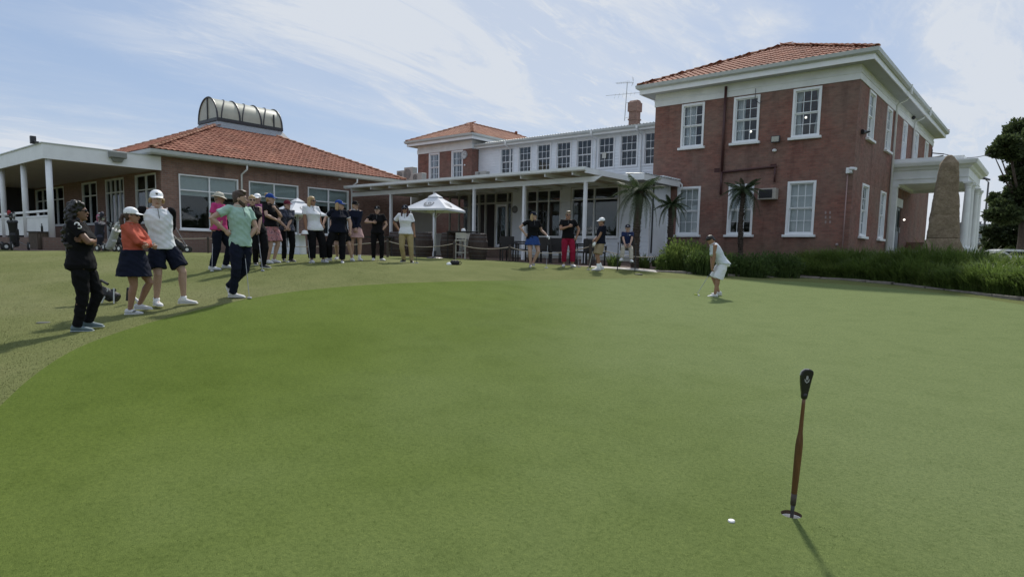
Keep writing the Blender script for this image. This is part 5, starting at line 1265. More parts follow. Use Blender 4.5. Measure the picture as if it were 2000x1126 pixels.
# clothed table
p = at(556, 497, 25.2); z0 = gz(p.x,p.y)
ct = thing('clothed_table', (p.x,p.y,z0), 'table under a white floor length cloth behind the golfers', 'table', rz=YAW)
lbox(ct, 'table_top', M_WHITE2, (-.66,.66,-.36,.36,.70,.73))
for x in (-.6,.6):
    for y in (-.3,.3): lbox(ct, 'leg', M_DARKMETAL, (x-.02,x+.02,y-.02,y+.02,0,.70))
vs, fs = [], []; K = 120; per = [(-.68,-.38),(.68,-.38),(.68,.38),(-.68,.38)]
for i in range(K):
    s = i/K*4; c = int(s); f = s-c; a, b = per[c], per[(c+1)%4]; x, y = a[0]+(b[0]-a[0])*f, a[1]+(b[1]-a[1])*f; o = .02*math.sin(i*1.3)
    vs += [(x, y, .742), (x*(1.02+o), y*(1.03+o), .38), (x*(1.04+o*2), y*(1.06+o*2), .01)]
for i in range(K):
    for j in range(2): fs.append((i*3+j, ((i+1)%K)*3+j, ((i+1)%K)*3+j+1, i*3+j+1))
fs.append(tuple(i*3 for i in range(K))); tc_ = link('tablecloth', mesh_from('tablecloth', vs, fs, mat('table_linen', (.62,.65,.70), .85, .04, 4), True), None, (p.x,p.y,z0)); tc_.rotation_euler = (0,0,YAW); tag(tc_, 'white cloth hanging to the floor over the table behind the golfers', 'tablecloth')
# timber planter and bottle
p = at(82, 492, 24.2); z0 = gz(p.x,p.y); pl = thing('timber_box', (p.x,p.y,z0), 'slatted timber box with dark top beside the golf bags at far left', 'box', rz=YAW-.5)
for i in range(7): lbox(pl, 'slat', mat('box_timber', (.105,.082,.06), .85, .2, 6), (-.30+i*.088,-.30+i*.088+.08,-.28,-.26,.02,.62))
for i in range(6): lbox(pl, 'slat', mat('box_timber', (.1,.1,.1)), (.31,.33,-.26+i*.09,-.26+i*.09+.08,.02,.62))
lbox(pl, 'top', mat('box_top', (.05,.04,.035), .7), (-.34,.36,-.31,.31,.62,.66)); lbox(pl, 'inner_box', M_DARKMETAL, (-.28,.29,-.25,.27,.02,.60))
small(MB().lathe((p.x+.22,p.y-.02,z0+.66), [(.04,0),(.04,.17),(.015,.23),(.015,.29)], 14), 'dark_bottle', mat('bottle_glass', (.012,.015,.014), .15), 'dark bottle standing on the timber box', 'bottle')

# golf bags on trolleys ------------------------------------------------
def golf_bag(px_, py_, D, cols, label, rz, scale=1.0, tilt=22, lying=False):
    p = at(px_, py_, D); z0 = gz(p.x,p.y); t = thing('golf_trolley', (p.x,p.y,z0), label, 'golf trolley', 'golf bags on trolleys', rz); rg = random.Random(px_)
    M1 = mat('bag_%s' % cols[0], {'black': (.018,.018,.02),'grey': (.13,.13,.14),'navy': (.02,.022,.045),'silver': (.36,.37,.37)}[cols[0]], .6, .2, 12, .3, 60)
    M2 = mat('trim_%s' % cols[1], {'red': (.32,.03,.04),'white': (.6,.6,.6),'pink': (.42,.13,.22),'yellow': (.55,.42,.04),'grey': (.2,.2,.21)}[cols[1]], .6, .1, 12)
    s = scale; T = Matrix.Rotation(R(tilt), 4, 'X'); A = lambda v: tuple((T @ Vector(v))*s+Vector((0,0,.12*s)))
    def bb(name, m, mb, par=t): 
        me = bpy.data.meshes.new(name); me.from_pydata([A(v) for v in mb.v], [], mb.f); me.materials.append(m); bm = bmesh.new(); bm.from_mesh(me); bmesh.ops.recalc_face_normals(bm, faces=bm.faces); bm.to_mesh(me); bm.free(); return link(name, me, par)
    body = bb('bag', M1, MB().lathe((0,0,0), [(.10,0),(.125,.03),(.125,.3),(.115,.5),(.13,.74),(.14,.78),(.13,.80)], 18))
    bb('pocket', M1, MB().lathe((0,-.10,.12), [(.05,0),(.09,.05),(.09,.3),(.04,.36)], 12), t); bb('side_pocket', M1, MB().lathe((.09,-.03,.2), [(.03,0),(.06,.05),(.06,.36),(.03,.4)], 10), t)
    bb('collar', M1 if cols[1] != 'yellow' else M2, MB().lathe((0,0,.77), [(.145,0),(.15,.03),(.145,.06)], 18), t)
    for i in range(7):
        a = i*.9; x, y = .07*math.cos(a), .07*math.sin(a); h = .98+rg.uniform(-.04,.12)
        if i % 2: bb('head_cover', M1 if i % 4 == 1 else M2, MB().lathe((x,y,h-.12), [(.02,0),(.035,.05),(.055,.13),(.05,.2),(.02,.23)], 10), t)
        else: bb('club', M_GUTTER, MB().tube([(x,y,.7),(x,y,h)], .006, 5).box(x-.04,x+.035,y-.01,y+.012,h-.02,h+.04), t)
    def fr_(name, m, mb):
        me = bpy.data.meshes.new(name); me.from_pydata([tuple(Vector(v)*s) for v in mb.v], [], mb.f); me.materials.append(m); return link(name, me, t)
    if not lying:
        Mf = mat('trolley_frame', (.30,.30,.31), .4, .1, 6, metal=.4)
        fr_('frame', Mf, MB().tube([(0,.12,.10),(0,-.30,.95),(0,-.40,1.05),(.0,-.52,1.03)], .014, 6).tube([(-.32,.1,.14),(0,.05,.32),(.32,.1,.14)], .012, 6).tube([(0,.1,.12),(0,-.55,.12)], .013, 6))
        fr_('handle', M_DARKMETAL, MB().tube([(-.13,-.50,1.03),(.13,-.50,1.03)], .018, 8))
        for x, y in ((-.34,.1),(.34,.1),(0,-.56)):
            me = bpy.data.meshes.new('wheel'); bm = bmesh.new(); bmesh.ops.create_cone(bm, cap_ends=True, segments=18, radius1=.13*s, radius2=.13*s, depth=.05*s, matrix=Matrix.Translation((x*s,y*s,.13*s)) @ Matrix.Rotation(R(90),4,'Y')); bm.to_mesh(me); bm.free(); me.materials.append(mat('trolley_tyre', (.03,.03,.03), .8)); wh = link('wheel', me, t)
            me = bpy.data.meshes.new('hub'); bm = bmesh.new(); bmesh.ops.create_cone(bm, cap_ends=True, segments=12, radius1=.06*s, radius2=.06*s, depth=.06*s, matrix=Matrix.Translation((x*s,y*s,.13*s)) @ Matrix.Rotation(R(90),4,'Y')); bm.to_mesh(me); bm.free(); me.materials.append(M_WHITE2); link('hub', me, wh)
    return t
golf_bag(30, 493, 22.6, ('black','red'), 'black and grey golf bag with a red head cover on a trolley at far left', YAW+.5, 1.08, 16)
golf_bag(-6, 493, 22.4, ('navy','grey'), 'navy golf bag cut off by the left picture edge', YAW-.4, 1.0, 20)
golf_bag(190, 492, 23.6, ('navy','pink'), 'navy golf bag with pink head covers behind the woman in black', YAW+.9, 1.15, 24)
golf_bag(212, 493, 22.8, ('silver','white'), 'silver grey golf bag leaning on its trolley between the two women', YAW+1.2, .95, 34)
golf_bag(236, 492, 24.2, ('black','grey'), 'black golf bag by the glass doors behind the woman in coral', YAW-.6, .9, 20)
golf_bag(362, 493, 24.2, ('black','white'), 'black golf bag on a white framed trolley under the first pavilion window', YAW-1.2, .92, 44)
# bag with yellow trim on the lawn
p = at(247, 603, 10.35); z0 = gz(p.x,p.y); lb_ = golf_bag(232, 598, 10.6, ('black','yellow'), 'black golf bag with yellow trim resting on the lawn behind the woman in coral', YAW-1.5, .62, 64, True)
lb_['group'] = ''; del lb_['group']
p = lb_.location; q = Vector((p.x,p.y,0)); rgt = Vector((math.cos(YAW), math.sin(YAW), 0))
def vpt(o, x, y, z): return (o.x+rgt.x*x-rgt.y*y, o.y+rgt.y*x+rgt.x*y, o.z+z)
o_ = lb_.location
def kid(name, m, mb, par, smooth=False):
    me = bpy.data.meshes.new(name); inv = par.matrix_world.inverted() if False else (Matrix.Translation(par.location) @ par.rotation_euler.to_matrix().to_4x4()).inverted()
    me.from_pydata([tuple(inv @ Vector(v)) for v in mb.v], [], mb.f); me.materials.append(m); return link(name, me, par)
mb = MB()
for s in (0,.12): mb.tube([vpt(o_,-.28+s,0,.30),vpt(o_,-.40+s,.02,.36),vpt(o_,-.44+s,.02,.27),vpt(o_,-.34+s,0,.19),vpt(o_,-.16+s,0,.21)], .022, 8)
kid('carry_strap', mat('strap_black', (.015,.015,.017), .6), mb, lb_)
kid('stand_leg', M_GUTTER, MB().tube([vpt(o_,-.12,-.05,.24),vpt(o_,-.20,-.12,-.0)], .012, 6), lb_); kid('stand_leg', M_GUTTER, MB().tube([vpt(o_,-.02,-.08,.24),vpt(o_,.02,-.16,-.0)], .012, 6), lb_)
kid('club', mat('club_white', (.55,.55,.55), .3), MB().tube([vpt(o_,.28,-.1,.14),vpt(o_,.44,-.14,.0)], [.012,.03], 8), lb_)
kid('water_bottle', mat('bottle_black', (.02,.02,.022), .3), MB().tube([vpt(o_,.22,-.12,.05),vpt(o_,.24,-.12,.26)], [.03,.026], 10), lb_)

# small bag and cap lying on the lawn
p = at(885, 519, 18.6); z0 = gz(p.x,p.y); bo = Vector((p.x,p.y,z0))
bg_ = thing('small_black_bag', bo, 'small black bag with looped strap lying on the lawn before the barrels', 'bag')
mb = MB(); 
for x, r_ in ((-.02,.07),(.05,.085),(.12,.065)): mb.lathe(vpt(bo,x,0,.0), [(r_*.8,0),(r_,.03),(r_*.9,.09),(r_*.4,.13)], 12)
mb.build('pouch', mat('bag_cloth', (.012,.012,.014), .7), bg_, smooth=True); MB().tube([vpt(bo,.12,0,.06),vpt(bo,.2,.0,.10),vpt(bo,.24,0,.05),vpt(bo,.2,0,.01),vpt(bo,.14,0,.02)], .012, 6).build('strap', mat('bag_cloth', (0,0,0)), bg_)
small(MB().lathe(vpt(bo,-.11,-.02,.0), [(.085,0),(.08,.03),(.05,.06),(.01,.07)], 14), 'white_hat', M_WHITE, 'white cap lying on the lawn against the small black bag', 'cap')
p = at(85, 634, 8.9); z0 = gz(p.x,p.y); small(MB().lathe((p.x,p.y,z0-.01), [(.085,0),(.085,.012),(.07,.018)], 20), 'sprinkler_cover', mat('cover_grey', (.07,.075,.06), .7, .2, 9), 'flat round sprinkler cover in the lawn left of the woman in black', 'cover')
p = at(1247, 535, 18.6); z0 = gz(p.x,p.y); small(MB().lathe((p.x,p.y,z0-.01), [(.12,0),(.12,.02),(.09,.035)], 20), 'sprinkler_cover', mat('cover_dark', (.03,.035,.025), .8, .2, 9), 'dark round sprinkler cover in the lawn below the seated boy', 'cover')

# ================================================================ the hole, the upright putter in it, the marker
hz = gz(*HOLE); hc = thing('hole_cup', (HOLE[0], HOLE[1], hz-.12), 'golf hole with brown soil rim and white cup liner, near the bottom right', 'hole')
def ringwall(r, z0, z1, r2=None, n=28):
    mb = MB(); r2 = r2 or r; P_ = [(HOLE[0]+rr*math.cos(2*math.pi*i/n), HOLE[1]+rr*math.sin(2*math.pi*i/n), z) for rr, z in ((r,z0),(r2,z1)) for i in range(n)]; mb.poly(P_, [(i,(i+1)%n,n+(i+1)%n,n+i) for i in range(n)]); return mb
hh = [gz(HOLE[0]+HR*math.cos(2*math.pi*i/28), HOLE[1]+HR*math.sin(2*math.pi*i/28)) for i in range(28)]
mb = MB(); mb.poly([(HOLE[0]+HR*math.cos(2*math.pi*i/28), HOLE[1]+HR*math.sin(2*math.pi*i/28), hh[i]) for i in range(28)]+[(HOLE[0]+HR*math.cos(2*math.pi*i/28), HOLE[1]+HR*math.sin(2*math.pi*i/28), hz-.022) for i in range(28)], [(i,(i+1)%28,28+(i+1)%28,28+i) for i in range(28)]); mb.build('soil_rim', mat('rim_soil', (.085,.055,.035), .95, .3, 30), hc)
ringwall(HR-.003, hz-.022, hz-.12).build('cup_liner', mat('liner_white', (.75,.75,.72), .4, .05), hc)
mb = MB(); mb.poly([(HOLE[0]+HR*math.cos(2*math.pi*i/28), HOLE[1]+HR*math.sin(2*math.pi*i/28), hz-.12) for i in range(28)], [tuple(range(28))]); mb.build('cup_floor', mat('liner_white', (.7,.7,.7)), hc)
Bp = Vector((HOLE[0], HOLE[1], hz-.118)); best = min(((at(1576,722,d)-Vector((HOLE[0],HOLE[1],0))).to_2d().length, d) for d in [3.2+i*.01 for i in range(120)]); Tp = at(1576, 722, best[1]); Ls = (Tp-Bp).length
ax_ = (Tp-Bp).normalized(); sx = (rgt-ax_*rgt.dot(ax_)).normalized(); sy = ax_.cross(sx)
pm_ = thing('upright_putter', (Bp.x,Bp.y,Bp.z), 'wooden shafted putter standing upright in the hole as a pin, black head on top', 'putter')
def PL(x, y, z): return tuple(Bp+sx*x+sy*y+ax_*z)
def plathe(prof, name, m, seg=16, ecc=1):
    vs = [PL(r*math.cos(2*math.pi*j/seg), r*ecc*math.sin(2*math.pi*j/seg), z) for r, z in prof for j in range(seg)]; n = len(prof)
    fs = [(i*seg+j, i*seg+(j+1)%seg, (i+1)*seg+(j+1)%seg, (i+1)*seg+j) for i in range(n-1) for j in range(seg)]+[tuple(range(seg))[::-1], tuple((n-1)*seg+j for j in range(seg))]
    return MB().poly(vs, fs).build(name, m, pm_, smooth=True)
M_WOOD = bpy.data.materials.new('hickory'); n_, l_, b_ = nodes_of(M_WOOD); t_ = n_.new('ShaderNodeTexCoord').outputs['Object']
c_ = ramp(n_, l_, tnoise(n_, l_, t_, 22, 6, .7, 1, 1, .12), [(.3, (.055,.022,.010)), (.5, (.125,.055,.022)), (.7, (.24,.115,.045))]); l_.new(c_, b_.inputs['Base Color']); b_.inputs['Roughness'].default_value = .35
fr_ = lambda py_: 1-(py_-722)/(1006-722)
U = Ls-.118
def zz(py_): return .118+U*fr_(py_)
plathe([(.010,0),(.010,zz(1000)),(.0125,zz(986))], 'ferrule', M_DARKMETAL)
plathe([(.0150,zz(987)),(.0165,zz(960)),(.0185,zz(930)),(.0205,zz(890)),(.0205,zz(868)),(.018,zz(856)),(.0125,zz(842)),(.0105,zz(815)),(.0100,zz(790)),(.0095,zz(768))], 'wooden_shaft', M_WOOD)
plathe([(.0155,zz(986.8)),(.0168,zz(964))], 'grip_band', mat('worn_grip', (.07,.055,.045), .7, .2, 40))
# head: flat pear shaped blade
prof = [(-.016,zz(773)),(.016,zz(773)),(.018,zz(766)),(.023,zz(756)),(.030,zz(740)),(.037,zz(728)),(.034,zz(723)),(.020,zz(720.5)),(-.010,zz(721)),(-.028,zz(725)),(-.033,zz(732)),(-.031,zz(742)),(-.024,zz(757)),(-.018,zz(766))]
th = .013; n = len(prof); o = MB().poly([PL(x,-th,z) for x, z in prof]+[PL(x,th,z) for x, z in prof], [tuple(range(n)), tuple(range(n,2*n))[::-1]]+[(i,i+n,(i+1)%n+n,(i+1)%n) for i in range(n)]).build('putter_head', mat('head_black', (.012,.012,.013), .25, .1, 20), pm_, bevel=.004)
plathe([(.015,zz(777)),(.018,zz(774)),(.018,zz(769)),(.014,zz(766))], 'neck', mat('head_black', (0,0,0)))
MB().tube([PL(.010,0,zz(720.8)), PL(-.012,0,zz(720.8)), PL(-.029,0,zz(725)), PL(-.034,0,zz(732))], .0045, 6).build('worn_edge', mat('worn_steel', (.5,.48,.44), .3, .1, 30, metal=.7), pm_)
gm_ = mat('emblem_grey', (.34,.34,.34), .5); zc0 = zz(740)
MB().poly([PL(x,-th-.002,zc0+z) for x, z in ((-.006,.000),(.006,.000),(.007,.012),(.0045,.022),(.001,.024),(-.0045,.022),(-.007,.012))], [tuple(range(7))]).build('emblem_bud', gm_, pm_)
MB().poly([PL(x,-th-.002,zc0+z) for x, z in ((0,-.020),(.012,-.010),(.015,.006),(.010,.003),(.004,-.008),(0,-.012),(-.004,-.008),(-.010,.003),(-.015,.006),(-.012,-.010))], [(0,1,2,3,4,5),(0,5,6,7,8,9)]).build('emblem_leaves', gm_, pm_)
p = ground(1428.5, 1018); small(MB().lathe((p.x,p.y,p.z), [(.019,0),(.020,.004),(.017,.011),(.006,.013)], 16), 'ball_marker', mat('marker_white', (.8,.8,.8), .4, .02), 'small white ball marker lying on the green left of the hole', 'marker')
# ================================================================ people
M_SKIN = mat('skin_light', (.45,.29,.22), .55, .08, 9, .1, 120); M_SKINT = mat('skin_tan', (.33,.18,.115), .55, .08, 9, .1, 120); M_SKIND = mat('skin_brown', (.20,.105,.065), .5, .08, 9, .1, 120)
def cloth(name, col, var=.10): return mat('cloth_'+name, col, .9, var, 7, .25, 140, spec=.15)
C_BLACK = cloth('black', (.0075,.0075,.009)); C_NAVY = cloth('navy', (.010,.013,.027)); C_WHITE = cloth('white', (.74,.76,.80), .04); C_BLUEBLK = cloth('ink', (.008,.010,.020))
M_SHOEW = mat('shoe_white', (.62,.63,.64), .5, .05, 12); M_SHOEB = mat('shoe_black', (.015,.015,.015), .5, .1, 12)
H_BLOND = mat('hair_blond', (.38,.26,.12), .5, .35, 40, .5, 90); H_BROWN = mat('hair_brown', (.055,.032,.02), .5, .3, 40, .5, 90); H_BLACK = mat('hair_black', (.010,.008,.007), .45, .3, 40, .5, 90); H_RED = mat('hair_dark_red', (.05,.012,.012), .5, .3, 40, .5, 90); H_GREY = mat('hair_sandy', (.22,.17,.12), .5, .3, 40, .5, 90)
M_LENS = mat('sunglass_lens', (.008,.008,.010), .12, .02); M_EYEW = mat('eye_white', (.6,.58,.55), .3, .02); M_IRIS = mat('eye_dark', (.02,.014,.01), .2, .02); M_LIP = mat('lip', (.30,.11,.09), .5, .05)
_remesh = []        # (object, voxel, wrinkle, smooth iterations)

class Body:
    """collects closed overlapping shells that one voxel remesh fuses into a single surface"""
    def __init__(s): s.v = []; s.f = []
    def loft(s, secs, seg=14, close=True):
        """secs: (centre, axis_x, axis_y, rx, ry)"""
        k = len(s.v); n = len(secs)
        for c, ax, ay, rx, ry in secs:
            for j in range(seg):
                a = 2*math.pi*j/seg; s.v.append(tuple(Vector(c)+Vector(ax)*rx*math.cos(a)+Vector(ay)*ry*math.sin(a)))
        for i in range(n-1):
            for j in range(seg): s.f.append((k+i*seg+j, k+i*seg+(j+1)%seg, k+(i+1)*seg+(j+1)%seg, k+(i+1)*seg+j))
        s.f.append(tuple(k+j for j in range(seg))[::-1]); s.f.append(tuple(k+(n-1)*seg+j for j in range(seg)))
    def limb(s, pts, rads, flat=1.0, seg=12, cut=False):
        """round tapered limb with rounded ends"""
        pts = [Vector(p) for p in pts]; n = len(pts); secs = []; prev = None
        for i, p in enumerate(pts):
            t = (pts[min(i+1,n-1)]-pts[max(i-1,0)])
            t = t.normalized() if t.length > 1e-6 else Vector((0,0,1))
            a = t.orthogonal().normalized() if prev is None else (prev-t*prev.dot(t)).normalized(); prev = a; b = t.cross(a); r = rads[i]
            if i == 0: secs += [(p-t*r*.9, a, b, r*.3, r*.3), (p-t*r*.6, a, b, r*.75, r*.75)]
            secs.append((p, a, b, r, r*flat))
            if i == n-1 and cut: secs += [(p, a, b, r*.5, r*.5)]
            elif i == n-1: secs += [(p+t*r*.6, a, b, r*.75, r*.75), (p+t*r*.9, a, b, r*.3, r*.3)]
        s.loft(secs, seg)
    def ball(s, c, r, rot=None, seg=14):
        c = Vector(c); rot = rot or Matrix.Identity(3); secs = []
        for i in range(9):
            a = -math.pi/2+math.pi*(i+.35)/8.7; z = math.sin(a); q = math.cos(a)
            secs.append((c+rot @ Vector((0,0,z*r[2])), rot @ Vector((1,0,0)), rot @ Vector((0,1,0)), q*r[0]+.001, q*r[1]+.001))
        s.loft(secs, seg)
    def obj(s, name, m, parent, voxel=None, wrinkle=0, smooth=2):
        me = bpy.data.meshes.new(name); me.from_pydata(s.v, [], s.f); me.materials.append(m)
        bm = bmesh.new(); bm.from_mesh(me); bmesh.ops.recalc_face_normals(bm, faces=bm.faces); bm.to_mesh(me); bm.free()
        me.polygons.foreach_set('use_smooth', [True]*len(me.polygons)); o = link(name, me, parent)
        if voxel: _remesh.append((o, voxel, wrinkle, smooth))
        return o

def ik(a, c, l1, l2, hint):
    a, c = Vector(a), Vector(c); d = c-a; L_ = d.length
    if L_ > (l1+l2)*.998: k = (l1+l2)*.998/L_; c = a+d*k; d = c-a; L_ = d.length
    x = (l1*l1-l2*l2+L_*L_)/(2*L_); h = math.sqrt(max(0, l1*l1-x*x)); u = d/L_; hv = Vector(hint); hv = hv-u*hv.dot(u); hv = hv.normalized() if hv.length > 1e-5 else u.orthogonal().normalized()
    return a+u*x+hv*h, c

def hand(b, wrist, elbow, palm_n, s, side, curl=.5):
    """palm, four fingers with two bends and a thumb, joined on the wrist"""
    wrist = Vector(wrist); d = (wrist-Vector(elbow)).normalized(); n_ = Vector(palm_n); n_ = (n_-d*n_.dot(d)).normalized(); w_ = d.cross(n_)*side
    secs = []
    for t, a, c in ((-.015,.022,.018),(.02,.028,.015),(.055,.040,.014),(.085,.040,.012),(.095,.034,.008)): secs.append((wrist+d*t*s, w_, n_, a*s, c*s))
    b.loft(secs, 12)
    for i, (off, ln) in enumerate(((-.029,.060),(-.010,.072),(.010,.068),(.029,.052))):
        p = wrist+d*.082*s+w_*off*s; q = d; pts_ = [p-d*.02*s, p]; 
        for j in range(3):
            an = curl*(.55+.25*j)*(1+.1*i); q = (q*math.cos(an)+n_*math.sin(an)).normalized(); p = p+q*ln*s*(.45,.32,.25)[j]; pts_.append(p)
        b.limb(pts_, [.0090*s,.0088*s,.0082*s,.0076*s,.0066*s], 1, 7)
    p = wrist+d*.022*s-w_*.026*s; q = (d*.6-w_*.75+n_*.35).normalized(); q2 = (d*.85-w_*.1+n_*.55).normalized()
    b.limb([p, p+q*.038*s, p+q*.038*s+q2*.032*s, p+q*.038*s+q2*.05*s+n_*.006], [.012*s,.0105*s,.0095*s,.0075*s], 1, 7)
    return wrist+d*.07*s+n_*.02*s

def person(px_, py_, D, H, yaw, label, girth=1.0, sex='f', skin=None, feet=None, hands=None, head_yaw=None, nod=0.0, lean=0.0, hip=(0,0,0), chest=(0,0), top=None, legs=None, shoes=None, hair=None, hat=None, glasses=False, seat=None, vox=None, z=None, extra=None, elbows=None, socks=None, glove=None, foot_dir=None, twist=0, collar=None, badge=None, knee_hint=None, plus=None):
    p0 = at(px_, py_, D); z0 = gz(p0.x, p0.y) if z is None else z
    view = math.atan2(p0.x, p0.y); t = thing('person', (p0.x, p0.y, z0), label, 'person', rz=-view)
    m = D/FPX; skin = skin or M_SKIN; vox = vox or (.0075 if D < 12 else .0095)
    yr = R(yaw+twist); f = Vector((math.sin(yr), -math.cos(yr), 0)); l = Vector((math.cos(yr), math.sin(yr), 0)); U_ = Vector((0,0,1))
    fl = Vector((math.sin(R(yaw)), -math.cos(R(yaw)), 0)); ll = Vector((math.cos(R(yaw)), math.sin(R(yaw)), 0))
    def V(px, py, dy=0.0): return Vector(((px-px_)*m, dy, (py_-py)*m))        # photo offset -> local metres on the person's own plane
    sh = .106 if sex == 'm' else .098; hw = .052 if sex == 'm' else .056; g = girth
    # feet and legs
    if seat: hipc = Vector((0, 0, seat))+Vector(hip)
    else: hipc = Vector((hip[0], hip[1], H*.505+hip[2]))
    feet = feet or {'L': (ll*.10*H*.6), 'R': (-ll*.10*H*.6)}
    ank, knee, fdir = {}, {}, {}
    if not seat:
        for _ in range(60):
            far = 0
            for s_, sg in (('L',1),('R',-1)):
                ft_ = Vector(feet[s_]); far = max(far, (Vector((ft_.x, ft_.y, (ft_.z if len(ft_) > 2 else 0)+.055*H*.85))-(hipc+ll*hw*sg*g**.5*H)).length)
            if far > .466*H: hipc.z -= .004
            elif far < .455*H: hipc.z += .003
            else: break
    for s_, sg in (('L',1),('R',-1)):
        ft_ = Vector(feet[s_]) if not isinstance(feet[s_], Vector) else feet[s_]
        if len(ft_) == 2: ft_ = Vector((ft_[0], ft_[1], 0))
        a = Vector((ft_.x, ft_.y, ft_.z+.055*H*.85)); hj = hipc+ll*hw*sg*g**.5*H
        fd = (foot_dir or {}).get(s_); fdv = (fl+ll*sg*.28).normalized() if fd is None else Vector((math.sin(R(fd)), -math.cos(R(fd)), 0)); fdir[s_] = fdv
        kh = (knee_hint or {}).get(s_, fdv+fl*.6); k_, a_ = ik(hj, a, .239*H, .229*H, kh); knee[s_] = k_; ank[s_] = a_; ank[s_+'h'] = hj
    # spine
    la = R(lean); up = (U_*math.cos(la)+f*math.sin(la)).normalized(); fw2 = (f*math.cos(la)-U_*math.sin(la)).normalized()
    ch = Vector((chest[0], chest[1], 0))
    def SP(t): return hipc+up*(t*H)+ch*min(1, max(0, t/.30))             # t: fraction of height above the hip joint
    S = {}
    for s_, sg in (('L',1),('R',-1)): S[s_] = SP(.300)+l*sh*sg*H*(.94+.06*g)
    E, Wr = {}, {}; hands = hands or {}; elbows = elbows or {}
    for s_, sg in (('L',1),('R',-1)):
        if s_ in hands: hv = Vector(hands[s_])
        else: hv = S[s_]+l*sg*.05*H-up*.30*H+fw2*.03*H
        hint = Vector(elbows.get(s_, l*sg*.7-f*.8)); e_, w_ = ik(S[s_], hv, .172*H, .150*H, hint); E[s_] = e_; Wr[s_] = w_
    # torso sections (t, half width, half depth, forward shift)
    if sex == 'm': TS = [(-.055,.050,.045,0),(-.035,.085,.062,0),(0,.094,.068,-.004),(.05,.088,.064,0),(.10,.085,.062,.003),(.16,.092,.066,.004),(.22,.104,.072,.004),(.27,.102,.064,0),(.302,.086,.050,-.004),(.325,.052,.040,-.004),(.345,.038,.038,0)]
    else: TS = [(-.055,.050,.045,0),(-.035,.090,.068,-.003),(0,.100,.074,-.006),(.05,.088,.064,0),(.10,.076,.056,.002),(.15,.080,.060,.005),(.205,.090,.074,.014),(.25,.090,.062,.004),(.292,.080,.046,-.003),(.322,.046,.034,-.003),(.345,.033,.033,0)]
    gg = lambda t: 1+(g-1)*(1.0 if t < .27 else .35); gd = lambda t: 1+(g-1)*(1.5 if t < .25 else .4)
    def torso(b, t0, t1, grow, flare=0):
        secs = []; TT = [x for x in TS if t0 <= x[0] <= t1]
        def at_t(t):
            for a_, b_ in zip(TS, TS[1:]):
                if a_[0] <= t <= b_[0]: q = (t-a_[0])/(b_[0]-a_[0]); return tuple(a_[i]*(1-q)+b_[i]*q for i in range(4))
            return TS[0] if t < TS[0][0] else TS[-1]
        ts = sorted({t0, t1, *[x[0] for x in TT]})
        for t in ts:
            _, wv, dv, fs_ = at_t(t); fr_ = flare*max(0, (.08-t)/.15); k = min(1, max(0, t/.2)); lx = (ll*(1-k)+l*k).normalized(); fx = (fl*(1-k)+fw2*k).normalized()
            secs.append((SP(t)+fx*fs_*H*g, lx, fx, wv*H*gg(t)+grow+fr_, dv*H*gd(t)+grow+fr_))
        b.loft(secs, 20)
    # head frame
    hy = R(head_yaw if head_yaw is not None else yaw); hf = Vector((math.sin(hy), -math.cos(hy), 0)); nd = R(nod); hu = (U_*math.cos(nd)+hf*math.sin(nd)).normalized(); hf2 = (hf*math.cos(nd)-U_*math.sin(nd)).normalized(); hl = hu.cross(hf2)*-1
    hl = Vector((math.cos(hy), math.sin(hy), 0)); hs = .132*H if H > 1.5 else .145*H; hs = max(hs, .205)/.225       # 1.0 = adult head
    neck_t = SP(.345); HC = neck_t+(up*.35+U_*.65).normalized()*.085*hs+hf2*.018; HR_ = Matrix((hl, hf2, hu)).transposed()
    def HP(x, y, z): return HC+hl*x*hs+hf2*y*hs+hu*z*hs
    # ---- the body: one surface
    b = Body(); torso(b, -.055, .345, -.004)
    b.limb([SP(.31), SP(.345), HC-hu*.03*hs], [.052*H*.9*(.92 if sex=='f' else 1.05), .034*H*(.92 if sex=='f' else 1.1), .033*H])
    prof = [(-.118,.018,.022,.050),(-.108,.034,.040,.040),(-.085,.052,.062,.022),(-.055,.062,.078,.010),(-.02,.069,.088,.002),(.02,.073,.094,-.004),(.055,.071,.092,-.008),(.085,.060,.078,-.010),(.108,.036,.048,-.010),(.117,.014,.02,-.010)]
    b.loft([(HP(0, y, z), hl, hf2, a*hs, c*hs) for z, a, c, y in prof], 16)
    b.limb([HP(0,.082,.020), HP(0,.098,-.008), HP(0,.106,-.026)], [.008*hs,.011*hs,.015*hs], 1, 8)
    b.limb([HP(-.03,.078,.030), HP(0,.088,.032), HP(.03,.078,.030)], [.011*hs]*3, 1, 8); b.limb([HP(-.018,.080,-.055), HP(0,.088,-.056), HP(.018,.080,-.055)], [.010*hs]*3, 1, 8); b.ball(HP(0,.072,-.098), (.022*hs,.02*hs,.018*hs), HR_, 10)
    for sg in (-1,1): b.ball(HP(sg*.074,-.012,-.008), (.010*hs,.019*hs,.031*hs), HR_, 10)
    for s_, sg in (('L',1),('R',-1)):
        b.limb([S[s_]-l*sg*.03*H+up*.0, S[s_], S[s_].lerp(E[s_],.35), S[s_].lerp(E[s_],.8), E[s_], E[s_].lerp(Wr[s_],.3), E[s_].lerp(Wr[s_],.8), Wr[s_]], [v*H*(.93+.07*g if sex == 'm' else .84+.14*g) for v in (.028,.031,.028,.025,.0235,.0255,.018,.0158)])
        h_, k_, a_ = ank[s_+'h'], knee[s_], ank[s_]; fd = fdir[s_]
        b.limb([h_, h_.lerp(k_,.3), h_.lerp(k_,.75), k_, k_.lerp(a_,.28)-fd*.008, k_.lerp(a_,.7), a_], [v*H*(.85+.15*g) for v in (.055,.052,.040,.033,.034,.025,.020)])
        b.limb([a_-fd*.02-U_*.028, a_+fd*.05-U_*.034, a_+fd*.115-U_*.043], [.026,.026,.020], 1, 8)
    body = b.obj('body', skin, t, vox, 0, 3)
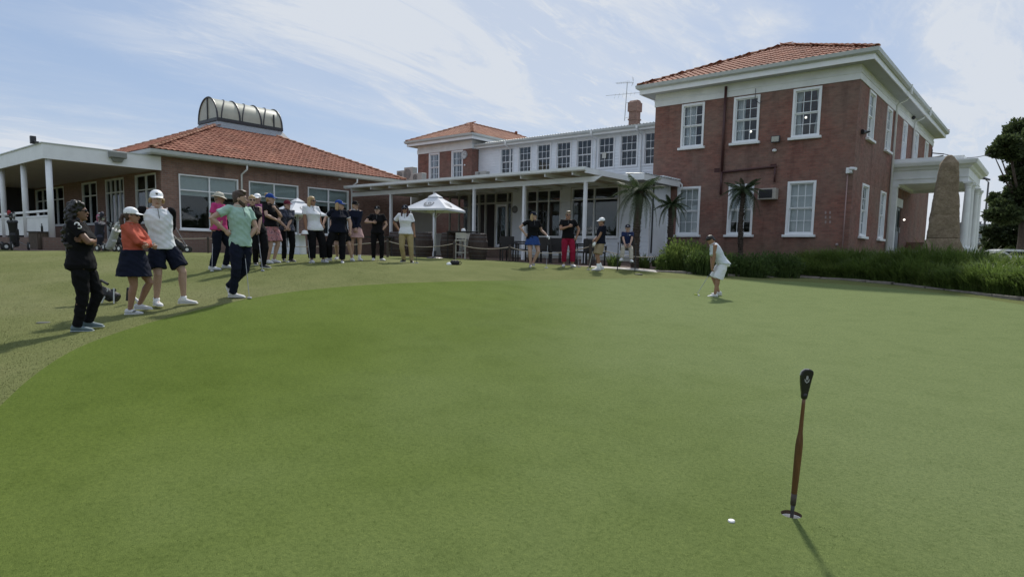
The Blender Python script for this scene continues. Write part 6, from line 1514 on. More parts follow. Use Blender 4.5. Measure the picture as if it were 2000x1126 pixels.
    hb = Body(); grips = {}
    for s_, sg in (('L',1),('R',-1)):
        pn = (-l*sg*.6-U_*.1+f*.1 if not (s_ in hands) else (-l*sg*.5-f*.7+U_*.1)); grips[s_] = hand(hb, Wr[s_], E[s_], pn, .98 if sex=='m' else .88, sg, .5 if s_ not in hands else .85)
    hm_ = hb.obj('hands', skin, None, None); _join.append((body, hm_))
    # ---- clothes
    def shirt(spec):
        m_, sl, hem = spec['m'], spec.get('sleeve', .6), spec.get('hem', -.02); bb = Body(); gr = spec.get('grow', .020)
        torso(bb, hem, .318, gr, spec.get('flare', .03)); 
        if sl > 0:
            for s_, sg in (('L',1),('R',-1)):
                P_ = [S[s_]-l*sg*.045*H-up*.012, S[s_]-up*.004]; rr = [.034*H, .033*H+.008]
                if sl <= 1: P_ += [S[s_].lerp(E[s_], sl*.5), S[s_].lerp(E[s_], sl)]; rr += [.031*H+.011, .031*H+.017]
                else: P_ += [S[s_].lerp(E[s_],.5), E[s_], E[s_].lerp(Wr[s_],.5), E[s_].lerp(Wr[s_],.93)]; rr += [.030*H+.009,.028*H+.008,.027*H+.006,.020*H+.006]
                rr = [x*(.86+.14*g) for x in rr]; bb.limb(P_, rr, cut=True)
        else:
            for s_, sg in (('L',1),('R',-1)): bb.ball(S[s_]-l*sg*.020*H-up*.01, (.032*H,.030*H,.032*H))
        o = bb.obj(spec.get('name', 'shirt'), m_, t, vox, .006, 3)
        if spec.get('collar', True):
            cb = Body(); cm = spec.get('cm', m_); pts_ = []
            for i in range(13): a = math.pi*2*i/12; pts_.append(SP(.328)+l*math.sin(a)*.040*H+fw2*math.cos(a)*.038*H-up*(.016*H if math.cos(a) > .9 else 0)+up*.004)
            cb.limb(pts_, [.011]*13, 1, 8); cb.obj('collar', cm, t)
        if spec.get('collar', True) and spec.get('sleeve', .6) <= 1:
            pb = Body(); pb.limb([SP(.315)+fw2*(.046*H+gr), SP(.27)+fw2*(.068*H*gd(.27)+gr*.9), SP(.235)+fw2*(.070*H*gd(.25)+gr*1.0)], [.007]*3, .5, 6); pb.obj('button_placket', mat('placket_grey', (.12,.12,.13), .8), t)
        if spec.get('trim'):
            for s_ in 'LR':
                c = S[s_].lerp(E[s_], sl); d = (E[s_]-S[s_]).normalized(); a_ = d.orthogonal().normalized(); tb = Body(); tb.loft([(c-d*.010+d*.012, a_, d.cross(a_), .031*H*(.86+.14*g)+.021, .031*H*(.86+.14*g)+.021), (c+d*.016, a_, d.cross(a_), .031*H*(.86+.14*g)+.021, .031*H*(.86+.14*g)+.021)], 16); tb.obj('sleeve_trim', spec['trim'], t)
        return o
    if top: shirt(top)
    if legs:
        kind, m_ = legs['kind'], legs['m']; bb = Body(); wst = legs.get('waist', .045)
        torso(bb, -.055, wst, legs.get('grow', .008))
        if kind in ('trousers', 'shorts', 'crop'):
            ln = legs.get('len', {'trousers':1.0,'shorts':.42,'crop':.78}[kind]); wd = legs.get('wide', 0)
            for s_, sg in (('L',1),('R',-1)):
                h_, k_, a_ = ank[s_+'h'], knee[s_], ank[s_]; c = .85+.15*g
                if kind == 'shorts':
                    P_ = [h_, h_.lerp(k_,.35), h_.lerp(k_, ln*2.0 if ln*2 < 1 else 1)]; rr = [.050*H*c+.008, .057*H*c+.014+wd*.4, .050*H*c+.024+wd]
                else:
                    P_ = [h_, h_.lerp(k_,.35), h_.lerp(k_,.8), k_, k_.lerp(a_,.45 if ln > .6 else .2)]; rr = [.050*H*c+.006,.055*H*c+.010+wd*.3,.043*H*c+.011+wd*.6,.037*H*c+.013+wd*.8,.033*H*c+.013+wd]
                    e_ = k_.lerp(a_, (ln-.5)*2); P_.append(e_-U_*(.012 if ln == 1 else 0)); rr.append(.026*H*c+.016+wd*1.2)
                bb.limb(P_, rr, cut=True)
        elif kind == 'skirt':
            hm__ = legs.get('len', .16); secs = []
            for i in range(7):
                q = i/6; q2 = wst*(1-q)+(-.03-hm__)*q; secs.append((SP(q2) if q2 > 0 else hipc+U_*q2*H, ll, fl, (.090+.026*q)*H*gg(0)+.014+legs.get('flare', .02)*q, (.072+.030*q)*H*gd(0)+.016+legs.get('flare', .02)*q))
            bb.loft(secs, 26)
        bb.obj(legs.get('name', kind if kind != 'crop' else 'trousers'), m_, t, vox, .006, 3)
    for s_, sg in (('L',1),('R',-1)):
        a_, fd = ank[s_], fdir[s_]; sb_ = Body(); sd_ = Vector((-fd.y, fd.x, 0)); zf = a_.z-.055*H*.85; base = Vector((a_.x, a_.y, zf)); k = .95 if sex == 'f' else 1.08
        if feet[s_] is not None and (plus or {}).get('toe_down') == s_:
            tq = Vector((0,0,-1)); secs = [(a_+fd*.0+U_*.02, sd_, fd, .036, .036), (a_-U_*.03, sd_, fd, .040, .050), (a_-U_*.09+fd*.02, sd_, fd, .044, .042), (a_-U_*.15+fd*.035, sd_, fd, .046, .032), (a_-U_*.19+fd*.04, sd_, fd, .034, .020)]
            sb_.loft(secs, 14)
        else:
            secs = []
            for x, w_, h0, h1 in ((-.075,.022,.012,.060),(-.060,.034,.004,.088),(-.02,.037,.004,.098),(.03,.038,.004,.088),(.08,.044,.004,.066),(.13,.046,.006,.052),(.165,.038,.010,.042),(.185,.018,.016,.032)):
                secs.append((base+fd*x*k+U_*((h0+h1)/2), sd_, U_, w_*k, (h1-h0)/2))
            sb_.loft(secs, 14)
        so = sb_.obj('shoe', (shoes or {}).get(s_, (shoes or {}).get('m', M_SHOEW)), t, .008, 0, 2)
        if (plus or {}).get('toe_down') != s_:
            sl_ = Body(); sl_.loft([(base+fd*x*k+U_*.008, sd_, U_, w_*k, .010) for x, w_ in ((-.080,.018),(-.066,.035),(-.02,.038),(.03,.039),(.08,.046),(.13,.048),(.172,.038),(.192,.016))], 10); sl_.obj('sole', (shoes or {}).get('sole', M_SHOEW), so)
        if socks: kb_ = Body(); kb_.limb([a_-U_*.02, a_.lerp(knee[s_], .10), a_.lerp(knee[s_], socks[1])], [.021*H+.008,.021*H+.006,.024*H+.006]); kb_.obj('sock', socks[0], t)
    if glove:
        gb = Body(); c = Wr[glove]; hand(gb, Wr[glove], E[glove], -l*(1 if glove=='L' else -1)*.5-f*.7+U_*.1, 1.12 if sex=='m' else 1.02, 1 if glove=='L' else -1, .85); gb.obj('glove', M_WHITE, t)
    # ---- face
    if glasses:
        gb = Body()
        for sg in (-1,1): gb.ball(HP(sg*.032,.083,.010), (.027*hs,.014*hs,.020*hs), HR_, 12)
        gb.limb([HP(-.03,.090,.014), HP(.03,.090,.014)], [.004]*2, 1, 6)
        for sg in (-1,1): gb.limb([HP(sg*.056,.080,.014), HP(sg*.076,.03,.012), HP(sg*.078,-.01,.010)], [.004]*3, 1, 6)
        gb.obj('sunglasses', M_LENS, t)
    else:
        for sg in (-1,1):
            eb = Body(); eb.ball(HP(sg*.030,.080,.008), (.013*hs,.009*hs,.007*hs), HR_, 10); eo = eb.obj('eye', M_EYEW, t); ib = Body(); ib.ball(HP(sg*.030,.087,.008), (.0055*hs,.004*hs,.0055*hs), HR_, 8); ib.obj('iris', M_IRIS, eo)
            bb = Body(); bb.limb([HP(sg*.016,.090,.026), HP(sg*.032,.090,.031), HP(sg*.046,.080,.026)], [.0035*hs,.004*hs,.003*hs], 1, 6); bb.obj('eyebrow', hair['m'] if hair else H_BROWN, t)
    lb2 = Body(); lb2.limb([HP(-.020,.087,-.056), HP(0,.098,-.056), HP(.020,.087,-.056)], [.004*hs,.0065*hs,.004*hs], 1, 8); lb2.obj('lips', M_LIP, t)
    # ---- hair
    if hair:
        k_, hm = hair['kind'], hair['m']; hb = Body()
        if k_ != 'bald':
            hb.loft([(HP(0, y, z), hl, hf2, a*hs, c*hs) for z, a, c, y in ((-.075,.046,.030,-.052),(-.04,.072,.058,-.036),(0,.081,.080,-.028),(.045,.0825,.096,-.016),(.085,.074,.096,-.010),(.110,.052,.070,-.008),(.128,.022,.032,-.010))], 18)
        if k_ == 'long':
            L_ = hair.get('len', .28)
            for i in range(9):
                a = math.pi*(i/8)*1.0; x, y = .078*math.cos(a), -.070*math.sin(a)-.01; e = L_*(1-.12*abs(math.cos(a)))*(1 if i%2 else .9)
                hb.limb([HP(x*.8,y*.8,.05), HP(x*1.02,y,-.04), HP(x*1.1,y*1.05,-.12)-U_*.0, HP(x*1.0,y*1.05,-.12)-U_*(e*.5), HP(x*.9,y*1.0,-.12)-U_*e*.9], [.030*hs,.028*hs,.026*hs,.024,.010], 1, 8)
        elif k_ == 'front':
            L_ = hair.get('len', .22)
            for sg in (-1,1):
                for j in range(3): hb.limb([HP(sg*.070,.0-.03*j,.03), HP(sg*(.082+.004*j),.01-.03*j,-.07), HP(sg*(.080+.01*j),.045-.03*j,-.15), HP(sg*(.075+.01*j),.075-.03*j,-.15)-U_*L_*.6, HP(sg*.062,.085-.03*j,-.15)-U_*L_], [.024,.026,.027,.025,.010], 1, 8)
        elif k_ == 'curly':
            rg = random.Random(4); L_ = hair.get('len', .40)
            for i in range(230):
                a = rg.uniform(-.15, math.pi+.15); q = rg.uniform(.55,1.0); v = rg.random(); p_ = HP(.112*math.cos(a)*q*(1+.25*v), -.105*math.sin(a)*q-.01-.05*v, .11-.12*rg.random())-U_*(v*L_)-fl*v*.02
                hb.ball(p_, (rg.uniform(.016,.030),)*3, None, 8)
            for i in range(46):
                a = rg.uniform(.1, math.pi-.1); p_ = HP(.125*math.cos(a), -.12*math.sin(a)-.02, -.05)-U_*rg.uniform(.05,L_*.9); pts_ = [p_+Vector((.02*math.cos(j*2.1), .02*math.sin(j*2.1), -.03*j)) for j in range(6)]; hb.limb(pts_, [.011]*6, 1, 6)
            for i in range(16): hb.ball(HP(rg.uniform(-.08,.08), rg.uniform(-.09,.05), rg.uniform(.08,.125)), (.034,)*3, None, 9)
        elif k_ == 'pony':
            L_ = hair.get('len', .24); hb.limb([HP(0,-.085,.02), HP(0,-.125,.01), HP(.01,-.150,-.06), HP(.0,-.140,-.12)-U_*L_*.4, HP(0,-.12,-.12)-U_*L_*.8], [.024,.030,.032,.028,.010], 1, 10)
        elif k_ == 'bun': hb.ball(HP(0,-.085,.105), (.045,.045,.042), HR_); hb.limb([HP(0,-.06,.09), HP(0,-.08,.10)], [.03,.03])
        elif k_ == 'quiff': hb.ball(HP(0,.055,.105), (.062*hs,.042*hs,.030*hs), HR_); hb.ball(HP(0,.02,.118), (.066*hs,.06*hs,.026*hs), HR_)
        elif k_ == 'wings':
            for sg in (-1,1):
                for j in range(3): hb.ball(HP(sg*.085,-.035+.028*j,-.010-.020*(j%2)), (.022,.024,.030), HR_)
        hb.obj('hair', hm, t, .0075, .004, 1 if k_ != 'curly' else 0)
        if hair.get('beard'): bb = Body(); bb.loft([(HP(0, y, z), hl, hf2, a*hs, c*hs) for z, a, c, y in ((-.150,.020,.020,.062),(-.128,.040,.040,.050),(-.10,.058,.056,.034),(-.07,.068,.060,.026),(-.045,.071,.050,.018),(-.02,.074,.032,.0))], 16); bb.obj('beard', hm, t, .007, .004, 1)
    # ---- hats
    if hat:
        hk, hmm = hat['kind'], hat['m']; cb = Body()
        if hk in ('cap', 'visor'):
            b2 = .030
            cb.loft([(HP(0, y, z), hl, hf2, a*hs, c*hs) for z, a, c, y in ((b2,.0865,.106,-.008),(b2+.03,.087,.106,-.010),(b2+.065,.079,.095,-.012),(b2+.09,.060,.072,-.014),(b2+.104,.034,.042,-.014),(b2+.109,.010,.012,-.014))], 20)
            ho_ = cb.obj('cap', hmm, t, .0065, .001, 1)
            bb = MB(); n = 10; vs = []
            for i in range(n+1):
                a = math.pi*(i/n); x = .078*math.cos(a); y0 = .062+.036*math.sin(a)-.0; y1 = .075+.098*math.sin(a)
                dz = -.014*math.sin(a)-.010*abs(math.cos(a))
                for yy, zz_ in ((y0, b2+.012), (y1, b2+.004+dz)):
                    for th_ in (0, .006): vs.append(tuple(HP(x*(1.0 if yy==y0 else 1.02), yy, zz_+th_)))
            fs = []
            for i in range(n): k = i*4; fs += [(k,k+4,k+6,k+2),(k+1,k+3,k+7,k+5),(k+2,k+6,k+7,k+3),(k,k+1,k+5,k+4)]
            me = bpy.data.meshes.new('brim'); me.from_pydata(vs, [], fs); me.materials.append(hat.get('bm', hmm)); link('brim', me, ho_)
            if hat.get('mark'):
                q = Body(); q.ball(HP(0,.094,b2+.045), (.016,.006,.013), HR_, 8); q.obj('cap_badge', hat['mark'], ho_)
        elif hk == 'bucket':
            cb.loft([(HP(0, y, z), hl, hf2, a*hs, c*hs) for z, a, c, y in ((.02,.088,.108,-.008),(.06,.086,.104,-.01),(.098,.074,.090,-.012),(.118,.045,.06,-.012),(.124,.014,.02,-.012))], 20); ho_ = cb.obj('hat_crown', hmm, t, .0065, .002, 1)
            vs = []; n = 36
            for i in range(n):
                a = 2*math.pi*i/n
                for r_, z_ in ((1.0,.034),(1.62,.012+.014*math.cos(2*a)),(1.62,.016+.014*math.cos(2*a)),(1.0,.042)): vs.append(tuple(HP(.088*math.cos(a)*r_, .108*math.sin(a)*r_*(.96 if r_ > 1 else 1)-.008, z_)))
            me = bpy.data.meshes.new('brim'); me.from_pydata(vs, [], [(i*4+j, ((i+1)%n)*4+j, ((i+1)%n)*4+j+1, i*4+j+1) for i in range(n) for j in range(3)]); me.materials.append(hmm); link('brim', me, ho_)
            q = Body(); q.loft([(HP(0,-.008,.036), hl, hf2, .0905*hs, .1105*hs), (HP(0,-.009,.056), hl, hf2, .089*hs, .108*hs)], 20); q.obj('hat_band', hat.get('band', M_SHOEB), ho_)
    t['_g'] = 0; del t['_g']
    inv = Matrix.Translation(t.location) @ Matrix.Rotation(-view, 4, 'Z')
    return {'t': t, 'grip': {k: inv @ v for k, v in grips.items()}, 'S': S, 'E': E, 'W': Wr, 'SP': SP, 'l': l, 'f': fw2, 'up': up, 'V': V, 'inv': inv, 'HP': HP, 'H': H, 'knee': knee, 'ank': ank, 'll': ll, 'fl': fl, 'hipc': hipc}
_join = []

def putter(hand_w, foot_w, label, shaft=None, length=None, group='putters held by the golfers', head=None, facing=0):
    a, c = Vector(hand_w), Vector(foot_w); d = (a-c).normalized(); topp = a+d*.06
    t = thing('golf_putter', c, label, 'golf club', group)
    MB().tube([tuple(c+d*.03), tuple(c+d*(topp-c).length*.68)], [.0055,.0065], 8).build('shaft', shaft or mat('steel_shaft', (.38,.39,.40), .3, .05, 9, metal=.6), t)
    MB().tube([tuple(c+d*(topp-c).length*.68), tuple(topp)], [.011,.014], 8).build('grip', mat('grip_rubber', (.02,.02,.022), .7), t)
    mb = MB(); ca, sa = math.cos(facing), math.sin(facing); P_ = []
    for x, y, z in ((-.055,-.018,0),(.055,-.018,0),(.055,.018,0),(-.055,.018,0),(-.05,-.014,.026),(.05,-.014,.026),(.05,.014,.026),(-.05,.014,.026)): P_.append((c.x+x*ca-y*sa, c.y+x*sa+y*ca, c.z+z+.004))
    mb.poly(P_, [(0,3,2,1),(4,5,6,7),(0,1,5,4),(1,2,6,5),(2,3,7,6),(3,0,4,7)]).build('club_head', head or mat('club_steel', (.40,.41,.42), .3, .05, 9, metal=.5), t, bevel=.004)
    return t
def gpt(px_, py_, D): p = at(px_, py_, D); return Vector((p.x, p.y, gz(p.x, p.y)))
def VV(px0, py0, D): m = D/FPX; return lambda x, y, dy=0.0: Vector(((x-px0)*m, dy, (py0-y)*m))

# 1 woman in black, number on the sleeve
v = VV(157, 640, 8.3)
P1 = person(157, 640, 8.3, 1.66, 72, 'woman in black with long curly black hair, arms crossed, at far left', 1.18, 'f', M_SKIND, head_yaw=96, nod=-4,
    feet={'L': v(170,636,.10), 'R': v(152,641,-.06)}, foot_dir={'L': 78, 'R': 84}, hip=(.045,0,0), chest=(-.03,0),
    hands={'L': v(168,466,-.16), 'R': v(186,466,-.02)}, elbows={'L': (.4,.6,-.3), 'R': (.25,-.9,-.6)},
    top=dict(m=C_BLACK, sleeve=.62, hem=-.035, collar=False, grow=.016, flare=.01), legs=dict(kind='trousers', m=C_BLACK, wide=-.004), shoes=dict(m=mat('shoe_bluegrey', (.12,.17,.19), .6, .1, 14), sole=mat('sole_grey', (.30,.36,.38), .6)),
    hair=dict(kind='curly', m=H_BLACK, len=.44), glasses=True)
# number on the near sleeve, flat print wrapped on the cloth
S_, E_ = P1['S']['R'], P1['E']['R']; d_ = (E_-S_).normalized(); c_ = S_.lerp(E_, .30); out_ = Vector((.35,-1,.25)); out_ = (out_-d_*out_.dot(d_)).normalized(); side_ = d_.cross(out_); nb = Body(); R0 = .041*1.66+.018
def on_sleeve(x, y): a = x/R0; return c_-d_*y+(out_*math.cos(a)+side_*math.sin(a))*R0*1.10
def stroke(pts_, r_=.0085):
    q = [on_sleeve(x, y) for x, y in pts_]; nb.limb(q, [r_]*len(q), .5, 8)
k = .8
arc3 = [(.026*k*math.cos(a), .024*k+.026*k*math.sin(a)) for a in [math.radians(x) for x in range(150,-91,-24)]]+[(.026*k*math.cos(a), -.028*k+.028*k*math.sin(a)) for a in [math.radians(x) for x in range(90,-151,-24)]]
stroke([(-x, y) for x, y in arc3]); nb.obj('sleeve_number', M_WHITE, P1['t'])
# 2 woman in coral
v = VV(268, 609, 9.7)
P2 = person(268, 609, 9.7, 1.60, 62, 'woman in coral long sleeved top, navy skort and white cap, arms crossed, with white sneakers', 1.13, 'f', M_SKINT, head_yaw=78,
    feet={'L': v(272,603,.12), 'R': v(256,611,-.05)}, hip=(-.02,0,0), chest=(-.02,0), foot_dir={'L': 76, 'R': 80}, hands={'L': v(288,477,-.16), 'R': v(297,478,-.03)}, elbows={'L': (.4,.6,-.3), 'R': (-.1,-.9,-.8)},
    top=dict(m=cloth('coral', (.50,.115,.075)), sleeve=2, hem=.055, flare=0, grow=.014, cm=cloth('coral', (0,0,0))), legs=dict(kind='skirt', m=C_NAVY, len=.125, waist=.085, flare=.03, name='skort'), shoes=dict(m=M_SHOEW),
    hair=dict(kind='pony', m=H_BROWN, len=.10), glasses=True, hat=dict(kind='cap', m=M_WHITE))
MBk = Body(); a_ = P2['ank']['R']; MBk.limb([a_+Vector((.035,-.048,-.028)), a_+Vector((.055,-.048,-.012))], [.006,.006], 1, 6); MBk.limb([a_+Vector((.055,-.05,-.028)), a_+Vector((.075,-.048,-.012))], [.006,.006], 1, 6); MBk.obj('shoe_mark', M_SHOEB, P2['t'])
# 3 man in white vest
v = VV(330, 603, 10.3)
P3 = person(330, 603, 10.3, 1.83, 8, 'man in white sleeveless pullover over black sleeves, navy shorts and white cap', .97, 'm', M_SKIN, head_yaw=4, nod=2,
    feet={'L': v(356,598,-.02), 'R': v(309,601,.0)}, foot_dir={'L': 82, 'R': 20}, hip=(-.06,0,0), chest=(-.06,0), hands={'L': v(318,474,.20), 'R': v(298,474,.20)}, elbows={'L': (.55,.9,-.4), 'R': (-.75,.7,-.3)},
    top=dict(m=C_WHITE, sleeve=0, hem=-.02, name='pullover', cm=C_WHITE), legs=dict(kind='shorts', m=C_NAVY, len=.40, wide=.018), shoes=dict(m=M_SHOEW), hair=dict(kind='wings', m=H_BLOND), hat=dict(kind='cap', m=M_WHITE, mark=M_SHOEB), socks=(M_WHITE, .06))
for s_ in 'LR':
    q = Body(); q.limb([P3['S'][s_], P3['S'][s_].lerp(P3['E'][s_],.5), P3['E'][s_], P3['E'][s_].lerp(P3['W'][s_],.6)], [.075,.066,.055,.046]); q.obj('black_sleeve', C_BLACK, P3['t'], .009, .005, 2)
# 4 man in magenta polo with straw hat
v = VV(430, 527, 14.4)
P4 = person(430, 527, 14.4, 1.74, 62, 'older man in magenta polo, pale brimmed hat and navy trousers leaning on a putter', 1.12, 'm', M_SKINT, head_yaw=84, nod=10,
    feet={'L': v(440,524,.12), 'R': v(416,527,-.05)}, foot_dir={'L': 70, 'R': 60}, hands={'R': v(419,452,-.10), 'L': v(432,446,-.25)}, elbows={'R': (-.9,-.3,.1), 'L': (.3,-.3,-.8)}, hip=(.0,0,0), chest=(-.0,0),
    top=dict(m=cloth('magenta', (.50,.055,.20)), sleeve=.6, hem=-.01), legs=dict(kind='trousers', m=C_BLUEBLK, wide=.004), shoes=dict(m=M_SHOEW), hair=dict(kind='short', m=H_GREY), hat=dict(kind='bucket', m=mat('straw', (.50,.48,.40), .8, .08, 40), band=mat('hat_band_pale', (.33,.32,.27), .8)))
putter(P4['grip']['R'], gpt(414,529,14.1), 'putter the man in magenta leans on, upright beside his leg')
# 5 man in mint polo, crossed legs
v = VV(463, 577, 11.0)
P5 = person(463, 577, 11.0, 1.84, 38, 'bearded man in mint green polo and navy trousers, legs crossed, hand on hip', 1.0, 'm', M_SKIN, head_yaw=82, nod=4,
    feet={'R': v(456,577,-.02), 'L': v(448,566,.16)}, foot_dir={'R': 68, 'L': 60}, knee_hint={'R': (.3,-1,0), 'L': (1.0,-.6,0)}, plus=dict(toe_down='L'), hip=(.075,0,-.02), chest=(-.02,0),
    hands={'R': v(444,448,-.14), 'L': v(483,466,.0)}, elbows={'R': (-1,-.2,-.1), 'L': (.9,.2,-.3)},
    top=dict(m=cloth('mint', (.36,.52,.45), .05), sleeve=.58, hem=-.035, flare=.02), legs=dict(kind='trousers', m=C_NAVY, wide=.0), shoes=dict(m=M_SHOEW), hair=dict(kind='quiff', m=H_BROWN, beard=True))
putter(P5['grip']['L'], gpt(487,573,10.9), 'putter hanging from the hand of the man in mint, white head on the grass', head=mat('putter_white_head', (.62,.62,.62), .4))
# 7 person in purple sleeves mostly hidden
v = VV(505, 514, 16.0)
P7 = person(505, 514, 16.0, 1.70, 20, 'woman in purple long sleeves and white cap, mostly hidden behind the one in sleeveless black', 1.05, 'f', M_SKIN, head_yaw=-20,
    feet={'L': v(510,513,.1), 'R': v(499,512,.0)}, hands={'L': v(518,428,.02), 'R': v(500,430,-.1)}, elbows={'L': (1,.1,-.3), 'R': (-1,.1,-.3)}, top=dict(m=cloth('purple', (.25,.07,.20)), sleeve=2), legs=dict(kind='trousers', m=C_BLUEBLK, len=.97), shoes=dict(m=M_SHOEW), hair=dict(kind='short', m=H_GREY), hat=dict(kind='cap', m=M_WHITE))
# 6 woman sleeveless black
v = VV(508, 523, 14.4)
P6 = person(508, 523, 14.4, 1.63, 14, 'blond woman in sleeveless black top, black trousers and sunglasses, both hands on her putter', 1.06, 'f', M_SKIN, head_yaw=8,
    feet={'L': v(514,521,-.08), 'R': v(500,516,.12)}, foot_dir={'L': 60, 'R': 10}, hip=(-.04,0,0), chest=(-.10,0), hands={'L': v(507,452,-.20), 'R': v(503,450,-.20)}, elbows={'L': (1,-.1,-.5), 'R': (-1,-.1,-.5)},
    top=dict(m=C_BLACK, sleeve=0, hem=-.03), legs=dict(kind='trousers', m=C_BLACK), shoes=dict(m=M_SHOEB), hair=dict(kind='short', m=H_BLOND), glasses=True)
putter(P6['grip']['L'], gpt(513,524,14.0), 'putter under the clasped hands of the blond woman in sleeveless black')
# 8 woman floral shorts
v = VV(531, 511, 15.8)
M_FLOR = bpy.data.materials.new('floral_cloth'); n_, l_, b_ = nodes_of(M_FLOR); t_ = n_.new('ShaderNodeTexCoord').outputs['Object']
c_ = ramp(n_, l_, tnoise(n_, l_, t_, 16, 2, .5), [(.40, (.40,.16,.17)), (.48, (.46,.25,.25)), (.53, (.10,.05,.09)), (.60, (.42,.20,.20))]); l_.new(c_, b_.inputs['Base Color']); b_.inputs['Roughness'].default_value = .85
C_ROYAL = cloth('royal', (.02,.06,.26)); C_PRINT = bpy.data.materials.new('patterned_navy'); n_, l_, b_ = nodes_of(C_PRINT); t_ = n_.new('ShaderNodeTexCoord').outputs['Object']
c_ = ramp(n_, l_, tnoise(n_, l_, t_, 18, 3, .6), [(.40, (.014,.017,.032)), (.52, (.018,.022,.042)), (.58, (.10,.11,.15)), (.66, (.03,.035,.06))]); l_.new(c_, b_.inputs['Base Color']); b_.inputs['Roughness'].default_value = .85
P8 = person(531, 511, 15.8, 1.70, 48, 'woman in blue cap and pink floral shorts, one hand raised to her chin', 1.10, 'f', M_SKIN, head_yaw=74,
    feet={'L': v(535,510,.08), 'R': v(524,511,-.05)}, foot_dir={'L': 60, 'R': 40}, hands={'L': v(540,407,-.14), 'R': v(541,428,-.22)}, elbows={'L': (.6,-.3,-1), 'R': (-.3,-.9,-.9)}, chest=(-.03,0),
    top=dict(m=C_BLACK, sleeve=.6, hem=.01), legs=dict(kind='shorts', m=M_FLOR, len=.43, wide=.02, waist=.05), shoes=dict(m=M_SHOEW), hair=dict(kind='bun', m=H_BLOND), hat=dict(kind='cap', m=C_ROYAL))
# 9
v = VV(562, 511, 16.5)
P9 = person(562, 511, 16.5, 1.57, 22, 'person in maroon cap, patterned navy polo and black trousers resting both hands on a putter', 1.08, 'f', M_SKIN, head_yaw=40,
    feet={'L': v(568,511,.04), 'R': v(555,510,0)}, foot_dir={'L': 40, 'R': 5}, hands={'L': v(562,446,-.20), 'R': v(560,445,-.20)}, elbows={'L': (1,-.1,-.6), 'R': (-1,-.1,-.6)},
    top=dict(m=C_PRINT, sleeve=.62, hem=-.02), legs=dict(kind='trousers', m=C_BLACK), shoes=dict(m=M_SHOEB), hair=dict(kind='short', m=H_BROWN), hat=dict(kind='cap', m=cloth('maroon', (.12,.02,.035))))
putter(P9['grip']['L'], gpt(562,513,16.1), 'putter between the feet of the person in the maroon cap')
# 10
v = VV(610, 511, 16.6)
P10 = person(610, 511, 16.6, 1.70, 26, 'blond woman in white polo and wide black trousers holding a white cap against her thigh', 1.10, 'f', M_SKINT, head_yaw=62,
    feet={'L': v(631,511,.03), 'R': v(609,512,-.05)}, foot_dir={'L': 40, 'R': 15}, hip=(.08,0,0), chest=(-.10,0), hands={'R': v(600,452,-.08), 'L': v(627,448,-.02)}, elbows={'L': (1,.2,-.2), 'R': (-1,.2,-.2)},
    top=dict(m=C_WHITE, sleeve=.60, hem=-.035, flare=.02), legs=dict(kind='trousers', m=C_BLACK, wide=.030, len=.95), shoes=dict(m=M_SHOEW), hair=dict(kind='long', m=H_BLOND, len=.16), glasses=True)
g_ = P10['grip']['R']; tag(MB().lathe((g_.x+.06,g_.y-.10,g_.z-.06), [(.095,0),(.09,.006),(.08,.02),(.078,.05),(.055,.085),(.02,.095)], 16).build('white_hat', M_WHITE, smooth=True, origin=(g_.x+.06,g_.y-.10,g_.z-.06)), 'white cap held in the hand of the blond woman in white polo', 'cap')
putter(P10['grip']['R'], gpt(606,511,16.2), 'putter slanting down from the hand that holds the white cap')
# extra person behind 11
v = VV(668, 508, 17.6)
P11b = person(668, 508, 17.6, 1.62, 0, 'bare legged golfer almost hidden behind the woman in white trimmed black polo', 1.0, 'f', M_SKIN, feet={'L': v(687,508,0), 'R': v(659,506,.05)}, top=dict(m=C_BLACK, sleeve=.5), legs=dict(kind='shorts', m=C_BLACK, len=.38), shoes=dict(m=M_SHOEW), hair=dict(kind='short', m=H_BROWN), hip=(-.02,0,-.06))
# 11
v = VV(658, 515, 16.9)
P11 = person(658, 515, 16.9, 1.66, 22, 'woman in white trimmed black polo and blue cap, reaching out to her putter', 1.25, 'f', M_SKIN, head_yaw=66,
    feet={'L': v(668,517,-.06), 'R': v(644,512,.05)}, foot_dir={'L': 5, 'R': -50}, hip=(.03,0,0), chest=(.02,0), hands={'R': v(633,443,-.04), 'L': v(684,454,.0)}, elbows={'R': (-.6,.3,-.8), 'L': (1,.4,0)},
    top=dict(m=C_BLUEBLK, sleeve=.62, hem=-.03, trim=C_WHITE), legs=dict(kind='trousers', m=C_BLACK, wide=.014, len=.96), shoes=dict(m=M_SHOEW), hair=dict(kind='long', m=H_BLOND, len=.05), hat=dict(kind='cap', m=C_ROYAL, mark=C_WHITE))
putter(P11['grip']['R'], gpt(634,513,16.6), 'dark putter held out at the side by the woman in blue cap', shaft=mat('dark_shaft', (.03,.03,.03), .4))
# 12
v = VV(694, 507, 18.0)
P12 = person(694, 507, 18.0, 1.66, 8, 'woman in navy long sleeved top, pale pink skirt and black cap, hands clasped in front', .96, 'f', M_SKIN, head_yaw=30,
    feet={'L': v(702,507,0), 'R': v(688,507,.05)}, hands={'L': v(696,446,-.20), 'R': v(694,447,-.20)}, elbows={'L': (1,0,-.4), 'R': (-1,0,-.4)}, top=dict(m=C_NAVY, sleeve=2, hem=.02, cm=C_WHITE), legs=dict(kind='skirt', m=cloth('pale_pink', (.48,.31,.30), .15), len=.10, flare=.05, name='skirt'), shoes=dict(m=M_SHOEW), hair=dict(kind='short', m=H_BLOND), hat=dict(kind='cap', m=C_BLACK), socks=(M_WHITE, .18))
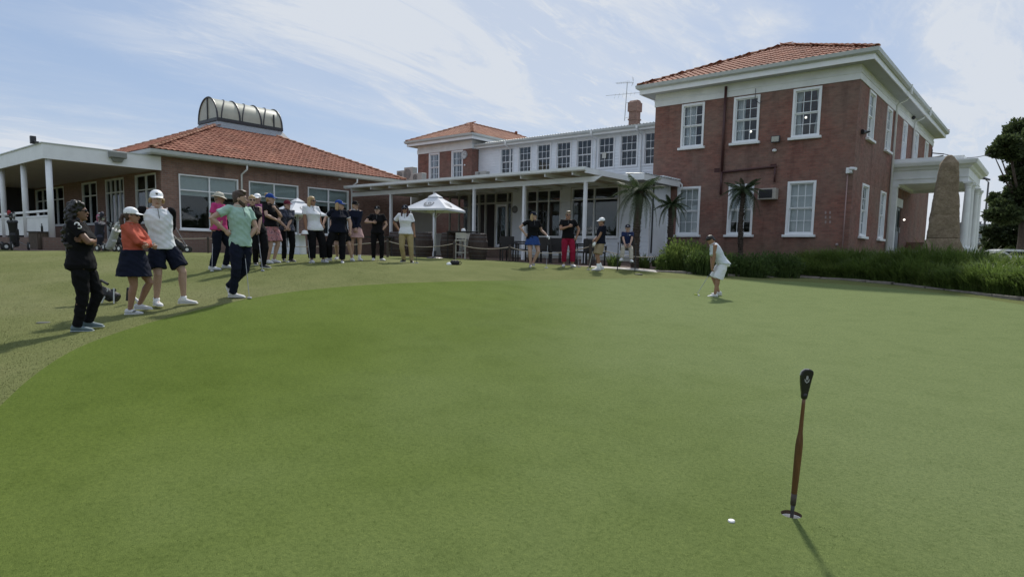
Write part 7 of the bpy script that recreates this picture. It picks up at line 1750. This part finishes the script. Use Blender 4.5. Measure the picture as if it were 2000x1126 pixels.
# 13
v = VV(737, 509, 19.0)
P13 = person(737, 509, 19.0, 1.61, -8, 'woman in black cap, black polo and black trousers with one forearm across her waist', 1.03, 'f', M_SKIN,
    feet={'L': v(745,509,0), 'R': v(730,509,.02)}, foot_dir={'L': 35, 'R': -8}, hands={'R': v(728,436,-.20), 'L': v(745,452,-.05)}, elbows={'R': (-1,.1,-.5), 'L': (1,.3,.2)}, top=dict(m=C_BLACK, sleeve=.60, hem=-.02), legs=dict(kind='trousers', m=C_BLACK), shoes=dict(m=M_SHOEW), hair=dict(kind='short', m=H_BROWN), hat=dict(kind='cap', m=C_BLACK, mark=C_WHITE))
# 14
v = VV(795, 511, 18.5)
P14 = person(795, 511, 18.5, 1.66, -6, 'woman in white polo and khaki trousers with long dark red hair', 1.08, 'f', M_SKINT, head_yaw=-12,
    feet={'L': v(804,512,-.03), 'R': v(789,510,.05)}, foot_dir={'L': 15, 'R': -30}, hip=(-.03,0,0), chest=(-.03,0), hands={'L': v(809,456,-.02), 'R': v(779,448,.16)}, elbows={'L': (1,.3,.1), 'R': (-1,.4,0)},
    top=dict(m=C_WHITE, sleeve=.70, hem=-.02, trim=C_NAVY), legs=dict(kind='trousers', m=cloth('khaki', (.36,.29,.15), .06), wide=-.002), shoes=dict(m=M_SHOEB), hair=dict(kind='front', m=H_RED, len=.06), glasses=True, hat=dict(kind='cap', m=C_NAVY, mark=C_WHITE))
putter(P14['grip']['L'], gpt(814,513,18.3), 'dark putter under the hand of the woman in khaki trousers', shaft=mat('dark_shaft', (0,0,0)))
# 15
v = VV(1037, 522, 19.3)
P15 = person(1037, 522, 19.3, 1.66, 22, 'woman in black polo and short blue skirt, one hand on her hip', 1.02, 'f', M_SKIN, head_yaw=62,
    feet={'L': v(1041,519,.0), 'R': v(1036,522,-.08)}, foot_dir={'L': 10, 'R': 0}, knee_hint={'L': (.9,-.7,0), 'R': (0,-1,0)}, hip=(.03,0,0), chest=(.0,0), hands={'R': v(1024,458,-.08), 'L': v(1067,460,-.02)}, elbows={'R': (-1,-.1,.0), 'L': (.3,.3,-.9)}, glove='L',
    top=dict(m=C_BLACK, sleeve=.60, hem=-.01), legs=dict(kind='skirt', m=cloth('blue_skirt', (.025,.06,.20)), len=.085, flare=.03, name='skirt'), shoes=dict(m=mat('shoe_grey', (.28,.27,.26), .6, .1, 12)), hair=dict(kind='long', m=H_BLOND, len=.05), hat=dict(kind='cap', m=C_NAVY, mark=C_WHITE))
putter(P15['grip']['L'], gpt(1067,522,19.1), 'putter with white head held in the gloved hand of the woman in blue skirt', head=mat('putter_white_head', (0,0,0)))
# 16
v = VV(1108, 521, 20.2)
P16 = person(1108, 521, 20.2, 1.74, 6, 'man in black polo and cropped crimson trousers with sunglasses, one forearm raised', 1.06, 'm', M_SKINT, head_yaw=10,
    feet={'L': v(1118,521,-.03), 'R': v(1101,521,.02)}, foot_dir={'L': 30, 'R': -5}, hip=(.0,0,0), chest=(-.02,0), hands={'R': v(1108,444,-.22), 'L': v(1124,464,-.04)}, elbows={'R': (-1,.1,-.5), 'L': (1,.3,.1)},
    top=dict(m=C_BLACK, sleeve=.60, hem=-.005), legs=dict(kind='crop', m=cloth('crimson', (.27,.015,.045)), len=.90, wide=.010), shoes=dict(m=M_SHOEW), hair=dict(kind='quiff', m=H_GREY), glasses=True)
putter(P16['grip']['L'], gpt(1131,522,20.0), 'putter slanting to the right from the hand of the man in crimson')
# 17
v = VV(1170, 527, 19.0)
P17 = person(1170, 527, 19.0, 1.56, -66, 'boy in navy polo, khaki shorts and white cap seen from the side, facing left', .98, 'm', M_SKINT,
    feet={'L': v(1168,527,-.08), 'R': v(1174,525,.10)}, foot_dir={'L': -72, 'R': -66}, hip=(.02,0,0), chest=(.02,0), hands={'L': v(1161,473,-.10), 'R': v(1159,468,.02)}, elbows={'L': (.6,-.4,-.5), 'R': (.3,.8,-.5)}, glove='L',
    top=dict(m=C_BLUEBLK, sleeve=.62, hem=-.01), legs=dict(kind='shorts', m=cloth('khaki_short', (.30,.24,.15), .06), len=.44, wide=.016), shoes=dict(m=M_SHOEW), socks=(M_WHITE, .35), hair=dict(kind='short', m=H_BROWN), hat=dict(kind='cap', m=M_WHITE))
putter(P17['grip']['L'], gpt(1149,526,19.0), 'pale putter slanting down left from the gloved hand of the boy in khaki shorts', shaft=mat('pale_shaft', (.5,.5,.48), .3, .05, 9))
# 18 seated boy on a high chair
D18 = 19.6; p = at(1223, 526, D18); z18 = gz(p.x, p.y); vw = math.atan2(p.x, p.y); m18 = D18/FPX
hc_ = thing('high_chair', (p.x,p.y,z18), 'high dark metal chair in which the boy in the navy polo sits', 'chair', rz=-vw)
def hch(name, *bx): return lbox(hc_, name, M_DARKMETAL, *bx)
hch('seat', (-.21,.21,-.20,.22,.60,.635)); hch('backrest', (-.21,.21,.22,.245,.80,1.02), (-.21,-.185,.20,.245,.635,1.02), (.185,.21,.20,.245,.635,1.02))
for x in (-.26,.26):
    for y in (-.22,.24): hch('leg', (x-.012,x+.012,y-.012,y+.012,0,.60))
    hch('armrest', (x-.02,x+.02,-.2,.22,.80,.825), (x-.012,x+.012,-.2,-.17,.60,.80))
hch('footrest', (-.25,.25,-.30,-.20,.235,.255)); hch('floor_rail', (-.27,-.25,-.22,.24,.01,.03), (.25,.27,-.22,.24,.01,.03))
v = VV(1223, 526, D18)
P18 = person(1223, 526, D18, 1.36, 0, 'boy in navy polo, pale trousers and navy cap sitting on a high chair', 1.0, 'm', M_SKIN, seat=.715, hip=(0,.06,0), feet={'L': v(1232,509,-.36), 'R': v(1214,507,-.34)}, foot_dir={'L': 8, 'R': -12}, knee_hint={'L': (.15,-1,.8), 'R': (-.15,-1,.8)}, z=z18,
    hands={'L': v(1229,476,-.26), 'R': v(1219,477,-.22)}, elbows={'L': (1,.2,-.3), 'R': (-1,.2,-.3)}, top=dict(m=cloth('navy_polo', (.016,.026,.075)), sleeve=.66, hem=-.01), legs=dict(kind='trousers', m=cloth('stone', (.42,.39,.33), .05), wide=.006, len=.96), shoes=dict(m=M_SHOEW), hair=dict(kind='short', m=H_BROWN), hat=dict(kind='cap', m=C_NAVY, mark=C_WHITE))
q = Body(); q.limb([P18['SP'](.25)+P18['l']*.05+P18['f']*.115, P18['SP'](.25)+P18['l']*.085+P18['f']*.108], [.012,.012], .6, 6); q.obj('shirt_badge', C_WHITE, P18['t'])
# 19 putting woman
v = VV(1399, 581, 15.4)
P19 = person(1399, 581, 15.4, 1.60, -74, 'woman in pale sleeveless top and white shorts bending over her putt', 1.08, 'f', M_SKINT, lean=31, nod=55, head_yaw=-80,
    feet={'L': v(1396,583,-.10), 'R': v(1403,579,.14)}, foot_dir={'L': -80, 'R': -84}, knee_hint={'L': (-1,0,0), 'R': (-1,0,0)}, hip=(.11,0,-.02), hands={'L': v(1389,527,-.10), 'R': v(1388,531,-.04)}, elbows={'L': (.4,-.8,0), 'R': (.3,.9,0)},
    top=dict(m=cloth('pale_grey_blue', (.60,.65,.70), .06), sleeve=0, hem=-.01), legs=dict(kind='shorts', m=C_WHITE, len=.49, wide=.016), shoes=dict(m=M_SHOEW), hair=dict(kind='short', m=H_BLACK))
putter(P19['grip']['R'], gpt(1360,578,15.35), 'putter with lime green head addressed to the ball by the putting woman', head=mat('lime_head', (.42,.50,.06), .4), facing=.3)
p = gpt(1364.5,578.5,15.2); small(MB().lathe((p.x,p.y,p.z), [(.008,0),(.018,.006),(.0213,.0213),(.018,.036),(.008,.042)], 14), 'golf_ball', mat('ball_white', (.75,.75,.72), .35, .02), 'white golf ball at the lime green putter head', 'golf ball')
# loose clubs and things near the group
a_, c_ = at(263, 490, 9.55), gpt(244,548,9.9)
p = gpt(513.5,524,13.9)

# ---------------------------------------------------------------- fuse the bodies and clothes
rg = random.Random(77)
def turf(name, n, m, pick, hmin, hmax, wd):
    vs, fs = [], []
    while len(fs) < n:
        x, y = pick()
        h = rg.uniform(hmin, hmax); a = rg.uniform(0, 6.283); c, s = math.cos(a)*wd, math.sin(a)*wd; z = tz(x, y); k = len(vs)
        vs += [(x-c, y-s, z-.002), (x+c, y+s, z-.002), (x+rg.uniform(-.6,.6)*h, y+rg.uniform(-.6,.6)*h, z+h)]; fs.append((k,k+1,k+2))
    return tag(link(name, mesh_from(name, vs, fs, m)), kind='stuff')
_g = {}
def tz(x, y):                                   # bilinear look-up of the lawn height
    i, j = math.floor(x*2), math.floor(y*2); q = []
    for a in (0,1):
        for b in (0,1):
            k = (i+a, j+b)
            if k not in _g: _g[k] = gz((i+a)/2, (j+b)/2)
            q.append(_g[k])
    u, v_ = x*2-i, y*2-j; return (q[0]*(1-v_)+q[1]*v_)*(1-u)+(q[2]*(1-v_)+q[3]*v_)*u
def in_lawn():
    while True:
        d = 3.2+17*rg.random()**1.5; px_ = rg.uniform(-80, 760); r = ray(px_, 600); x, y = r.x*d, r.y*d
        if not inside((x, y), GREEN) and not inside((x, y), PAVE): return x, y
def in_green():
    while True:
        d = 2.4+3.8*rg.random()**1.1; r = ray(rg.uniform(-60, 2060), 900); x, y = r.x*d, r.y*d
        if inside((x, y), GREEN) and math.hypot(x-HOLE[0], y-HOLE[1]) > HR+.006: return x, y
turf('lawn_grass_blades', 60000, M_LAWN, in_lawn, .004, .012, .0030)
turf('green_grass_blades', 60000, M_GREEN, in_green, .003, .007, .0012)
def finish():
    for o, vx, wr, sm in _remesh:
        md = o.modifiers.new('fuse', 'REMESH'); md.mode = 'VOXEL'; md.voxel_size = vx; md.use_smooth_shade = True
        if sm: s2 = o.modifiers.new('soft', 'SMOOTH'); s2.iterations = sm; s2.factor = .5
    dg = bpy.context.evaluated_depsgraph_get(); done = []
    for o, vx, wr, sm in _remesh: done.append((o, bpy.data.meshes.new_from_object(o.evaluated_get(dg)), wr, vx))
    hm = {id(a): b for a, b in _join}; hands_ = {a.name: b for a, b in _join}
    for o, me, wr, vx in done:
        old = o.data; o.modifiers.clear(); nm = old.name
        if wr:
            n = len(me.vertices); co = np.empty(n*3, 'f'); me.vertices.foreach_get('co', co); no = np.empty(n*3, 'f'); me.vertex_normals.foreach_get('vector', no); co = co.reshape(-1,3); no = no.reshape(-1,3)
            ph = (hash(o.name) % 97)*.37
            d = (np.sin(co[:,2]*38+np.sin(co[:,0]*17+ph)*2.2+np.sin(co[:,1]*13)*1.7)*.55+np.sin(co[:,2]*71+co[:,0]*45+np.sin(co[:,1]*31+ph)*2)*.30+np.sin(co[:,0]*60-co[:,2]*23+ph)*.25)
            co = co+no*(d*wr*(1.05 if vx < .009 else .6))[:,None]; me.vertices.foreach_set('co', co.ravel().astype('f'))
        if o.name in hands_:
            h = hands_[o.name]; bm = bmesh.new(); bm.from_mesh(me); bm.from_mesh(h.data); bm.to_mesh(me); bm.free(); bpy.data.objects.remove(h)
        if not me.materials: me.materials.append(old.materials[0])
        me.polygons.foreach_set('use_smooth', [True]*len(me.polygons)); o.data = me; me.name = nm; bpy.data.meshes.remove(old)
finish()
